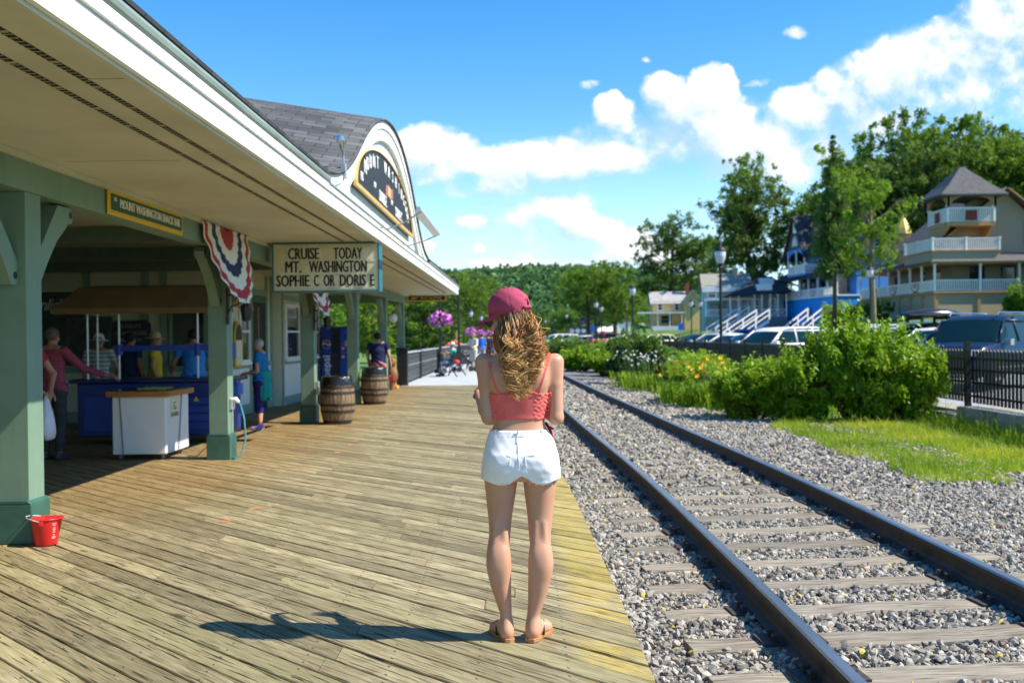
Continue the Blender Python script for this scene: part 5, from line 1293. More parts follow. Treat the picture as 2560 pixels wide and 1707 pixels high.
def lock(fly):
    a = rr.uniform(-2.0, 1.8)                        # angle round the head from its back
    root = HC+HM @ np.array((math.sin(a)*.080, -.016-math.cos(a)*.096, rr.uniform(-.004,.020)))
    s_ = np.clip((root[0]-HC[0])/.092, -1, 1)
    ex = cxh+s_*rr.uniform(.45,1.0)*.114+rr.normal(0,.014); ez = gx_(1290, rr.triangular(905,985,1004) if abs(s_) < .75 else rr.uniform(855,965))[1]
    ex = cxh+(ex-cxh)*np.interp(ez, [gx_(1290,1000)[1], gx_(1290,920)[1]], [.48, 1.0])
    depth = rr.uniform(.0,.04); yb = -.124-depth+.03*s_**2
    if root[1] > -.01: yb = -.085-depth*.6             # locks from the front of the head fall on the shoulder
    L = abs(ez-root[2]); wl = rr.uniform(.055,.12); ph = rr.uniform(0,6.28); am = rr.uniform(.009,.021); hd = rr.choice((-1,1)); tl = rr.normal(.43,.28); bw_ = rr.uniform(-.02,.02)
    for j in range(1 if fly else rr.integers(15,25)):
        o = rr.normal(size=3)*np.array((.0042,.0038,.006)); e2 = rr.normal(0,.006); p2 = ph+rr.normal(0,.17); a2 = am*rr.uniform(.8,1.25)*(1.6 if fly else 1); z2 = ez+abs(rr.normal(0,.018))
        amp = np.clip(t*2.4-.25,0,1)*a2; w_ = 2*math.pi*L/wl*(t+.18*t*t)+p2; spread = 1+.5*np.sin(math.pi*t)
        X_ = root[0]+o[0]*spread+(ex+e2-root[0])*t**.75+bw_*np.sin(math.pi*t)+amp*np.cos(w_); Z_ = root[2]+o[2]+(z2-root[2])*t**1.05+amp*.3*np.sin(w_+.8)
        Y_ = root[1]+o[1]*spread+(yb-root[1])*np.clip(t*1.9,0,1)**.8+.02*np.clip((t-.55)/.45,0,1)*(1-abs(s_))-np.abs(amp)*.35+amp*np.sin(w_)*hd*.9
        Pn = np.stack([X_,Y_,Z_],-1); T_ = np.gradient(Pn, axis=0); T_ /= np.linalg.norm(T_,axis=1)[:,None]
        s1 = np.cross(T_, (0.31,.9,.2)); s1 /= np.linalg.norm(s1,axis=1)[:,None]; s2 = np.cross(T_, s1)
        rad = rr.uniform(.0009,.0017)*np.interp(t, [0,.08,.75,1], [.6,1,.9,.2]); an = np.arange(k)*2*math.pi/k
        ring = Pn[:,None,:]+(s1[:,None,:]*np.cos(an)[None,:,None]*1.4+s2[:,None,:]*np.sin(an)[None,:,None])*rad[:,None,None]
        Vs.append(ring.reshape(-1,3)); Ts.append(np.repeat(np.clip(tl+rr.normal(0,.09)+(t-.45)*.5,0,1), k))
for i in range(150): lock(False)
for i in range(200): lock(True)
NS = len(Vs)
I0 = (np.arange(ns-1)[:,None]*k+np.arange(k)[None,:]).ravel(); I1 = (np.arange(ns-1)[:,None]*k+(np.arange(k)+1)[None,:]%k).ravel()
F1 = np.stack([I0,I1,I1+k,I0+k],-1); F = (F1[None]+(np.arange(NS)*ns*k)[:,None,None]).reshape(-1,4)
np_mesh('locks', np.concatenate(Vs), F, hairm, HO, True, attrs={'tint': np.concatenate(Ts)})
face_bits(HC, HM, 1.0, G)

# ------------------------------------------------------------------ other people
def person(label, loc, rz, H=1.68, shirt=(.1,.2,.5), sleeve='short', lower=(.1,.1,.12), lower_len=.10, hair=(.06,.04,.03), hat=None, pose=None, bald=False, skinm=None, hem=.86, stripe=None, group=None, shoe=(.05,.05,.05), long_hair=0, width=1.0):
    """facing +y; pose overrides joints given for a 1.7 m body"""
    s = H/1.7; r = thing('person', label, 'person', loc, rz, group); skm = skinm or skin2
    J = dict(hipL=(-.09,0,.90), hipR=(.09,0,.90), kneeL=(-.10,.02,.50), kneeR=(.10,.02,.50), ankL=(-.10,-.02,.085), ankR=(.10,-.02,.085), shL=(-.175*width,-.01,1.385), shR=(.175*width,-.01,1.385),
             elL=(-.23*width,-.03,1.11), elR=(.23*width,-.03,1.11), wrL=(-.23,.05,.87), wrR=(.23,.05,.87), neck=(0,-.01,1.44), head=(0,.015,1.575), chest=(0,0,1.22), waist=(0,0,1.03), face=(0,1,-.08), hdL=None, hdR=None, footL=(-.12,1,0), footR=(.12,1,0))
    J.update(pose or {}); g = {k_: np.array(v)*s for k_, v in J.items() if v is not None and k_ not in ('face','hdL','hdR','footL','footR')}
    pts = np.array(list(g.values())); lo = pts.min(0)-.24; hi = pts.max(0)+.24; lo[2] = min(lo[2], -.01) if (pts[:,2].min() < .3) else lo[2]
    B = Body(lo, hi, .0115); W = width
    B.cap(g['hipL'], g['hipR'], .105*s, None, .03, (1,1.08,1)); pel = (g['hipL']+g['hipR'])/2
    B.cap(pel, g['waist'], .112*s*W, .105*s*W, .05, (.86,1.1,1)); B.cap(g['waist'], g['chest'], .105*s*W, .115*s*W, .05, (.82,1.08,1))
    B.cap((g['shL']*.75+g['shR']*.25), (g['shL']*.25+g['shR']*.75), .078*s, None, .05); B.cap(g['chest'], (g['shL']+g['shR'])/2, .105*s*W, .07*s, .05, (.8,1.1,1))
    B.cap((g['shL']+g['shR'])/2, g['neck'], .06*s, .05*s, .03); B.cap(g['neck'], g['head']-np.array((0,0,.06*s)), .05*s, .048*s, .02)
    for S in 'LR':
        B.cap(g['sh'+S], g['el'+S], .050*s, .038*s, .03); B.cap(g['el'+S], g['wr'+S], .039*s, .026*s, .015)
        B.cap(g['hip'+S], g['knee'+S], .088*s*(.5+.5*W), .056*s, .03); kn = g['knee'+S]; an = g['ank'+S]; cf = kn*.72+an*.28+np.array((0,-.012,0)); B.cap(kn, cf, .055*s, .058*s, .02); B.cap(cf, an, .057*s, .036*s, .015)
        d = np.array(J['foot'+S], float); d /= np.linalg.norm(d); B.cap(an-np.array((0,0,.035*s)), an+d*.14*s-np.array((0,0,.055*s)), .036*s, .028*s, .02)
    M = frame(J['face']); headprims(B, g['head'], M, s*.98)
    parts = [B.mesh(it=2)]
    for S, sg_ in (('L',-1),('R',1)):
        d = J['hd'+S] or tuple(g['wr'+S]-g['el'+S]); inw = (-sg_, 0, -.1) if J['hd'+S] is None else (-sg_*.5,0,-.9); dd = np.array(d, float); dd /= np.linalg.norm(dd)
        parts.append(place_hand(g['wr'+S]+dd*.012, d, inw, sg_, .55, s))
    V, Q = merge(parts); np_mesh('body', V, Q, skm, r, True)
    # clothes
    X, Y, Z = B.grid((slice(None),)*3)
    def limb(a, b, t0, t1, rad):
        a, b = g[a], g[b]; d = b-a; L = (d*d).sum(); t = ((X-a[0])*d[0]+(Y-a[1])*d[1]+(Z-a[2])*d[2])/L; c_ = np.clip(t, t0, t1)
        dist = np.sqrt((X-a[0]-c_*d[0])**2+(Y-a[1]-c_*d[1])**2+(Z-a[2]-c_*d[2])**2)-rad*s; return np.maximum(dist, np.maximum(t0-t, t-t1)*math.sqrt(L))
    upd = g['neck']-pel; Lu = (upd*upd).sum(); tu = ((X-pel[0])*upd[0]+(Y-pel[1])*upd[1]+(Z-pel[2])*upd[2])/Lu
    cx = pel[0]+tu*upd[0]; cyy = pel[1]+tu*upd[1]
    t_h = (hem-.90)/.54
    tors = np.maximum(np.maximum(t_h-tu, tu-.955)*.55, np.sqrt(((X-cx)/1.0)**2+(Y-cyy)**2)-.205*s*W)
    slv = .50 if sleeve == 'short' else 1.0
    keep = tors
    for S in 'LR':
        keep = np.minimum(keep, limb('sh'+S, 'el'+S, -.2, slv if sleeve == 'short' else 1.02, .11))
        if sleeve == 'long': keep = np.minimum(keep, limb('el'+S, 'wr'+S, -.05, .95, .09))
    fold = .012*s+.004*np.sin(Z*55+X*38+np.sin(Y*40))*np.clip((1.3*s-Z)*4, .2, 1)
    V, Q = B.mesh(np.maximum(B.F-fold, keep), 1)
    sm = cloth_mat('shirt_%s' % label[:18], shirt, .12, 9, .2) if stripe is None else stripe
    np_mesh('shirt', V, Q, sm, r, True)
    keep = np.maximum(np.maximum(-.30-tu, tu-.14)*.55, np.sqrt((X-pel[0])**2+(Y-pel[1])**2)-.22*s*W)
    for S in 'LR':
        Lk = np.clip((.90-lower_len)/.40, 0, 1); keep = np.minimum(keep, limb('hip'+S, 'knee'+S, -.1, Lk if lower_len > .5 else 1.03, .135*W))
        if lower_len < .5: keep = np.minimum(keep, limb('knee'+S, 'ank'+S, -.05, (.50-lower_len)/.415, .10))
    V, Q = B.mesh(np.maximum(B.F-.011*s-.003*np.sin(Z*48+X*30), keep), 1)
    np_mesh('trousers' if lower_len < .3 else 'shorts', V, Q, cloth_mat('lower_%s' % label[:18], lower, .12, 8, .2), r, True)
    # shoes
    for S in 'LR':
        d = np.array(J['foot'+S], float); d /= np.linalg.norm(d); a = g['ank'+S]; SB = Body(a-np.array((.2,.2,.11)), a+np.array((.2,.2,.06)), .009)
        SB.cap(a-np.array((0,0,.045*s))-d*.035*s, a+d*.15*s-np.array((0,0,.055*s)), .043*s, .036*s, .02); SB.cap(a-np.array((0,0,.0))-d*.02*s, a+d*.03*s-np.array((0,0,.02)), .046*s, .04*s, .02)
        Xs, Ys, Zs = SB.grid((slice(None),)*3); Fz = np.maximum(SB.F, (a[2]-.085*s+.001)-Zs); Fz = np.maximum(Fz, Zs-(a[2]+.01*s))
        V, Q = SB.mesh(Fz, 1); np_mesh('shoe', V, Q, mat('shoe_%s' % label[:18], shoe, .6, .25, 20), r, True)
    # hair and hat
    w_ = lambda p: g['head']+M @ (np.array(p)*s*.98)
    if not bald:
        HBd = Body(g['head']-np.array((.18,.18,.36))*s, g['head']+np.array((.18,.18,.2))*s, .010)
        HBd.ell(w_((0,-.022,.028)), np.array((.086,.10,.094))*s, .02, M)
        if long_hair: HBd.cap(w_((0,-.06,.0)), w_((0,-.085,-long_hair)), .07*s, .06*s, .04, (.8,1.2,1))
        Xh, Yh, Zh = HBd.grid((slice(None),)*3); P_ = [Xh-g['head'][0], Yh-g['head'][1], Zh-g['head'][2]]
        fwd = P_[0]*M[0,1]+P_[1]*M[1,1]+P_[2]*M[2,1]; up_ = P_[0]*M[0,2]+P_[1]*M[1,2]+P_[2]*M[2,2]
        cut = np.maximum(fwd-(.045+.30*np.clip(up_-.03,0,.1))*s, -(up_+(.055+long_hair)*s)); Fh = np.maximum(HBd.F+.004*np.sin(Xh*160+Zh*90)*np.sin(Yh*150), cut)
        V, Q = HBd.mesh(Fh, 1); np_mesh('hair', V, Q, cloth_mat('hair_%.2f_%.2f' % (hair[0], hair[2]), hair, .3, 30, .5, .6), r, True)
    if hat:
        hb = MB(); hb.smooth = True; kind, hc = hat; n = 26
        prof = [(.001,.135),(.05,.130),(.080,.105),(.095,.06),(.098,.03)]+([(.10,.028),(.165,.012),(.17,.006),(.10,.02)] if kind == 'brim' else [])
        V_ = []; 
        for (ra, z) in prof:
            for i in range(n): a = 2*math.pi*i/n; V_.append(w_((ra*math.cos(a)*.93, ra*math.sin(a)*1.08-.015, z+.008*math.sin(2*a)*(ra > .12))))
        hb.add(V_, [(j*n+i, j*n+(i+1)%n, (j+1)*n+(i+1)%n, (j+1)*n+i) for j in range(len(prof)-1) for i in range(n)])
        if kind == 'cap':
            V_ = [w_((math.cos(t)*.078*(1-.1*q_), .03+math.sin(t)*(.065+.075*q_), .035-.02*q_)) for q_ in (0,1) for t in np.linspace(0,math.pi,12)]
            hb.add(V_, [(i,i+1,13+i,12+i) for i in range(11)])
        hb.build('hat', cloth_mat('hat_%.2f_%.2f' % (hc[0], hc[2]), hc, .08), r)
    face_bits(g['head'], M, s*.98, r)
    return r
up = math.pi/2
m, q, p, out = newmat('striped_shirt'); z = q.xyz(q.obj())[2]; st_ = q.ss(q.m('FRACT', q.m('MULTIPLY', z, 15)), .55, .62)
q.link(q.mix(st_, (.50,.50,.47), (.22,.23,.26)), p.inputs['Base Color']); p.inputs['Roughness'].default_value = .85; striped = m
m, q, p, out = newmat('plaid_shirt'); xx = q.xyz(q.obj()); a_ = q.ss(q.m('FRACT', q.m('MULTIPLY', xx[2], 22)), .6, .75); b_ = q.ss(q.m('FRACT', q.m('MULTIPLY', xx[0], 22)), .6, .75)
q.link(q.mix(q.m('MULTIPLY', q.m('ADD', a_, b_), .4), (.36,.05,.09), (.12,.05,.10)), p.inputs['Base Color']); p.inputs['Roughness'].default_value = .85; plaid = m
reach = dict(elR=(.34,.14,1.16), wrR=(.58,.28,1.06), hdR=(.9,.3,-.1))
person('person in a red shirt and pale shorts half hidden behind the nearest column', (-5.48,11.0,0), R(80), 1.74, (.34,.025,.05), 'short', (.50,.52,.50), .52, (.10,.07,.05), None,
       dict(elL=(-.27,-.14,1.12), wrL=(-.10,-.24,.95), hdL=(.8,-.1,-.35), elR=(.27,-.14,1.12), wrR=(.07,-.25,.94), hdR=(-.6,-.15,-.6)), shoe=(.03,.03,.035))
bg_ = thing('plastic_bag', 'white plastic carrier bag held behind the back of the person in red', 'bag', (-5.24,10.93,0))
b = MB(); b.smooth = True; nb = 24; rows = [(.004,.93,.006),(.02,.90,.012),(.05,.80,.03),(.085,.68,.05),(.105,.58,.062),(.11,.50,.066),(.10,.44,.06),(.06,.425,.04),(.001,.42,.001)]; vs = []
for j, (rx, z_, ry) in enumerate(rows):
    for i in range(nb): a = 2*math.pi*i/nb; w_ = 1+.14*math.sin(3*a+z_*9)+.07*math.sin(7*a+z_*21); vs.append((rx*math.cos(a)*w_*.8+.02, rx*math.sin(a)*w_, z_+.012*math.sin(5*a)*(j in (2,3))))
b.add(vs, [(j*nb+i, j*nb+(i+1)%nb, (j+1)*nb+(i+1)%nb, (j+1)*nb+i) for j in range(len(rows)-1) for i in range(nb)])
pm = mat('carrier_plastic', (.62,.63,.68), .35, .1, 9, .4, 18, bdist=.02); b.build('bag_body', pm, bg_)
MB().sphere((.02,.02,.485),.055,10,8,(1,1,.9)).build('pink_packet', mat('packet_pink', (.65,.10,.35), .5), bg_)
person('person in a maroon checked shirt reaching towards the blue kiosk', (-5.98,12.7,0), R(-8), 1.70, (.30,.05,.09), 'long', (.05,.055,.06), .1, (.12,.09,.07), None, reach, stripe=plaid)
person('person in a white sun hat and striped shirt behind the kiosk counter', (-6.67,15.75,0), R(6), 1.63, (.5,.5,.5), 'short', (.03,.04,.08), .1, (.25,.2,.16), ('brim',(.66,.66,.66)), dict(elR=(.27,.10,1.12), wrR=(.20,.26,1.02)), stripe=striped)
person('person in a dark blue shirt half hidden between the white hat and the yellow shirt', (-6.62,16.9,0), R(-20), 1.66, (.03,.06,.14), 'short', (.04,.04,.05), .1, (.03,.02,.02))
person('person in a yellow shirt and tan sun hat inside the snack bar', (-6.52,16.95,0), R(-75), 1.66, (.62,.46,.03), 'short', (.12,.10,.07), .5, (.2,.15,.1), ('brim',(.50,.40,.24))).location.x = -6.22
person('person with dark hair in a light blue polo shirt behind the kiosk', (-5.18,15.8,0), R(14), 1.70, (.045,.27,.72), 'short', (.06,.06,.07), .1, (.02,.015,.012), None, dict(elL=(-.32,.02,1.12), wrL=(-.36,.18,1.0), elR=(.33,.03,1.12)), width=1.12)
WB = person('older woman with grey hair in blue T-shirt and navy leggings, standing by the door', (-4.36,16.72,0), R(84), 1.53, (.012,.16,.40), 'short', (.022,.018,.14), .30, (.42,.41,.40), None,
       dict(elL=(-.22,-.02,1.10), wrL=(-.13,.25,1.03), hdL=(.35,.9,0), elR=(.22,-.04,1.10), wrR=(.10,.24,1.04), hdR=(-.3,.9,.05), face=(0,1,-.22), head=(0,.05,1.565), kneeR=(.09,.06,.50), ankR=(.09,.05,.085)), shoe=(.42,.24,.62), skinm=skin, width=1.12)
jb = MB(); jb.smooth = True; n = 18; vs = []
for j, z_ in enumerate(np.linspace(.99,.50,9)):
    for i in range(n):
        a = -2.7+2.6*i/(n-1)*1.0; ra = .155+.02*j/8+.018*math.sin(i*2.1+j*.4)*(j/8); z2_ = z_-.03*math.sin(i*.9)*(j/8); vs.append((ra*1.05*math.cos(a)+.02, ra*math.sin(a), z2_))
jb.add(vs, [(j*n+i, j*n+i+1, (j+1)*n+i+1, (j+1)*n+i) for j in range(8) for i in range(n-1)])
jo = jb.build('tied_jacket', cloth_mat('teal_jacket', (.012,.26,.25), .12, 10, .2), WB); jo.rotation_euler = (0,0,R(-8)); md = jo.modifiers.new('t','SOLIDIFY'); md.thickness = .012
for sd in (-.09,.09): MB().box(sd-.042,sd+.042,-.07+(.05 if sd > 0 else 0),.155+(.05 if sd > 0 else 0),.0,.018).build('sole', mat('sole_white', (.8,.8,.82), .5), WB, bevel=.008)
NV = person('man in a navy polo shirt and pink shorts standing behind the second barrel', (-3.45,24.3,0), R(4), 1.66, (.014,.022,.085), 'short', (.55,.20,.20), .55, (.03,.02,.02), ('cap',(.02,.02,.025)), dict(head=(-.02,.06,1.545), elR=(.27,-.04,1.12), wrR=(.31,.02,.89), elL=(-.27,0,1.12), face=(-.3,1,-.35)), skinm=skin, width=1.2)
sit = dict(hipL=(-.10,0,.47), hipR=(.10,0,.47), kneeL=(-.11,.43,.50), kneeR=(.11,.43,.50), ankL=(-.11,.46,.09), ankR=(.11,.42,.09), waist=(0,-.02,.62), chest=(0,-.04,.82), shL=(-.18,-.05,.99), shR=(.18,-.05,.99), neck=(0,-.04,1.05), head=(0,.0,1.185), elL=(-.23,.10,.78), elR=(.23,.10,.78), wrL=(-.13,.30,.84), wrR=(.15,.32,.95))
person('person in a teal shirt and white cap sitting on the promenade bench', (-2.62,38.9,0), R(78), 1.72, (.02,.48,.46), 'short', (.62,.64,.78), .12, (.3,.28,.26), ('cap',(.8,.8,.78)), dict(sit, hdR=(0,.3,1)), skinm=skin, hem=.86).location.z = .0
person('person in cream clothes bending over a dark stroller beyond the bench', (-2.05,44.5,0), R(150), 1.70, (.66,.60,.48), 'long', (.66,.62,.54), .1, (.3,.2,.1), None, dict(elR=(.25,.12,1.13), wrR=(.2,.34,1.05), elL=(-.25,.12,1.13), wrL=(-.2,.34,1.05)))
person('person in a bright blue shirt walking far along the promenade', (-2.10,56,0), R(5), 1.72, (.03,.16,.62), 'short', (.30,.30,.32), .5, (.05,.04,.03))
person('person in a dark jacket walking far along the promenade beside the bright blue shirt', (-1.85,60,0), R(10), 1.72, (.02,.022,.03), 'long', (.03,.03,.035), .1, (.05,.04,.03))
person('person in a pink top far away on the promenade', (-1.75,66,0), R(0), 1.70, (.55,.16,.22), 'short', (.25,.25,.3), .5, (.1,.06,.03))
person('person in a pale grey shirt farthest along the promenade', (-1.5,71,0), R(0), 1.75, (.45,.47,.50), 'short', (.1,.1,.15), .5, (.1,.08,.05))
# ------------------------------------------------------------------ foliage
def leaves(C, size, r, upb=.5, asp=.55, jit=.35):
    """one folded leaf (two triangles -> a quad) at every centre"""
    n = len(C); N = r.normal(size=(n,3)); N[:,2] = np.abs(N[:,2])+upb; N /= np.linalg.norm(N,axis=1)[:,None]
    T = np.cross(N, r.normal(size=(n,3))); T /= np.linalg.norm(T,axis=1)[:,None]; S = np.cross(N, T)
    L = size*r.lognormal(0, jit, n)[:,None]; W = L*asp
    V = np.stack([C-T*L*.5, C+S*W*.5-T*L*.05+N*L*.06, C+T*L*.5-N*L*.08, C-S*W*.5-T*L*.05+N*L*.06], 1)
    return V.reshape(-1,3), (np.arange(n)[:,None]*4+np.arange(4)[None,:])
LM_bright = leaf_mat('leaf_bright', (.085,.20,.012), (.18,.34,.022), (.30,.45,.04), .45)
LM_mid = leaf_mat('leaf_mid', (.050,.135,.012), (.115,.245,.022), (.20,.34,.04), .4)
LM_dark = leaf_mat('leaf_dark', (.026,.080,.016), (.058,.145,.026), (.11,.21,.035), .3)
LM_bush = leaf_mat('leaf_bush', (.060,.165,.008), (.19,.38,.014), (.42,.56,.04), .5, .42)
LM_hill = leaf_mat('leaf_hill', (.045,.135,.065), (.085,.21,.085), (.15,.30,.10), .25)  # forest green made lighter and bluer in place of distance haze
bark = mat('bark', (.10,.08,.055), .9, .4, 8, .6, 25, stretch=(4,4,.7), bdist=.03); barkl = mat('bark_pale', (.26,.21,.14), .9, .35, 8, .5, 25, stretch=(4,4,.7), bdist=.03)
def crown_tree(seed, H, R_, z0=.28, n_limb=16, n_leaf=9000, leaf=.34, lm=LM_mid, bk=bark, shape=1.0, gap=.55, lean=0., fork=False):
    """returns (trunk mesh, crown mesh): tapering trunk, limbs to an uneven crown, leaf clumps round the twig ends"""
    r = np.random.default_rng(seed); mb = MB(); mb.smooth = True
    hh = np.linspace(0, .93, 9); tr = [np.array((lean*H*h**2+math.sin(h*5+seed)*.012*H, math.cos(h*4+seed)*.01*H, h*H)) for h in hh]; rad = .026*H*(1-hh)**.8+.012*H*.25
    mb.tube(tr, list(rad), 9); cl = []
    for i in range(n_limb):
        h = z0+(.95-z0)*((i+.5)/n_limb)**.9; b = np.array([np.interp(h, hh, [t[k] for t in tr]) for k in range(3)]); a = i*2.4+r.uniform(-.4,.4)
        prof = (math.sin(math.pi*min(1,(h-z0)/(1-z0)*.82+.16))**.75)*shape; L = R_*prof*r.uniform(.62,1.12); rise = L*r.uniform(.25,.75)+(.06*H if h > .75 else 0)
        d = np.array((math.cos(a), math.sin(a), 0)); p1 = b+d*L*.5+np.array((0,0,rise*.35)); p2 = b+d*L+np.array((0,0,rise))
        r0 = .011*H*(1-h)+.02; mb.tube([b, p1, p2], [r0, r0*.6, r0*.2], 5, False)
        ns = 5 if L > R_*.5 else 3
        for j in range(ns):
            t = r.uniform(.35,1.05); q0 = b+(p2-b)*t; o = r.normal(size=3)*R_*np.array((.22,.22,.15)); c_ = q0+o; mb.tube([b+(p2-b)*t*.9, c_], [r0*.3, r0*.1], 4, False); cl.append((c_, R_*r.uniform(.15,.27), r.random()))
    top = tr[-1]; 
    for _ in range(3): cl.append((top+r.normal(size=3)*R_*.14+np.array((0,0,.02*H)), R_*.17, r.random()))
    w_ = np.array([c[1]**2 for c in cl]); cnt = r.multinomial(n_leaf, w_/w_.sum()); P, T = [], []
    for (c_, ra, t_), k in zip(cl, cnt):
        # a clump made of a few sprays, not a ball
        ks = max(1, k//28); sp = r.normal(size=(ks,3)); sp /= np.linalg.norm(sp,axis=1)[:,None]; sp = sp*(r.random((ks,1))**.5)*ra*np.array((1.15,1.15,.62)); idx = r.integers(0, ks, k)
        P.append(c_+sp[idx]+r.normal(size=(k,3))*ra*.17); T.append(np.clip(t_*.45+r.normal(.28,.2,k),0,1))
    V, F = leaves(np.concatenate(P), leaf, r, .45)
    to = mb.build('trunk', bk, recalc=True); tm = to.data; bpy.data.objects.remove(to)
    co = np_mesh('crown', V, F, lm, None, False, attrs={'tint': np.repeat(np.concatenate(T),4)}); cm_ = co.data; bpy.data.objects.remove(co)
    return tm, cm_
def spruce_tree(seed, H, R_, n_leaf=9000, lm=LM_dark, z0=.06, leaf=.34, droop=.5, dens=26):
    r = np.random.default_rng(seed); mb = MB(); mb.smooth = True; mb.tube([(0,0,0),(0.05,0,H*.5),(0,0,H*.99)], [.018*H,.011*H,.01], 8); P, T = [], []
    lev = np.linspace(z0, .985, dens)
    for h in lev:
        L0 = R_*(1-h)**.8*(.35+.65*min(1,(h-z0)/.12+.3)); nb = max(3, int(7*(1-h)+3))
        for i in range(nb):
            a = r.uniform(0,6.28); L = L0*r.uniform(.6,1.15); t = np.linspace(0,1,5); x = np.cos(a)*L*t; y = np.sin(a)*L*t; z = h*H+L*(.18*t-droop*t**2)
            mb.tube(np.stack([x,y,z],-1), [.03*(1-h)+.008,.02*(1-h)+.006,.012,.008,.003], 4, False); k = int(n_leaf/(dens*6)*(L/R_*1.6+.2)); tt = r.random(k)**.7
            c_ = np.stack([np.cos(a)*L*tt, np.sin(a)*L*tt, h*H+L*(.18*tt-droop*tt**2)],-1); P.append(c_+r.normal(size=(k,3))*np.array((.14,.14,.10))*L**.5-np.array((0,0,.18))*r.random((k,1))*L**.5); T.append(np.clip(r.normal(.4,.22,k)+.15*tt,0,1))
    V, F = leaves(np.concatenate(P), leaf, r, .1, .42)
    to = mb.build('trunk', bark); tm = to.data; bpy.data.objects.remove(to)
    co = np_mesh('crown', V, F, lm, None, False, attrs={'tint': np.repeat(np.concatenate(T),4)}); cm_ = co.data; bpy.data.objects.remove(co)
    return tm, cm_
def plant_tree(name, label, meshes, loc, s=1.0, rz=0, group=None, sxy=None, cat='tree'):
    r = thing(name, label, cat, loc, rz, group); r.scale = ((sxy or s), (sxy or s), s); link('trunk', meshes[0], r); link('crown', meshes[1], r); return r
def gh(x, y): return float(ground_h(np.array([x]), np.array([y]))[0])
TA = crown_tree(1, 10, 4.2, .22, 24, 20000, .20, LM_mid, bark)
TB = crown_tree(2, 10, 3.0, .36, 22, 13000, .19, LM_bright, barkl)
TC_ = crown_tree(3, 10, 2.7, .25, 24, 16000, .17, LM_mid, bark)
TD = crown_tree(4, 10, 3.9, .18, 26, 21000, .20, LM_dark, bark)
TE = crown_tree(8, 10, 2.0, .35, 18, 9000, .15, LM_bright, barkl, lean=.04)
SP = spruce_tree(5, 10, 2.6, 17000, LM_dark, .06, .22)
SQ = spruce_tree(15, 10, 2.9, 19000, LM_dark, .34, .19, .6, 24)
FI = spruce_tree(6, 10, 2.3, 14000, LM_mid, .04, .22, .25, 30)
# by the houses
plant_tree('spruce_tree', 'tall dark spruce with drooping branches and bare pointed top in front of the blue house', SQ, (26.6,84,gh(26.6,84)), 1.68, 1, sxy=1.2)
plant_tree('leafy_tree', 'bright green tree with pale forked trunk beside the spruce, before the grey gabled house', TB, (27.1,76.5,gh(27,76)), 1.12, .6, sxy=.80)
plant_tree('leafy_tree', 'thin upright bright tree with gaps behind the spruce', TE, (34.2,104,3.0), 1.55, 2.2, sxy=1.5)
plant_tree('leafy_tree', 'broad dense tree left of the blue house above the pavilion', TD, (28.6,124,3.4), 1.60, 2.0, sxy=1.45)
plant_tree('leafy_tree', 'slender dark crown rising out of the broad tree left of the blue house', TC_, (29.6,128,3.4), 1.98, 1.0, sxy=1.35)
plant_tree('leafy_tree', 'round maple standing alone behind the yellow house', TD, (24.3,158,3.5), 1.52, .3, sxy=1.72)
plant_tree('leafy_tree', 'lighter tree at the right shoulder of the round maple behind the yellow house', TA, (30.5,164,3.5), 1.32, 1.3, sxy=1.25)
bk_ = [(43,111,2.12,TC_,0),(46.2,113,2.05,TE,1),(50.2,111,2.10,TE,2.6),(53.5,116,1.62,TA,3),(39.6,113,1.80,TB,.5),(57,112,1.55,TD,4),(42,103,1.62,TD,1.7),(48.5,104,1.66,TA,2),(55,104,1.6,TD,3.3),(38,108,1.5,TD,.4),(45.3,108,1.7,TA,3.9),(52,108,1.7,TD,5.2),(58.5,103,1.5,TA,1.1),(41,116,1.75,TA,2.2),(36.5,124,1.55,TA,.8),(61,108,1.5,TA,5)]
bl = ['tall ragged crown','tallest thin spire','thin open crown at the skyline','broad green crown','pale green crown','dark round crown','dense dark crown','leafy mid green crown','dark crown at the right edge','dark crown nearest the blue house','leafy crown under the tallest spire','dark crown under the thin open crown','leafy crown at the far right edge','broad crown behind the tall ragged one','rounded green crown','wide green crown']
for i, (x, y, s, T_, rz) in enumerate(bk_):
    plant_tree('leafy_tree', bl[i]+' in the wood behind the tan house', T_, (x,y,gh(x,y)), s, rz, 'trees behind the tan house', sxy=s*.88)
plant_tree('spruce_tree', 'dark conifer at the right edge beside the tan house porch', SP, (40.1,74.5,2.3), .98, 2, sxy=1.1)
mid_t = [(11.6,168,1.22,TA,.4,'spreading tree with a bulging crown behind the distant street lamps'),(16.4,172,1.34,TC_,2,'upright tree with a rounded top beside the spreading roadside tree'),(20.5,190,.95,TB,1,'small pale tree left of the yellow house roof'),(10.5,240,.75,TA,2,'dark tree beside the distant grey roofed building'),(2.5,250,.8,TD,1,'dark tree above the far parked cars'),(-4,255,.85,TA,3,'dark tree above the far end of the promenade'),(20,262,1.25,TA,.5,'tree behind the distant white houses'),(6.5,262,.9,FI,.5,'pointed conifer behind the far parked cars'),(-10,240,.9,TA,.9,'bushy tree above the orange tent'),(26,240,1.2,TA,.9,'tree behind the yellow house porch')]
for (x, y, s, T_, rz, lb_) in mid_t: plant_tree('leafy_tree' if T_ is not FI else 'fir_tree', lb_, T_, (x,y,gh(x,y)), s, rz, 'trees along the far street', sxy=s*1.15)
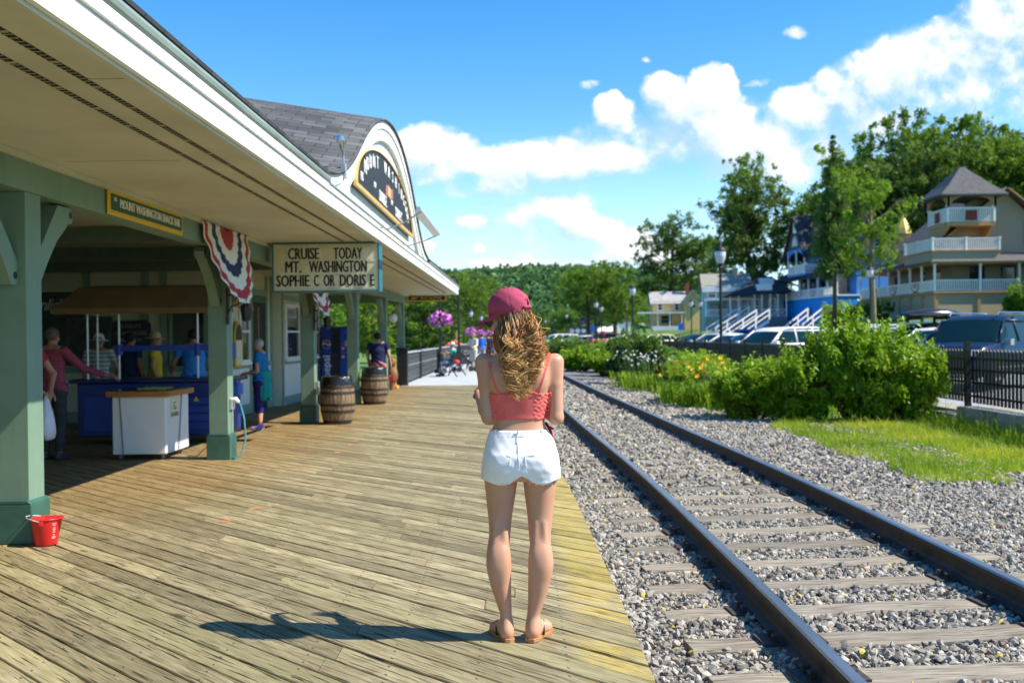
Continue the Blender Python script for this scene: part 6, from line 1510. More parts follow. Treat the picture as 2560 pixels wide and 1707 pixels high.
# left of the railing, below the promenade
lt = [(-9.0,62,.62,TB,.4,'bright tree seen between the station columns'),(-13.5,58,.78,TA,1.2,'green tree seen beside the vending machine'),(-17.5,64,.86,TB,2.2,'pale green tree seen over the vending machine'),(-11,80,.92,TA,3.1,'mid green tree behind the globe lamp'),(-7.4,78,.72,TD,.9,'dark tree behind the first hanging flowers'),(-16,92,1.05,TD,4,'dark tree at the back of the lakeside trees'),(-10.2,104,1.02,FI,2,'pointed fir rising by the end of the roof'),(-7.5,112,.98,TA,5,'leafy tree right of the end of the roof'),(-12.5,130,1.15,TD,.3,'broad dark tree above the orange tent top'),(-8,150,1.1,TA,1.9,'leafy tree above the standing person in cream'),(-24,74,1.0,TA,2.7,'tree farthest left behind the columns'),(-20.5,88,1.1,TB,.2,'bright tree behind the third column'),(-6.4,128,.95,TD,2.2,'dark tree beside the gooseneck pole')]
for (x, y, s, T_, rz, lb_) in lt: plant_tree('leafy_tree' if T_ is not FI else 'fir_tree', lb_, T_, (x,y,gh(x,y)), s, rz, 'trees below the promenade railing', sxy=s*1.15)

# ------------------------------------------------------------------ wooded hill
def hill_h(x, y):
    x = np.asarray(x, float); y = np.asarray(y, float); ridge = 37+7*np.sin(x/95+1.9)+3.5*np.sin(x/37)-.03*(x+60); t = np.clip((y-330)/420, 0, 1); t = t*t*(3-2*t)
    return -.5+ridge*t*np.clip(1-(y-760)/900, .2, 1)
hx, hy = np.linspace(-420, 420, 57), np.linspace(320, 1200, 34); HX, HY = np.meshgrid(hx, hy, indexing='ij'); I = (np.arange(56)[:,None]*34+np.arange(33)[None,:]).ravel()
struct(np_mesh('hills', np.stack([HX,HY,hill_h(HX,HY)],-1).reshape(-1,3), np.stack([I,I+34,I+35,I+1],-1), mat('hill_floor', (.025,.06,.02), .95, .3, .05), None, True))
r = np.random.default_rng(11); n = 3600; x = r.uniform(-190,150,n); y = 340+430*r.random(n)**.8; con = r.random(n) < .4; hgt = r.uniform(8,13,n); L = 42; u = r.random((n,L)); an = r.uniform(0,6.28,(n,L))
rad = np.where(con[:,None], (1-u)*2.6+.3, np.sqrt(np.clip(1-(2*u-1)**2,0,1))*4.0)*(.55+.45*r.random((n,L))); z = hill_h(x,y)[:,None]+hgt[:,None]*np.where(con[:,None], .1+.95*u, .35+.6*u)
C = np.stack([x[:,None]+np.cos(an)*rad, y[:,None]+np.sin(an)*rad, z],-1).reshape(-1,3); V, F = leaves(C, 2.1, r, .5, .7); tn = np.clip(np.repeat(np.where(con, .15, .5)+r.normal(0,.18,n), L)+r.normal(0,.12,n*L)+.0, 0, 1)
fo = np_mesh('forest', V, F, LM_hill, attrs={'tint': np.repeat(tn,4)}); fo['kind'] = 'stuff'

# ------------------------------------------------------------------ shrubs and flowers along the fence
rose_p = mat('rose_pink', (.62,.06,.26), .6, .15); lily = mat('lily_yellow', (.80,.52,.015), .55, .1); phlox = mat('phlox_white', (.78,.80,.74), .6, .05); stem_m = mat('stem_green', (.07,.14,.02), .7); twig = mat('twig', (.10,.06,.03), .9)
def shrub_mesh(seed, n_leaf=9000, leaf=.06, lm=LM_bush, lumps=26, flowers=0, fm=rose_p, flat=1.0):
    """unit shrub about 1 m tall, 1 m radius"""
    r = np.random.default_rng(seed); a = r.uniform(0,6.28,lumps); rr_ = np.sqrt(r.random(lumps))*.78; hz = .08+.72*r.random(lumps)*(1-.50*rr_**2)
    rr_ = rr_*np.clip(.52+.75*hz, 0, 1)
    C = np.stack([np.cos(a)*rr_, np.sin(a)*rr_, hz],-1); C[:,2] = np.clip(C[:,2],.09,1); ra = r.uniform(.09,.25,lumps); w_ = ra**2; idx = r.choice(lumps, n_leaf, p=w_/w_.sum())
    d = r.normal(size=(n_leaf,3)); d /= np.linalg.norm(d,axis=1)[:,None]; d[:,2] = np.where(d[:,2] < -.4, -d[:,2], d[:,2]); rad_ = ra[idx]*(.55+.5*r.random(n_leaf)**.6)
    P = C[idx]+d*rad_[:,None]*np.array((1,1,flat)); P[:,2] = np.maximum(P[:,2], .02+.06*r.random(n_leaf)); base = r.random(lumps)
    # upright shoots break the outline
    ks = 44; sa = r.uniform(0,6.28,ks); sr = np.sqrt(r.random(ks))*.75; sh_ = r.uniform(.08,.36,ks); top = .95-.4*sr**2
    m_ = n_leaf//9; si = r.integers(0,ks,m_); st_ = r.random(m_); sp = np.stack([np.cos(sa[si])*sr[si]*(1+.12*st_), np.sin(sa[si])*sr[si]*(1+.12*st_), top[si]-.15+st_*sh_[si]],-1)+r.normal(size=(m_,3))*.035
    P = np.concatenate([P, sp]); tt = np.concatenate([np.clip(base[idx]*.3+r.normal(.32,.2,n_leaf),0,1), np.clip(r.normal(.7,.15,m_),0,1)])
    V, F = leaves(P, leaf, r, .55, .62); o = np_mesh('foliage', V, F, lm, None, False, attrs={'tint': np.repeat(tt,4)}); fmesh = o.data; bpy.data.objects.remove(o)
    s = MB()
    for i in range(22):
        c_ = C[r.integers(0,lumps)]; b = np.array((c_[0]*.25, c_[1]*.25, 0)); s.tube([b, (b+c_)/2+r.normal(size=3)*.05, c_], [.014,.01,.005], 4, False)
    o = s.build('stems', twig); smesh = o.data; bpy.data.objects.remove(o); fl = None
    if flowers:
        f = MB(); 
        for i in range(flowers):
            k = r.integers(0,lumps); d = r.normal(size=3); d[2] = abs(d[2])*.8+.2; d[1] -= .6; d /= np.linalg.norm(d); c_ = C[k]+d*ra[k]*1.05
            for j in range(5):
                a = j*1.256+r.random(); u = np.cross(d,(0,0,1)); u /= np.linalg.norm(u); w2_ = np.cross(d,u); e = u*math.cos(a)+w2_*math.sin(a); e2 = u*math.cos(a+.6)+w2_*math.sin(a+.6); e3 = u*math.cos(a-.6)+w2_*math.sin(a-.6); R5 = .030
                f.add([c_, c_+e3*R5*.8+d*.012, c_+e*R5*1.1+d*.02, c_+e2*R5*.8+d*.012], [(0,1,2,3)])
        o = f.build('blossoms', fm, recalc=False); fl = o.data; bpy.data.objects.remove(o)
    return fmesh, smesh, fl
S1 = shrub_mesh(31, 17000, .062, LM_bush, 60, 16); S2 = shrub_mesh(32, 16000, .060, LM_bush, 55, 12); S3 = shrub_mesh(33, 9000, .075, LM_bush, 26, 0); S4 = shrub_mesh(34, 8000, .085, LM_dark, 24, 0); S5 = shrub_mesh(35, 7000, .085, LM_mid, 24, 0)
def plant_shrub(label, S, loc, rx, h, rz, ry=None, group='shrubs along the fence', name='shrub'):
    r = thing(name, label, 'shrub', loc, rz, group); r.scale = (rx, ry or rx, h); link('foliage', S[0], r); link('stems', S[1], r)
    if S[2] is not None: link('blossoms', S[2], r)
    return r
g0 = -.17
sh = [('tall rose bush with pink blooms against the fence, the highest of the hedge',S1,6.2,18.7,.95,1.92,.2),('wide rose bush with pink blooms beside the concrete wall',S2,6.8,18.5,1.1,1.68,1.9),('low bush hanging over the end of the concrete wall',S1,7.35,18.5,.72,1.45,4.1),
 ('rounded rose bush spilling on to the gravel in front of the tall one',S2,5.25,18.75,.95,1.34,3.3),('low rose bush with pink blooms at the edge of the gravel',S1,4.45,19.1,.95,1.12,2.6),('green bush behind the yellow lilies',S2,5.6,21.3,1.2,1.05,.4),
 ('feathery bright bush beyond the yellow lilies',S3,4.5,24.6,1.1,1.02,1.4),('olive bush against the black fence below the street lamp',S5,6.8,26.5,1.2,.85,1.1),('bright bush behind the white flowers',S3,4.9,28.0,1.1,1.0,2.1),('dark mounded bush on the edge of the gravel near the white flowers',S4,3.95,33.0,1.25,1.75,.7),
 ('light green bush between fence and white flowers',S3,5.6,31.4,1.2,1.0,3.1),('bright bush along the fence behind the dark mound',S3,6.3,35.5,1.3,1.05,4.4),('dark bush behind the dark mound on the gravel edge',S4,4.2,37.5,1.4,1.70,5.1),('mid green bush half way to the far shrubs',S5,5.2,40.5,1.6,1.2,1.6),
 ('bright bush on the outside of the track bend',S3,3.6,41.5,1.2,1.05,2.5),('yellowish bush by the track bend',S3,2.9,46.5,1.3,1.15,.5),('mid green bush beyond the track bend',S5,4.4,46.0,1.8,1.35,2.2),('dark bush along the far fence',S4,6.2,45.0,1.5,1.15,3.0),
 ('dark green bush beyond the bend close to the rails',S4,2.6,53.0,1.6,1.5,.1),('mid green bush in the far part of the hedge',S5,4.6,54.0,2.0,1.25,4.0),('green bush at the far end of the hedge',S5,2.6,62.0,2.0,1.6,2.8),('bright bush at the very end of the hedge',S3,.9,66.0,1.6,1.2,1.2),('pale shrub at the far end beside the parked cars',S5,5.0,64.0,2.2,1.2,.9)]
for (lb_, S, x, y, rx, h, rz) in sh: plant_shrub(lb_, S, (x,y,g0), rx, h, rz)
def lily_mesh(seed, n=34, fl=6, hl=.55, hf=.75, fm=lily, R6=.055):
    r = np.random.default_rng(seed); lv = MB()
    for i in range(n*3):
        a = r.uniform(0,6.28); b = r.normal(size=2)*.16; L = hl*r.uniform(.7,1.25); o = np.array((math.cos(a),math.sin(a),0)); s_ = np.array((-o[1],o[0],0))*.011; p0 = np.array((b[0],b[1],0)); p1 = p0+o*L*.25+np.array((0,0,L*.75)); p2 = p0+o*L*.75+np.array((0,0,L*.72))
        lv.add([p0-s_,p0+s_,p1+s_,p1-s_,p2], [(0,1,2,3),(3,2,4)])
    lo = lv.build('leaves', LM_bush, recalc=False); at_ = lo.data.attributes.new('tint','FLOAT','POINT'); at_.data.foreach_set('value', np.repeat(r.random(n*3)*.6+.4,5).astype(np.float32)); sm_ = MB(); fs = []
    for i in range(fl):
        b = r.normal(size=2)*.22; h = hf*r.uniform(.85,1.15); sm_.tube([(b[0]*.4,b[1]*.4,0),(b[0],b[1],h)], [.006,.004], 4, False); f = MB(); d = np.array((r.normal()*.4,-.6+r.normal()*.3,.7)); d /= np.linalg.norm(d); u = np.cross(d,(1,0,.1)); u /= np.linalg.norm(u); w_ = np.cross(d,u); c_ = np.array((b[0],b[1],h))
        for j in range(6):
            a = j*1.047; e = u*math.cos(a)+w_*math.sin(a); e2 = u*math.cos(a+.45)+w_*math.sin(a+.45); e3 = u*math.cos(a-.45)+w_*math.sin(a-.45); f.add([c_, c_+e3*R6*.6+d*R6*.5, c_+e*R6*1.15+d*R6*.6, c_+e2*R6*.6+d*R6*.5],[(0,1,2,3)])
        fo = f.build('flower', fm, recalc=False); fs.append(fo.data); bpy.data.objects.remove(fo)
    so = sm_.build('flower_stems', stem_m); res = (lo.data, so.data, fs); bpy.data.objects.remove(lo); bpy.data.objects.remove(so); return res
LY = [lily_mesh(41), lily_mesh(42, 30, 5)]; PH = lily_mesh(43, 26, 10, .5, .85, phlox, .036)
def clump(name, label, S, loc, rz, s, group):
    r = thing(name, label, 'flower', loc, rz, group); r.scale = (s,s,s); link('leaves', S[0], r); link('flower_stems', S[1], r)
    for f in S[2]: link('flower', f, r)
for i, (x, y) in enumerate([(3.75,22.4),(4.15,22.1),(4.55,21.9),(4.95,21.7),(3.6,23.4),(4.3,23.0),(5.3,21.5),(4.0,24.2)]): clump('day_lily', 'yellow flowering day lily in the bed between gravel and bushes', LY[i % 2], (x,y,g0), i*1.3, 1.05+.12*(i % 3), 'yellow day lilies beside the gravel')
for i, (x, y) in enumerate([(3.5,29.2),(3.8,28.6),(4.15,28.9),(3.65,30.2),(4.4,27.9),(3.35,31.0)]): clump('white_phlox', 'clump of white flowers among the bushes beside the dark mound', PH, (x,y,g0), i*1.1, 1.1+.15*(i % 2), 'white flower clumps beside the gravel')
r3 = np.random.default_rng(77)   # weeds on the bed under the shrubs
gg = blades(12000, (3.2,8), (19.2,46), lambda x,y: (x > 3.6+.25*np.sin(y*1.3)), lambda x,y: g0+0*x, .17, .014, r3, .9)
o = np_mesh('ground_cover', gg[0], gg[1], LM_bush, attrs={'tint': gg[2]}); o['kind'] = 'stuff'

# ------------------------------------------------------------------ low wall and fence
m, q, p, out = newmat('concrete_wall_mat'); n = q.noise(q.obj(), 1.6, 6, .65); n2 = q.noise(q.vscale(q.obj(), (1,1,.25)), 5, 4, .6)
q.link(q.mix(q.ss(n2,.45,.7), q.mix(n, (.30,.29,.25), (.42,.40,.35)), (.19,.17,.13)), p.inputs['Base Color']); p.inputs['Roughness'].default_value = .9; q.link(q.bump(q.noise(q.obj(), 40, 4, .6), .3, .006), p.inputs['Normal'])
W = thing('concrete_wall', 'low weathered concrete retaining wall below the black fence', 'wall', (7.6, 14, -.2))
for i, y in enumerate(np.arange(6, 17.4, 3.8)): MB().box(0,.85,y-14,y+3.79-14,-.1,.40).build('wall_block', m, W, bevel=.012)
MB().box(.25,.85,3.45,33,-.1,.30).build('wall_block', m, W, bevel=.012); MB().box(-.03,.25,3.45,4.3,-.1,.26).build('wall_block', m, W, bevel=.012)
fence_m = mat('fence_black', (.006,.0065,.008), .5, .2, 6, .05, 60)
FE = thing('metal_fence', 'black metal picket fence between the shrubs and the car park', 'fence', (8.0, 0, 0))
py_ = [10.2, 12.7, 15.2, 17.7] + [17.7+2.52*k for k in range(1, 16)]
for i, y in enumerate(py_):
    zb = .2 if y < 17 else (-.2 if y < 18 else .1)
    xo = -.06 if 17 < y < 18 else 0
    pb = MB().box(xo-.045,xo+.045,y-.045,y+.045,zb,1.30); pb.box(xo-.055,xo+.055,y-.055,y+.055,1.30,1.325); pb.build('post', fence_m, FE)
    if i+1 < len(py_):
        y1 = py_[i+1]; pn = MB()
        for z_ in (.36,.60,.82,1.02): pn.box(-.018,.018,y+.045,y1-.045,z_-.018,z_+.018)
        k = int((y1-y-.1)/.125); dy = (y1-y-.1)/k
        for j in range(k):
            yy_ = y+.05+dy*(j+.5); pn.box(-.0125,.0125,yy_-.028,yy_+.028,.24,1.15); pn.prism([(yy_-.028,1.15),(yy_+.028,1.15),(yy_,1.185)],0,-.0125,.0125)
        pn.build('picket_panel', fence_m, FE)
# ------------------------------------------------------------------ street lamps
def lamp_proto(label, group):
    r = thing('street_lamp', label, 'street lamp', (0,0,0), 0, group)
    MB().lathe([(.001,0),(.24,0),(.24,.10),(.20,.14),(.19,.55),(.15,.62),(.10,.70),(.085,.80)], 12).build('lamp_base', fence_m, r)
    MB().lathe([(.085,.78),(.065,1.0),(.052,4.05),(.075,4.10),(.075,4.16),(.05,4.2),(.11,4.26),(.12,4.30)], 12).build('pole', fence_m, r, smooth=False)
    MB().lathe([(.10,4.30),(.15,4.36),(.215,4.56),(.225,4.72),(.20,4.80)], 16).build('lantern', mat('lantern_glass', (.55,.57,.62), .12, .05, 3, 0, 1, 0, .7), r, smooth=True)
    MB().lathe([(.235,4.79),(.235,4.83),(.16,4.93),(.06,5.0),(.035,5.06),(.05,5.10),(.02,5.16),(.001,5.26)], 16).build('lantern_cap', fence_m, r); return r
LP0 = lamp_proto('tall black street lamp with a glass lantern standing at the fence before the aqua house', 'street lamps along the fence and street'); LP0.location = (8.02, 39.6, 0)
for (x, y, z_, lb_) in [(8.0,70,0,'black street lamp rising above the hedge before the roadside trees'),(7.75,100,0,'black street lamp in front of the spreading roadside tree'),(9.6,116,0,'black street lamp right beside its neighbour under the roadside trees'),(7.4,155,0,'small far street lamp before the wooded hill, right of the hair'),(6.6,183,0,'tiny far street lamp in front of the dark trees'),(17.3,100,0,'street lamp before the lawn of the yellow house'),(18.4,101,0,'street lamp at the foot of the lawn left of the aqua house'),(23.6,67,.9,'street lamp in front of the tan house porch'),(5.4,205,0,'tiny farthest street lamp beside the long hair')]:
    c = copy_tree(LP0); c.location = (x,y,z_); c['label'] = lb_

# ------------------------------------------------------------------ cars
tyre_m = mat('tyre', (.018,.018,.019), .85); rim_m = mat('rim', (.55,.56,.58), .3, .1, 5, 0, 1, .7); cglass = mat('car_glass', (.006,.026,.034), .16, .1, 1, 0, 1, 0, .10); chrome = mat('chrome', (.7,.7,.72), .15, .05, 4, 0, 1, .9); hl_m = mat('headlight', (.75,.78,.8), .1, .05); tl_m = mat('taillight', (.40,.01,.01), .2)
def paint(nm, c): return mat('car_paint_'+nm, c, .30, .03, 2, 0, 1, .0, .12, .05)
KIND = dict(suv=(4.75,.95,1.75,[(-2.37,.55,.95),(-2.3,1.05,1.1),(-1.9,1.12,1.12),(.95,1.10,1.12),(1.35,1.07,1.09),(2.1,.98,1.0),(2.34,.80,.82),(2.37,.5,.5)],[(-2.25,1.12),(-1.95,1.68),(-1.2,1.75),(.2,1.74),(.55,1.66),(1.28,1.09)],.36),
            sedan=(4.6,.88,1.45,[(-2.3,.5,.9),(-2.25,.92,.98),(-1.6,1.0,1.0),(-1.2,.98,.98),(.9,.94,.95),(1.3,.92,.93),(2.05,.80,.82),(2.28,.62,.64),(2.3,.45,.45)],[(-1.75,.98),(-.85,1.40),(-.2,1.45),(.25,1.42),(1.2,.93)],.32),
            hatch=(4.2,.87,1.52,[(-2.1,.5,.95),(-2.05,.98,1.0),(-1.6,1.0,1.0),(.85,.96,.97),(1.25,.93,.94),(1.9,.80,.82),(2.07,.6,.62),(2.1,.42,.42)],[(-2.0,1.0),(-1.55,1.46),(-.8,1.52),(.1,1.49),(1.15,.94)],.31),
            van=(4.9,.98,1.74,[(-2.45,.5,1.0),(-2.4,1.08,1.1),(-1.8,1.1,1.1),(1.2,1.06,1.07),(1.6,1.02,1.04),(2.25,.86,.88),(2.42,.62,.64),(2.45,.45,.45)],[(-2.38,1.1),(-2.2,1.68),(-1.4,1.74),(.4,1.72),(.8,1.64),(1.72,1.03)],.34))
def car(label, kind, pm, loc, ang, group, racks=False, detail=True):
    """ang: heading in degrees from +x"""
    L, W, H, bp_, gp, wr = KIND[kind]; r = thing('parked_car', label, 'car', loc, R(ang), group)
    b = MB(); b.smooth = True; xs_ = np.linspace(bp_[0][0], bp_[-1][0], 30); bx = [p_[0] for p_ in bp_]; zb = np.interp(xs_, bx, [p_[1] for p_ in bp_]); ring = []
    for x, z_ in zip(xs_, zb):
        e = min(1, (abs(abs(x)-L/2)/.55)) ; wv = W*(.78+.22*e**.5); zl = .30+.12*(1-e); zt = max(z_, zl+.08)
        ring.append([(x,-wv*.90,zl),(x,-wv,zl+.18*(zt-zl)+.02),(x,-wv,zl+.62*(zt-zl)),(x,-wv*.965,zt-.03),(x,-wv*.86,zt),(x,0,zt+.025),(x,wv*.86,zt),(x,wv*.965,zt-.03),(x,wv,zl+.62*(zt-zl)),(x,wv,zl+.18*(zt-zl)+.02),(x,wv*.90,zl)])
    n = 11; vs = [p_ for rg in ring for p_ in rg]; fs = [(i*n+k, i*n+k+1, (i+1)*n+k+1, (i+1)*n+k) for i in range(29) for k in range(n-1)]+[(i*n, (i+1)*n, (i+1)*n+10, i*n+10) for i in range(29)]+[tuple(range(10,-1,-1)), tuple(range(29*n,30*n))]
    b.add(vs, fs); b.build('body', pm, r)
    # greenhouse
    g = MB(); gx0 = [p_[0] for p_ in gp]; xs2 = np.linspace(gx0[0], gx0[-1], 22); zz_ = np.interp(xs2, gx0, [p_[1] for p_ in gp]); belt = np.interp(xs2, bx, [p_[1] for p_ in bp_]); G_ = []
    for x, z_, bl_ in zip(xs2, zz_, belt):
        t = (z_-bl_)/(H-1.0); wb, wt = W*.93, W*(.93-.20*min(1,max(t,0))); z_ = max(z_, bl_); G_.append([(x,-wb,bl_-.02),(x,-wt,z_-.05*min(1,max(0,t*3))),(x,-wt*.86,z_),(x,0,z_+.02),(x,wt*.86,z_),(x,wt,z_-.05*min(1,max(0,t*3))),(x,wb,bl_-.02)])
    vs = [p_ for rg in G_ for p_ in rg]; roof0, roof1 = gp[1][0], gp[-2][0]; side, top_ = [], []
    for i in range(21):
        xm = (xs2[i]+xs2[i+1])/2
        for k in range(6):
            f = (i*7+k, i*7+k+1, (i+1)*7+k+1, (i+1)*7+k); (top_ if (k in (1,2,3,4) and roof0-.05 < xm < roof1+.12) else side).append(f)
    gb_ = MB(); gb_.smooth = True; gb_.add(vs, side); gb_.build('windows', cglass, r, recalc=False); tb_ = MB(); tb_.smooth = True; tb_.add(vs, top_)
    def gpt(x, k): 
        i = np.interp(x, xs2, np.arange(22)); a = int(min(20, i)); f = i-a; return np.array(G_[a][k])*(1-f)+np.array(G_[a+1][k])*f
    for s, k0, k1 in ((-1,0,1),(1,6,5)):
        off_ = np.array((0,s*.006,.004))
        for xa, xb in ((gp[-1][0]-.05, gp[-2][0]), (.0,-.02), (-1.15,-1.12), (gp[0][0]+.12, gp[1][0]+.05)):
            tb_.bar(gpt(xa,k0)+off_, gpt(xb,k1)+off_, .07 if abs(xa) < 1.3 and xa < .5 else .10, .035, (0,1,0))
        tb_.bar(gpt(gp[1][0],k1)+off_, gpt(gp[-2][0],k1)+off_, .06, .04, (0,1,0))
    tb_.build('roof', pm, r, recalc=True)
    wx = L*.305
    for sx in (wx, -wx*.98):
        for sy in (-1, 1):
            wv = MB(); wv.smooth = True; N = 22; prof = [(wr*.62,-.10),(wr*.93,-.11),(wr,-.07),(wr,.07),(wr*.93,.11),(wr*.62,.10)]; V_ = [(sx+a_*math.cos(t), sy*(W-.10)+y_, wr+a_*math.sin(t)) for a_, y_ in prof for t in np.linspace(0,2*math.pi,N,False)]
            wv.add(V_, [(i*N+k, i*N+(k+1)%N, (i+1)*N+(k+1)%N, (i+1)*N+k) for i in range(5) for k in range(N)]); wo = wv.build('wheel', tyre_m, r)
            if detail:
                rm = MB(); y_ = sy*(W-.10+.085); rm.add([(sx+wr*.64*math.cos(t), sy*(W-.10+.05), wr+wr*.64*math.sin(t)) for t in np.linspace(0,2*math.pi,20,False)], [tuple(range(20))])
                for j in range(5): a = j*1.2566+.3; rm.bar((sx,y_,wr), (sx+wr*.60*math.cos(a),y_,wr+wr*.60*math.sin(a)), .075, .02, (0,1,0))
                rm.build('rim', rim_m, wo)
            ar = MB(); ar.add([(sx+(wr+.06)*math.cos(t), sy*(W+.002), wr+(wr+.06)*math.sin(t)) for t in np.linspace(-.25,math.pi+.25,16)]+[(sx+(wr+.06)*math.cos(t), sy*(W-.25), wr+(wr+.06)*math.sin(t)) for t in np.linspace(math.pi+.25,-.25,16)], [tuple(range(16)), tuple(range(16,32))]); ar.build('wheel_arch', tyre_m, r)
    zf_ = float(np.interp(L/2-.12, bx, [p_[1] for p_ in bp_]))
    for s in (-1, 1):
        MB().box(L/2-.30,L/2-.045,s*W*.55,s*W*.86,zf_-.10,zf_+.04).build('headlight', hl_m, r, bevel=.03); MB().box(-L/2+.0,-L/2+.10,s*W*.62,s*W*.86,.75,.98).build('tail_light', tl_m, r, bevel=.02)
        mr = MB(); xm = gp[-1][0]-.25; mr.box(xm-.08,xm+.10,s*(W+.02),s*(W+.20),1.0,1.16); mr.build('mirror', pm if kind != 'suv' else chrome, r, bevel=.03)
        if racks: MB().tube([(gp[1][0]+.1,s*W*.62,H+.0),(gp[1][0]+.2,s*W*.62,H+.06),(gp[-2][0]-.1,s*W*.62,H+.05),(gp[-2][0],s*W*.62,H-.02)], .018, 6).build('roof_rail', chrome, r)
    MB().box(L/2-.06,L/2+.012,-W*.5,W*.5,.5,.66).build('grille', tyre_m, r)
    if detail:
        for s in (-1,1): MB().box(-.42,-.28,s*(W+.004),s*(W+.022),.93,.955).build('door_handle', chrome, r); MB().box(-1.4,1.5,s*(W-.01),s*(W+.014),.46,.50).build('side_trim', chrome, r)
    return r
pw, ps, pn_, pd, pb, pg = paint('white',(.78,.79,.80)), paint('silver',(.42,.44,.46)), paint('navy',(.010,.022,.055)), paint('black',(.012,.013,.015)), paint('blue',(.02,.06,.20)), paint('grey',(.12,.13,.14))
z0_ = .06; GR = 'cars parked along the fence'
car('large dark navy sports utility car with chrome trim behind the fence', 'suv', pn_, (11.75,25.35,z0_+.10), 223, GR, True)
car('white hatchback half hidden between the rose bush and the navy car', 'hatch', pw, (13.1,31.2,z0_+.06), 223, GR)
bxc = car('dark car carrying the roof box behind the rose bush', 'suv', pd, (14.2,34.6,z0_), 222, GR, True)
car('silver car behind the top of the tallest rose bush', 'suv', ps, (13.0,37.6,z0_), 223, GR)
car('white people carrier facing the fence left of the tall rose bush', 'van', pw, (11.35,43.3,z0_-.02), 214, GR)
car('dark blue saloon beside the white people carrier', 'sedan', pb, (10.9,46.8,z0_), 215, GR)
car('white saloon right behind the nearest street lamp', 'sedan', pw, (10.75,50.2,z0_), 215, GR)
car('silver blue hatchback left of the nearest street lamp', 'hatch', ps, (10.6,53.8,z0_), 215, GR)
car('dark saloon farthest left in the near row by the fence', 'sedan', pd, (10.5,58.0,z0_), 215, GR)
RB = thing('roof_box', 'black glossy roof box carried on a car roof behind the fence', 'roof box', (14.1,34.4,1.98), R(8))
rb_ = MB(); rb_.smooth = True; rows = []
for t in np.linspace(0,1,14):
    x = -1.05+2.1*t; e = math.sin(math.pi*min(1,max(0,(t*.86+.07))))**.38; hgt_ = .36*e*(.72+.28*t); wv = .43*e; rows.append([(x,-wv,.03),(x,-wv*1.02,.12*e),(x,-wv*.82,hgt_*.86),(x,0,hgt_),(x,wv*.82,hgt_*.86),(x,wv*1.02,.12*e),(x,wv,.03)])
vs = [p_ for rw in rows for p_ in rw]; rb_.add(vs, [(i*7+k, i*7+k+1, (i+1)*7+k+1, (i+1)*7+k) for i in range(13) for k in range(6)]+[(i*7+6, i*7, (i+1)*7, (i+1)*7+6) for i in range(13)]+[tuple(range(7)), tuple(range(13*7,14*7))])
rb_.build('shell', mat('box_black', (.02,.021,.023), .2, .1, 3, 0, 1, 0, .6), RB); MB().box(-.9,.9,-.44,.44,.10,.125).build('seam_band', mat('box_band', (.10,.10,.11), .4), RB)
for x in (-.5,.5): MB().box(x-.03,x+.03,-.5,.5,-.06,.03).box(x-.04,x+.04,-.5,-.44,-.16,.0).box(x-.04,x+.04,.44,.5,-.16,.0).build('crossbar', tyre_m, RB)
fl_ = ['white','silver','red','white','grey','pale blue','white','black','white','silver','white','dark blue','cream','white']
pr_ = paint('red',(.35,.02,.02)); pl_ = paint('paleblue',(.20,.32,.42)); pc_ = paint('cream',(.62,.55,.36)); pmap = {'white':pw,'silver':ps,'red':pr_,'grey':pg,'pale blue':pl_,'black':pd,'dark blue':pb,'cream':pc_}
far = [(5.2,128),(7.6,127),(10.2,125),(12.6,122),(3.6,140),(6.3,141),(9.0,139),(11.9,138),(5.0,156),(8.0,156),(10.8,153),(13.5,150),(13.2,96),(6.8,171)]
where = ['at the far end of the hedge right of the hair','in the far car park below the spreading tree','in the far car park under the double lamps','in the far car park right of the double lamps','small beyond the end of the hedge','in the second far row below the grey roof','in the second far row by the blue sign','in the second far row under the upright tree','tiny in the third far row','tiny in the third far row by the lamp','tiny in the third far row under the trees','tiny at the right end of the third far row','with yellowish panels parked before the distant street','tiny in the last far row']
for (x, y), c_, w_ in zip(far, fl_, where): car('%s car %s' % (c_, w_), random.choice(['sedan','suv','van','hatch']), pmap[c_], (x,y,z0_), 205+random.uniform(-8,8), 'cars in the far car park', False, False)
car('grey car parked across the street below the yellow house lawn','sedan',pg,(16.6,92,.1),250,'cars across the street',False,False)
car('dark blue people carrier across the street below the pavilion stairs','van',pb,(17.6,78,.15),258,'cars across the street',False,False)
car('silver car across the street in front of the blue house stairs','suv',ps,(19.0,66,.2),258,'cars across the street',False,False)
# small blue signs
for (x, y, z_, lb_) in [(7.7,104,0,'small square blue sign on a post among the far cars'),(15.0,92.5,0,'small square blue sign on a post below the yellow house lawn')]:
    r = thing('parking_sign', lb_, 'sign', (x,y,z_), 0); MB().cyl((0,0,0),(0,0,2.4),.035,n=8).build('post', alu, r); MB().box(-.24,.24,-.06,-.035,1.95,2.55).build('plate', mat('sign_blue', (.01,.10,.55), .4), r)
# ------------------------------------------------------------------ houses on the slope
tan_w = boards_mat('tan_clapboard', (.36,.285,.185), .16, 2, .02, .05); brown = mat('brown_trim', (.46,.25,.10), .6, .1, 4); wht = mat('house_white', (.84,.83,.82), .55, .05, 3); roofg = mat('roof_grey', (.095,.092,.098), .9, .25, 3, .4, 12, bdist=.03); roofd = mat('roof_dark', (.035,.037,.045), .9, .25, 3, .3, 12, bdist=.03); roofl = mat('roof_light', (.38,.38,.39), .85, .2, 2, .3, 12, bdist=.03)
bluew = boards_mat('blue_clapboard', (.02,.20,.62), .16, 2, .02, .05); blues = mat('blue_stone', (.006,.30,.92), .6, .12, 3); aqua = boards_mat('aqua_clapboard', (.16,.48,.42), .16, 2, .02, .05); yel_w = boards_mat('yellow_clapboard', (.66,.50,.22), .16, 2, .02, .05); greyw = boards_mat('grey_clapboard', (.27,.23,.17), .16, 2, .02, .05); hglass = mat('house_glass', (.02,.03,.04), .08, .2, 1, 0, 1, 0, .7)
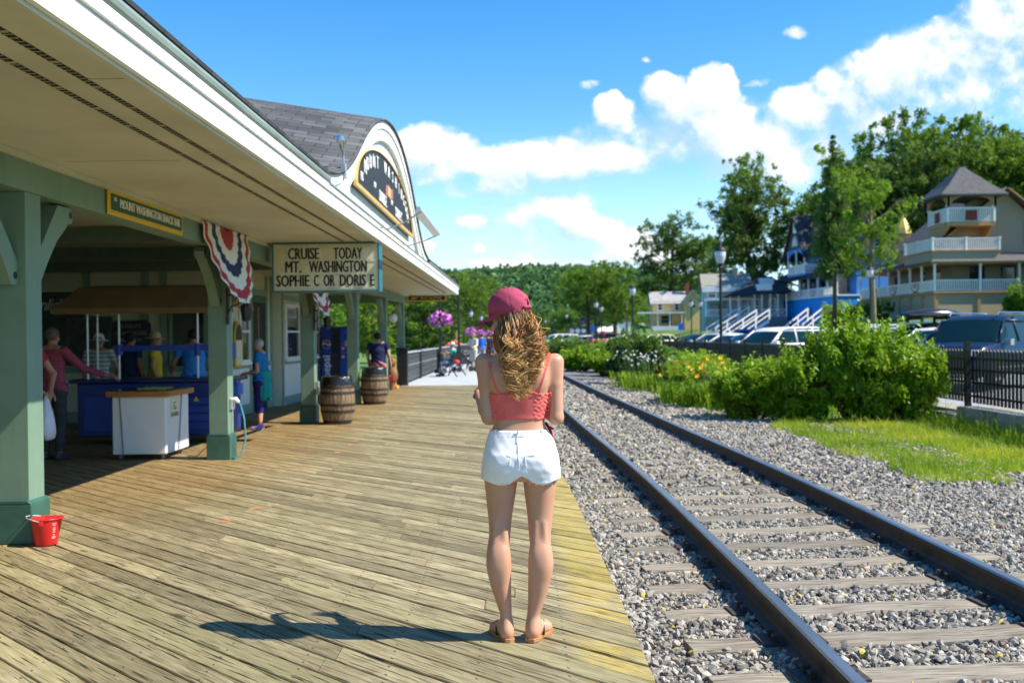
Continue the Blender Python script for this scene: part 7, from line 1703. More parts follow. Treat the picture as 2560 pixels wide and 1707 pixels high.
def railing(parent, a, b, z0, z1, m=None, pitch=.17, name='railing'):
    """balustrade between two local points"""
    a, b = Vector(a).to_2d(), Vector(b).to_2d(); mb = MB(); mb.bar((*a, z1), (*b, z1), .09, .07); mb.bar((*a, z0+.08), (*b, z0+.08), .06, .06); n = max(2, int((b-a).length/pitch)); s = pitch*.42
    for i in range(n): p_ = a+(b-a)*((i+.5)/n); mb.box(p_.x-s/2,p_.x+s/2,p_.y-s/2,p_.y+s/2,z0+.08,z1)
    return mb.build(name, m or wht, parent)
def posts(parent, pts, z0, z1, s=.14, m=None, name='porch_post'):
    for (x, y) in pts: MB().box(x-s/2,x+s/2,y-s/2,y+s/2,z0,z1).box(x-s*.8,x+s*.8,y-s*.8,y+s*.8,z1-.12,z1).build(name, m or wht, parent)
def hwin(parent, x, y, z0, w_, h, face='y', m=None, sgn=-1):
    """window on a local wall: face 'y' lies on a y = const wall looking to sgn*y, 'x' on an x = const wall"""
    f = MB(); t = .09
    def bx(a0, a1, z_0, z_1, d0, d1, mb):
        if face == 'y': mb.box(a0,a1,y+sgn*d0,y+sgn*d1,z_0,z_1)
        else: mb.box(x+sgn*d0,x+sgn*d1,a0,a1,z_0,z_1)
    c = x if face == 'y' else y; bx(c-w_/2-t,c+w_/2+t,z0-t,z0,.0,.06,f); bx(c-w_/2-t,c+w_/2+t,z0+h,z0+h+t,.0,.06,f); bx(c-w_/2-t,c-w_/2,z0,z0+h,.0,.06,f); bx(c+w_/2,c+w_/2+t,z0,z0+h,.0,.06,f); bx(c-w_/2,c+w_/2,z0+h/2-.03,z0+h/2+.03,.01,.045,f)
    fo = f.build('window', m or wht, parent); g = MB(); bx(c-w_/2,c+w_/2,z0,z0+h,.004,.02,g); g.build('pane', hglass, fo)
def hroof(parent, x0, x1, y0, y1, ze, zr, along='x', over=.5, m=None, th=.16, name='roof'):
    """gable roof slab; ridge along x or y"""
    mb = MB(); 
    if along == 'x':
        yc = (y0+y1)/2; k = (zr-ze)/(yc-y0)
        for s, ya in ((-1,y0-over),(1,y1+over)): zl = ze-k*over; mb.add([(x0-over,ya,zl),(x1+over,ya,zl),(x1+over,yc,zr),(x0-over,yc,zr),(x0-over,ya,zl-th),(x1+over,ya,zl-th),(x1+over,yc,zr-th),(x0-over,yc,zr-th)], [(0,1,2,3),(4,5,6,7),(0,1,5,4),(1,2,6,5),(3,0,4,7)])
    else:
        xc = (x0+x1)/2; k = (zr-ze)/(xc-x0)
        for s, xa in ((-1,x0-over),(1,x1+over)): zl = ze-k*over; mb.add([(xa,y0-over,zl),(xa,y1+over,zl),(xc,y1+over,zr),(xc,y0-over,zr),(xa,y0-over,zl-th),(xa,y1+over,zl-th),(xc,y1+over,zr-th),(xc,y0-over,zr-th)], [(0,1,2,3),(4,5,6,7),(0,1,5,4),(1,2,6,5),(3,0,4,7)])
    return mb.build(name, m or roofg, parent)
def swag(parent, x, y, z, w_=1.1, face='y'):
    """small bunting fan on a railing"""
    V = []; nr, na = 7, 25
    for i in range(nr):
        for j in range(na):
            r_ = .1+.9*i/(nr-1); t = math.pi*j/(na-1); u = -math.cos(t)*w_/2*r_; d = .03+.012*(j % 2); V.append((x+u, y-d, z-math.sin(t)*w_*.5*r_) if face == 'y' else (x-d, y+u, z-math.sin(t)*w_*.5*r_))
    I = (np.arange(nr-1)[:,None]*na+np.arange(na-1)[None,:]).ravel(); F = np.stack([I,I+1,I+na+1,I+na],-1); ring = (np.arange(nr-1)[:,None].repeat(na-1,1)).ravel(); np_mesh('flag_swag', np.array(V), F, [red, navy, bwh], parent, False, np.array([0,2,1,2,2,0,0])[ring])
# --- tan house with corner tower; local x runs towards the camera, y into the slope
T1 = thing('tan_house', 'large tan house with corner tower, white balconies and grey roofs on the slope', 'house', (32.5,95,2.2), -math.pi/2)
B1 = MB().box(.0,17,.0,10,-1.2,2.3); B1.build('basement_wall', tan_w, T1)
for x in np.arange(0,17.1,2.43): MB().box(x-.10,x+.10,-.07,-.002,-1.0,2.3).build('basement_post', brown, T1)
for y in (0,3.3,7.2): MB().box(17.002,17.07,y+.0,y+.24,-1.0,2.3).build('basement_post', brown, T1)
ar = MB()
for x in np.arange(0,15,2.43):
    P = [(x+.1,2.2)]+[(x+.1+2.23*k_, 2.2-.32*(2*k_-1)**4) for k_ in np.linspace(0,1,13)]+[(x+2.33,2.2)]; ar.prism(P,1,-.05,-.003)
for y in (.24,3.54):
    P = [(y,2.2)]+[(y+3.1*k_, 2.2-.32*(2*k_-1)**4) for k_ in np.linspace(0,1,13)]+[(y+3.1,2.2)]; ar.prism(P,0,17.003,17.05)
ar.build('basement_arch', brown, T1)
MB().box(-.1,17.15,-.15,12,2.3,2.46).build('porch_floor', brown, T1)
MB().box(1.0,14.6,2.4,10.5,2.46,5.2).build('porch_wall', greyw, T1)
MB().box(.8,17.1,-.1,12,4.55,4.72).build('porch_beam', brown, T1)
pr = MB(); pr.add([(.3,-.5,4.62),(17.5,-.5,4.62),(17.5,-.5,4.75),(.3,-.5,4.75),(.3,2.5,5.55),(14.9,2.5,5.55),(14.9,12,5.55),(17.5,12,4.75),(17.5,12,4.62)], [(0,1,2,3),(3,2,5,4),(2,7,6,5),(1,8,7,2)]); pr.build('porch_roof', roofg, T1)
PX = [0.1,2.5,4.9,7.3,9.7,12.1,14.5,17.0]; posts(T1, [(x,.0) for x in PX]+[(17.0,y) for y in (3.55,6.6,7.3,10.4)], 2.46, 4.6)
for a, b in zip(PX[:-1], PX[1:]): railing(T1, (a,0,0), (b,0,0), 2.46, 3.32)
for a, b in ((0,3.55),(3.55,6.6),(7.3,10.4)): railing(T1, (17,a,0), (17,b,0), 2.46, 3.32)
for x in (3.7,8.5,13.3): swag(T1, x, -.05, 3.25, 1.5)
for y in (4.4,6.9): hwin(T1, 14.6, y, 2.7, 1.0, 1.7, 'x', dark, 1)
for x in (3,6,9,12): hwin(T1, x, 2.4, 2.8, 1.1, 1.6, 'y', brown)
# second storey with balcony
MB().box(6.5,14.8,2.4,9.5,5.2,7.0).build('upper_wall', tan_w, T1)
MB().box(11.6,17.2,-.25,5.0,4.78,5.55).build('balcony_apron', tan_w, T1); MB().box(11.5,17.3,-.35,5.1,5.55,5.63).build('balcony_floor', brown, T1)
for a, b in (((11.6,-.2),(17.15,-.2)),((17.15,-.2),(17.15,2.4)),((17.15,2.4),(17.15,5.0))): railing(T1, a+(0,), b+(0,), 5.62, 6.55)
posts(T1, [(11.6,-.2),(14.3,-.2),(17.15,-.2),(17.15,2.4),(17.15,5.0)], 5.62, 6.65, .13)
hwin(T1, 14.8, 2.6, 5.75, .55, 1.5, 'x', wht, 1); hwin(T1, 14.8, 4.4, 5.75, .9, 1.6, 'x', brown, 1)
# near gable wall with rake
gw = MB(); gw.prism([(1.6,5.2),(10.6,5.2),(10.6,6.6),(6.3,10.6),(4.3,10.2),(1.6,7.7)], 0, 14.8, 15.0); gw.build('gable_wall', tan_w, T1)
hroof(T1, 5.8, 15.2, 1.2, 11.4, 6.7, 10.75, 'x', .5, roofg)
MB().bar((15.75,11.9,6.15),(15.75,6.4,10.62),.10,.30,(1,0,0)).bar((15.75,.7,6.15),(15.75,6.2,10.62),.10,.30,(1,0,0)).build('rake_board', brown, T1)
hwin(T1, 15.0, 8.5, 6.2, .9, 1.7, 'x', brown, 1)
hroof(T1, 8.2, 17.4, 9.0, 14.5, 4.9, 6.2, 'x', .3, roofg, name='lower_roof')
# tower
tw = MB().box(13.4,17.0,1.05,4.75,7.55,7.85); tw.build('tower_floor', brown, T1)
for y in (1.1, 4.5): MB().prism([(13.6,6.3),(13.6,7.55),(17.0,7.55),(16.6,7.2),(14.9,6.3)],1,y,y+.15).build('tower_bracket', brown, T1)
for a, b in (((13.45,1.1),(16.95,1.1)),((16.95,1.1),(16.95,4.7))): railing(T1, a+(0,), b+(0,), 7.85, 8.95)
posts(T1, [(13.45,1.1),(16.95,1.1),(16.95,4.7),(13.45,4.7)], 7.85, 9.15, .17)
ta = MB()
def archy(u0, u1, z0, z1): return [(u0,z0),(u0,z1),(u1,z1),(u1,z0)]+[((u0+u1)/2+(u1-u0-.5)/2*math.cos(t), z0+.15+(z1-z0-.42)*math.sin(t)) for t in np.linspace(0,math.pi,15)]
ta.prism(archy(13.3,17.1,8.95,10.15),1,1.0,1.12).prism(archy(13.3,17.1,8.95,10.15),1,4.7,4.82); ta.prism(archy(1.0,4.82,8.95,10.15),0,17.0,17.12).prism(archy(1.0,4.82,8.95,10.15),0,13.3,13.42); ta.build('tower_arch', mat('brown_shade', (.34,.22,.12), .7), T1)
posts(T1, [(13.4,1.08),(17.02,1.08),(17.02,4.74),(13.4,4.74)], 9.0, 10.1, .2, brown, 'tower_post')
c_ = [(12.7,.3,9.95),(17.7,.3,9.95),(17.7,5.5,9.95),(12.7,5.5,9.95)]; p_ = [(15.0,2.75,12.35),(15.4,2.75,12.35),(15.4,3.1,12.35),(15.0,3.1,12.35)]; mid_ = [(13.5,1.2,10.75),(16.9,1.2,10.75),(16.9,4.6,10.75),(13.5,4.6,10.75)]
rf = MB(); 
for k_ in range(4): a, b = k_, (k_+1) % 4; rf.add([c_[a],c_[b],mid_[b],mid_[a],p_[b],p_[a]], [(0,1,2,3),(3,2,4,5)])
rf.add(p_, [(0,1,2,3)]); rf.add([tuple(np.array(v)-np.array((0,0,.12))) for v in c_]+c_, [(0,1,2,3),(0,1,5,4),(1,2,6,5),(2,3,7,6),(3,0,4,7)]); rf.build('tower_roof', roofg, T1)
for (x, y, f_) in ((15.2,1.02,'y'),(17.0,2.9,'x')):
    b_ = MB(); (b_.box(x-.4,x+.4,y-.05,y-.02,7.95,8.75) if f_ == 'y' else b_.box(17.03,17.07,y-.45,y+.45,7.95,8.75)); b_.build('red_banner', mat('banner_red', (.20,.025,.025), .7, .5, 8), T1)
# --- grey gabled house with yellow turret between tan and blue houses
T2 = thing('grey_house', 'grey gabled house with orange shingled gable and small golden turret roof between bigger houses', 'house', (32.0,100,2.6), R(-4))
MB().box(0,5.6,0,7,-1,7.1).build('wall', mat('grey_stucco', (.36,.33,.29), .8, .15, 3), T2); gg_ = MB(); gg_.prism([(.1,7.1),(5.5,7.1),(3.0,10.0)],1,-.03,.1); gg_.build('gable_wall', mat('orange_shingle', (.62,.33,.12), .7, .2, 6), T2); hroof(T2,-.1,5.7,0,7,6.95,10.2,'y',.4,roofg)
for x in (2.1,4.1): hwin(T2, x, -.03, 7.2, .75, 1.25, 'y', mat('blue_frame', (.08,.25,.48), .5))
MB().lathe([(.95,8.6),(.75,9.2),(.001,10.6)], 8, (6.2,-.6)).build('turret_roof', mat('golden_roof', (.70,.50,.09), .5, .15, 4), T2); MB().lathe([(.8,0),(.8,8.7)], 8, (6.2,-.6)).build('turret_wall', brown, T2)
# --- blue house
T3 = thing('blue_house', 'bright blue house with white balconies, dark roofs and a steep front gable', 'house', (29.3,113.5,3.0), math.atan2(-16.5,1.7))
MB().box(0,16.6,0,8,-1.5,2.1).build('basement_wall', blues, T3)
for (x, z_) in ((9.6,1.3),): MB().prism([(8.9+.28*math.cos(t), .2+.75*math.sin(t)) for t in np.linspace(0,2*math.pi,20)[:-1]],1,-.06,-.003).prism([(10.0+.25*math.cos(t), .35+.85*math.sin(t)) for t in np.linspace(0,2*math.pi,20)[:-1]],1,-.06,-.003).build('basement_shrub_trellis', dgreen, T3)
MB().box(-.1,16.7,-.2,8,2.1,2.25).build('porch_floor', wht, T3); MB().box(1,16,2.2,8,2.25,4.6).build('porch_wall', bluew, T3)
PX = [.1,2.2,4.6,7.0,9.4,11.8,14.2,16.5]; posts(T3, [(x,0) for x in PX], 2.25, 4.2)
for a, b in zip(PX[:-1], PX[1:]): railing(T3, (a,0,0), (b,0,0), 2.25, 3.05)
for x in (3.4,7.0,10.6): swag(T3, x, -.05, 3.0, 1.3)
pr = MB(); pr.add([(-.4,-.5,4.1),(17,-.5,4.1),(17,2.4,5.6),(-.4,2.4,5.6),(-.4,-.5,4.28),(17,-.5,4.28),(17,2.6,5.9),(-.4,2.6,5.9)], [(0,1,5,4),(4,5,6,7),(0,1,2,3),(1,2,6,5),(3,0,4,7)]); pr.build('porch_roof', roofd, T3)
for x in (2.6,5.4,8.0,11,14): hwin(T3, x, 2.2, 2.6, 1.0, 1.5, 'y', bluew)
MB().box(5.0,10.6,1.6,9,4.5,7.4).build('upper_wall', bluew, T3)
MB().box(4.6,9.2,-.4,2.2,4.55,4.75).build('balcony_floor', bluew, T3); 
for a, b in (((4.6,-.35),(6.9,-.35)),((6.9,-.35),(9.2,-.35)),((9.2,-.35),(9.2,1.6))): railing(T3, a+(0,), b+(0,), 4.75, 5.72)
posts(T3, [(4.65,-.3),(6.9,-.3),(9.15,-.3)], 4.75, 7.3)
ab = MB(); ab.prism([(4.6,6.4),(4.6,7.45),(9.2,7.45),(9.2,6.4)]+[(6.9+2.15*math.cos(t), 6.3+.85*math.sin(t)) for t in np.linspace(0,math.pi,15)],1,-.36,-.24); ab.build('balcony_arch', bluew, T3)
gwl = MB(); gwl.prism([(4.4,7.45),(9.4,7.45),(6.9,11.0)],1,-.38,-.2); gwl.build('gable_wall', mat('gable_dark_shingle', (.075,.075,.085), .85, .3, 8), T3)
hroof(T3, 4.3, 9.5, -.3, 8, 7.2, 11.1, 'y', .45, roofd); hroof(T3, 8, 10.8, 1.6, 9, 7.2, 10.0, 'x', .4, roofd, name='side_roof')
MB().prism([(6.9+.85*math.cos(t), 7.75+1.1*math.sin(t)) for t in np.linspace(0,math.pi,18)],1,-.46,-.385).build('fan_window', mat('fan_blue', (.10,.30,.48), .4), T3); MB().prism([(6.9+.66*math.cos(t), 7.85+.85*math.sin(t)) for t in np.linspace(0,math.pi,18)],1,-.48,-.462).build('fan_pane', hglass, T3)
MB().box(6.45,7.35,-.45,-.39,9.2,10.5).build('gable_panel', wht, T3); join([text('R', 1.0, 'l', black, T3, (6.9,-.46,9.85), rx0, .004, .8, .01)], 'gable_letter', T3)
MB().lathe([(.45,9.8),(.45,11.2)],4,(12,5)).build('chimney', mat('chimney_brick', (.35,.12,.07), .8, .2), T3)
def stairs(name, label, loc, rz, n, rise, run, w_):
    r = thing(name, label, 'stairs', loc, rz); s = MB()
    for i in range(n): s.box(i*run,(i+1)*run,0,w_,0 if i == 0 else (i-1)*rise,(i+1)*rise)
    s.build('steps', mat('step_blue', (.05,.15,.35), .7) if 'blue' in label else mat('step_grey', (.30,.31,.33), .8), r)
    for y in (0,w_):
        rl = MB(); rl.bar((0,y,1.0),(n*run,y,n*rise+1.0),.10,.10); rl.bar((0,y,.5),(n*run,y,n*rise+.5),.08,.08)
        for k_ in range(0,n+1,max(1,n//3)): rl.box(k_*run-.06,k_*run+.06,y-.06,y+.06,k_*rise,k_*rise+1.1)
        rl.build('handrail', wht, r)
stairs('outdoor_stairs', 'white railed stairs climbing to the blue house lawn behind the tall rose bush', (23.0,84,.6), R(35), 12, .17, .33, 1.6)
stairs('outdoor_stairs', 'white railed stairs with blue sides climbing towards the pavilion porch', (20.2,96.5,.2), R(30), 15, .18, .36, 1.8)
stairs('outdoor_stairs', 'grey stairs with pale rails climbing to the pavilion from the lawn', (20.6,104.5,1.2), R(20), 12, .18, .34, 1.8)
# --- aqua house, pavilion, yellow house
T4 = thing('aqua_house', 'aqua clapboard house with grey roof and white eaves behind the street lamp', 'house', (21.0,112,2.9), R(-6))
MB().box(0,4.7,0,7,-1,4.1).build('wall', aqua, T4); hroof(T4,0,4.7,0,5.0,4.0,5.55,'x',.45,mat('roof_tan', (.30,.29,.25), .9, .15, 3)); MB().box(-.45,5.1,-.52,-.42,3.35,3.85).build('eave_board', wht, T4)
gg_ = MB(); gg_.prism([(0,4.1),(5,4.1),(2.5,5.4)],0,4.69,4.78); gg_.build('gable_wall', aqua, T4); MB().box(3.2,3.7,2,2.5,5,6.2).build('chimney', mat('chimney_pale', (.5,.36,.28), .8), T4)
MB().box(-.2,5,-1.6,0,-1,.55).build('porch_base', mat('lattice_green', (.24,.36,.28), .8, .3, 12), T4); MB().box(-.2,5.0,-1.7,0,2.35,2.6).build('porch_roof', wht, T4); posts(T4,[(-.1,-1.55),(1.6,-1.55),(3.3,-1.55),(4.9,-1.55)],.55,2.4); railing(T4,(-.1,-1.55,0),(4.9,-1.55,0),.55,1.35)
for x in (.7,3.0): hwin(T4, x, 0, 2.75, .8, .85)
hwin(T4, 1.2, 0, .8, 1.2, 1.1, 'y', dgreen)
T5 = thing('porch_pavilion', 'white columned porch building with low dark roof between aqua and blue houses', 'house', (23.0,108.5,3.3), R(-4))
MB().box(0,6,1.6,6,-2.2,2.6).build('wall', mat('pavilion_wall', (.30,.33,.34), .7), T5); MB().box(-.1,6.1,-.1,1.6,-2.2,.05).build('porch_base', mat('pavilion_base', (.16,.18,.22), .8), T5)
rf = MB(); e = [(-.7,-.7,2.25),(6.6,-.7,2.75),(6.6,6.5,2.75),(-.7,6.5,2.25)]; rf.add(e+[(3.6,3,4.5),(5.0,3,4.6)], [(0,1,5,4),(1,2,5),(2,3,4,5),(3,0,4),(0,1,2,3)]); rf.build('roof', roofd, T5)
MB().box(2.9,4.5,-.1,2.0,2.9,3.6).build('dormer', wht, T5); MB().box(3.4,4.9,1,2.6,3.6,4.3).build('vent_housing', mat('duct_pale', (.6,.63,.66), .5), T5)
posts(T5, [(x,0) for x in (0,.9,2.6,3.4,4.3,5.1,6.0)], .05, 2.5, .13)
xr_ = MB()
for a, b in ((0,.9),(2.6,3.4),(3.4,4.3),(4.3,5.1),(5.1,6.0)):
    xr_.bar((a,0,.85),(b,0,.85),.06,.07); xr_.bar((a,0,.12),(b,0,.12),.06,.07); xr_.bar((a,0,.12),(b,0,.85),.04,.06); xr_.bar((b,-.03,.12),(a,-.03,.85),.04,.06)
xr_.build('railing', wht, T5); swag(T5, 3.9, -.06, .8, .7); swag(T5, .5, -.06, .6, .6)
for x in (1.8,3.2,4.8): hwin(T5, x, 1.6, .5, .7, 1.5, 'y')
T6 = thing('yellow_house', 'pale yellow house with light grey roof and red chimney on the far lawn', 'house', (20.3,151,3.2), R(-3))
MB().box(0,6,0,6,-1,3.4).build('wall', yel_w, T6); hroof(T6,0,6,0,6,3.3,5.0,'x',.4,roofl); MB().box(4.6,7.2,-1.5,4,-1,3.4).build('wing_wall', yel_w, T6); gg_ = MB(); gg_.prism([(4.6,3.4),(7.2,3.4),(5.9,4.95)],1,-1.5,-1.4); gg_.build('gable_wall', yel_w, T6); hroof(T6,4.6,7.2,-1.5,4,3.35,5.0,'y',.3,roofl,name='wing_roof')
MB().box(5.2,5.7,2,2.5,4.6,6.2).build('chimney', mat('chimney_red', (.45,.09,.05), .8, .15), T6); hwin(T6, 5.9, -1.5, 2.3, .6, 1.0)
for x in (1.1,3.6): hwin(T6, x, 0, 2.1, .6, .9)
MB().box(-2.4,4.6,-1.7,.0,1.55,1.75).build('porch_roof', wht, T6); posts(T6,[(.6,-1.5),(2.4,-1.5),(4.2,-1.5)],-.5,1.6); hwin(T6, 2.0, 0, .1, 1.4, 1.1, 'y', brown); MB().box(-.2,4.4,-1.6,-.1,-1,-.35).build('porch_floor', wht, T6)
T7 = thing('church', 'grey pointed church steeple seen behind the street lamp lantern', 'church', (41.2,200,2), .2)
MB().box(-2,2,-2,2,0,8).build('tower', wht, T7); MB().lathe([(1.9,8),(.001,14.6)],4).build('spire', mat('spire_grey', (.36,.38,.40), .8), T7)
T8 = thing('low_shop', 'long low building with grey roof and white arches at the far car park', 'shop', (13.1,258,.0), 0)
MB().box(0,4.6,0,6,0,4.3).build('wall', mat('shop_wall', (.10,.12,.11), .8), T8); hroof(T8,0,4.6,0,6,4.2,6.4,'x',.3,roofg)
for x in (.6,2.1,3.6): MB().prism([(x+.62*math.cos(t), 2.9+.62*math.sin(t)) for t in np.linspace(0,2*math.pi,18)[:-1]],1,-.08,-.003).build('white_arch', wht, T8)
T9 = thing('white_house', 'small white gabled house far down the street under the trees', 'house', (20.4,218,1.0), 0); MB().box(0,4,0,5,-1,3.6).build('wall', wht, T9); hroof(T9,0,4,0,5,3.5,5.6,'y',.3,roofl); hwin(T9,2,0,3.2,.7,.9)
T10 = thing('white_shed', 'low white building with a pale awning beside the far cars', 'house', (17.2,214,.2), 0); MB().box(0,3.4,0,4,0,2.4).build('wall', mat('shed_wall', (.5,.52,.55), .7), T10); hroof(T10,0,3.4,0,4,2.4,3.3,'x',.3,wht)

for (lb_, S, x, y, rx, h, rz) in [('bright green bank of shrubs between the blue house and the tan house',S3,28.2,87,2.3,2.3,.5),('green shrub at the left foot of the tan house',S5,30.2,84,1.7,2.0,2.2),('leafy shrub below the tan house porch at the right edge',S5,36.4,72.5,1.5,2.4,3.0)]:
    plant_shrub(lb_, S, (x,y,gh(x,y)-.05), rx, h, rz, group='shrubs at the foot of the houses')
# ------------------------------------------------------------------ promenade: railing, flower lamps, bench, stroller, tent
rail_d = mat('railing_dark', (.05,.055,.06), .5, .15, 5, .05); rail_c = mat('railing_cap', (.36,.40,.46), .45, .1, 5)
for i, (a, b) in enumerate([(32.0,37.2),(37.4,44.9),(45.1,56),(56.2,80)]):
    r = thing('railing', ['black railing with blue grey top rail beside the concrete promenade, section by the station','black railing section behind the flower lamp and the bench','black railing section beside the person in cream','farthest black railing section along the promenade'][i], 'railing', (-3.74,a,0), 0, 'railings along the promenade')
    MB().box(-.06,.06,0,.10,0,1.12).build('post', black, r); MB().box(-.06,.06,b-a-.1,b-a,0,1.12).build('post', black, r)
    MB().box(-.10,.08,.1,b-a-.1,1.0,1.05).build('top_rail', rail_c, r); s = MB()
    for z_ in (.06,.25,.44,.63,.82): s.box(-.02,.02,.1,b-a-.1,z_,z_+.17 if z_ != .44 else z_+.10)
    s.build('board', rail_d, r); MB().box(-.03,.03,.1,b-a-.1,.56,.62).build('mid_rail', mat('railing_mid', (.16,.18,.20), .5), r)
MB_ = None
r = thing('railing_post', 'thick black end post where the railing meets the station boardwalk', 'post', (-3.72,31.7,0)); MB().box(-.16,.16,-.16,.16,0,1.14).box(-.19,.19,-.19,.19,1.14,1.19).build('post_body', black, r)
petal = mat('petunia_pink', (.62,.20,.56), .6, .25, 14)
def flower_lamp(label, loc, s=1.0, hang=2.32):
    r = thing('flower_lamp', label, 'street lamp', loc, 0, 'lamp posts with flower baskets'); r.scale = (s,s,s)
    MB().lathe([(.001,0),(.26,0),(.26,.14),(.15,.2),(.13,.8),(.085,.9),(.06,1.1),(.05,3.4),(.10,3.46)], 12).build('pole', black, r); MB().lathe([(.08,3.46),(.16,3.62),(.18,3.8),(.15,3.86)], 12).build('lantern', mat('lantern_glass',(0,0,0)), r, smooth=True); MB().lathe([(.2,3.86),(.12,3.98),(.02,4.1),(.001,4.2)], 12).build('lantern_cap', black, r)
    rr = np.random.default_rng(int(loc[1])); k = 420; d = rr.normal(size=(k,3)); d /= np.linalg.norm(d,axis=1)[:,None]; P = d*np.array((.48,.48,.34))*(.7+.35*rr.random((k,1)))+np.array((0,0,hang-.05)); P[:,2] -= .22*np.clip(np.hypot(P[:,0],P[:,1])-.25,0,1); V, F = leaves(P, .13, rr, .2, .9); np_mesh('blossoms', V, F, petal, r, False)
    P = rr.normal(size=(160,3))*np.array((.2,.2,.12))+np.array((0,0,hang-.3)); V, F = leaves(P, .12, rr, .2, .6); np_mesh('basket_leaves', V, F, LM_bush, r, attrs={'tint': np.repeat(rr.random(160),4)}); MB().lathe([(.001,hang-.42),(.14,hang-.38),(.22,hang-.18)],14).build('basket', dark, r); return r
flower_lamp('black lamp post with a round pink flower basket behind the seated person', (-3.35,42.3,0))
for (x, y, lb_) in [(-3.0,62,'lamp post with faded pink flower basket beyond the person in cream'),(-2.9,76,'lamp post with purple pink flowers farther along the promenade'),(-2.7,92,'lamp post with pink flowers second from the end of the promenade'),(-2.6,112,'lamp post with pink flowers at the far end of the promenade')]: flower_lamp(lb_, (x,y,0), .80)
r = thing('gooseneck_lamp', 'tall thin black gooseneck lamp pole beside the end of the roof', 'street lamp', (-3.15,52,0)); MB().tube([(0,0,0),(0,0,4.2),(-.03,0,4.5),(-.16,0,4.68),(-.32,0,4.66)], [.07,.055,.05,.05,.07], 8).build('pole', black, r)
r = thing('wooden_post', 'pale wooden post beyond the railing near the orange tent', 'post', (-6.3,100,-1.6)); MB().cyl((0,0,0),(0,0,5.0),.09,.07,8).build('post_shaft', mat('post_wood', (.38,.28,.17), .8), r)
r = thing('wooden_post', 'bent pale wooden post seen right of the last column', 'post', (-6.9,58,-1.6)); MB().tube([(0,0,0),(0,0,3.9),(.15,0,4.1)], .06, 8).build('post_shaft', mat('post_wood',(0,0,0)), r)
TE_ = thing('canopy_tent', 'orange canopy tent roof below the promenade railing', 'tent', (-6.2,95,-1.7)); org = mat('tent_orange', (.80,.13,.05), .7, .06)
tn_ = MB(); tn_.add([(-1.7,-1.7,2.0),(1.7,-1.7,2.0),(1.7,1.7,2.0),(-1.7,1.7,2.0),(0,0,3.05),(-1.7,-1.7,1.8),(1.7,-1.7,1.8),(1.7,1.7,1.8),(-1.7,1.7,1.8)], [(0,1,4),(1,2,4),(2,3,4),(3,0,4),(0,5,6,1),(1,6,7,2),(2,7,8,3),(3,8,5,0)]); tn_.build('canopy', org, TE_)
for x in (-1.65,1.65):
    for y in (-1.65,1.65): MB().cyl((x,y,0),(x,y,1.9),.03,n=6).build('leg', alu, TE_)
def bench(label, loc, rz):
    r = thing('park_bench', label, 'bench', loc, rz, 'benches on the promenade'); s = MB(); L = 1.5
    for i in range(4): s.box(-L/2,L/2,-.05+i*.11,.04+i*.11,.42,.455)
    s.build('seat', black, r); b = MB()
    for i in range(4): b.bar((-L/2,-.10-i*.03,.55+i*.11),(L/2,-.10-i*.03,.55+i*.11),.03,.09)
    b.build('backrest', black, r)
    for x in (-.65,.65): MB().tube([(x,.38,0),(x,.33,.25),(x,.36,.42),(x,.36,.64),(x,.1,.66),(x,-.14,.62)], .022, 6).build('armrest', black, r); MB().tube([(x,-.32,0),(x,-.18,.2),(x,-.08,.42),(x,-.23,1.0)], .025, 6).build('leg', black, r); MB().tube([(x,.40,0),(x,.25,.24),(x,0,.40)], .025, 6).build('leg', black, r)
    return r
bench('black iron bench on the promenade with a person in teal sitting on it', (-2.58,38.9,0), R(78)); bench('black iron bench farther along the promenade beside the person in cream', (-2.25,46.2,0), R(80))
r = thing('red_bag', 'red bag resting on the black bench behind the seated person', 'bag', (-2.45,38.55,.46)); MB().sphere((0,0,.09),.11,12,8,(1.3,.7,.85)).build('bag_body', mat('bag_red', (.6,.04,.06), .6), r, smooth=True)
ST_ = thing('stroller', 'dark baby stroller in front of the bending person in cream', 'stroller', (-2.42,43.6,0), R(30)); b = MB()
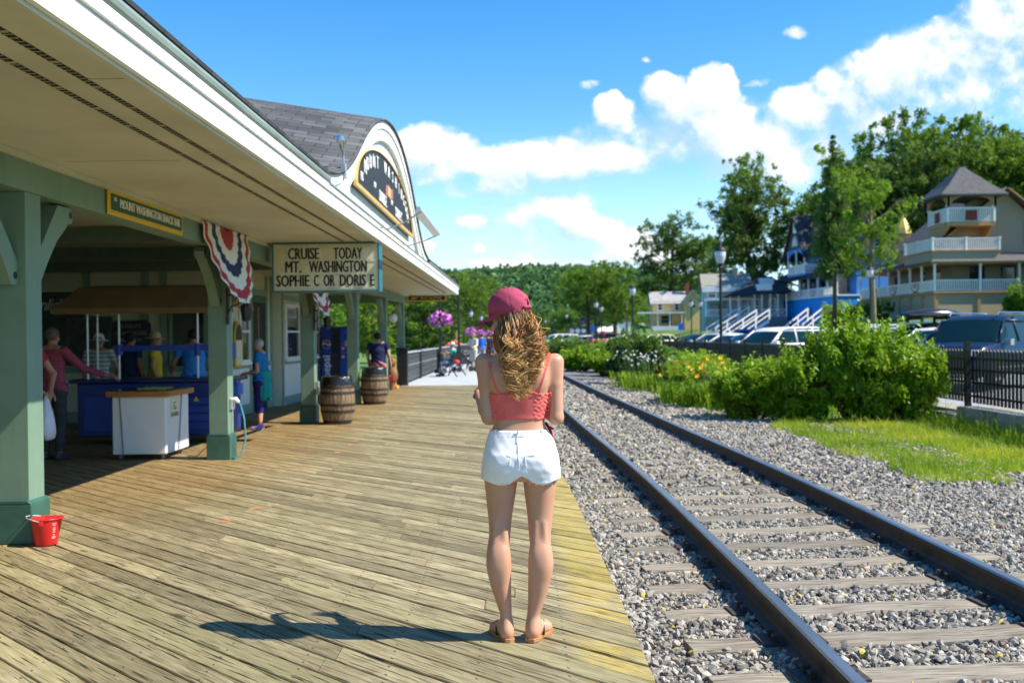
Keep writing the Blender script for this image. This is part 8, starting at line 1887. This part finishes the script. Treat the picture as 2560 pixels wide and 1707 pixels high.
for y in (-.24,.24): b.tube([(.45,y,.12),(.05,y,.55),(-.45,y,1.02),(-.55,y,1.04)], .015, 6); b.tube([(-.38,y,.12),(.05,y,.55)], .015, 6)
b.tube([(-.55,-.24,1.04),(-.55,.24,1.04)], .018, 6); b.build('frame', black, ST_); MB().prism([(-.25,.35),(.3,.32),(.38,.45),(.0,.55),(-.28,1.0),(-.38,.95)],1,-.22,.22).build('seat', mat('stroller_cloth', (.03,.03,.035), .8), ST_, bevel=.03)
hd = MB(); hd.prism([(-.30,.95)]+[(-.02+.36*math.cos(t), .85+.32*math.sin(t)) for t in np.linspace(2.4,.3,10)],1,-.23,.23); hd.build('hood', mat('stroller_cloth',(0,0,0)), ST_)
for (x, y) in ((.45,-.24),(.45,.24),(-.38,-.26),(-.38,.26)): MB().cyl((x,y-.02,.12),(x,y+.02,.12),.12,n=16).build('wheel', tyre_m, ST_)
# carved bear-like wooden figure left out as figure: yellow painted post bench end with red flower pot
r = thing('carved_wood_figure', 'carved brown wooden figure on a yellow plank stand near the railing post', 'carving', (-3.78,29.6,0)); MB().box(-.16,.16,-.2,.2,0,.10).box(-.13,.10,.02,.10,.1,.95).build('stand', mat('stand_yellow', (.62,.36,.06), .6, .2, 5), r, bevel=.01); cb_ = MB(); cb_.smooth = True
cb_.sphere((0,-.06,.40),.17,12,10,(1,.85,1.6)).sphere((0,-.08,.80),.13,12,10,(1,.9,1.1)).sphere((-.08,-.06,.93),.04,8,6).sphere((.08,-.06,.93),.04,8,6).sphere((0,-.19,.77),.05,8,6,(1,1.1,.8)); cb_.build('figure', mat('carved_wood', (.22,.11,.04), .7, .4, 10, .4), r)
r = thing('flower_pot', 'red flowers in a small pot standing in front of the carved wooden figure', 'flower pot', (-3.72,28.9,0)); r.scale = (.7,.7,.7); MB().lathe([(.001,0),(.10,0),(.14,.24),(.15,.26),(.12,.25),(.001,.22)],16).build('pot', mat('terracotta', (.30,.12,.06), .8), r); rr = np.random.default_rng(8); V, F = leaves(rr.normal(size=(140,3))*.07+np.array((0,0,.42)), .06, rr, .3, .9); np_mesh('blossoms', V, F, mat('geranium_red', (.45,.02,.03), .6), r)
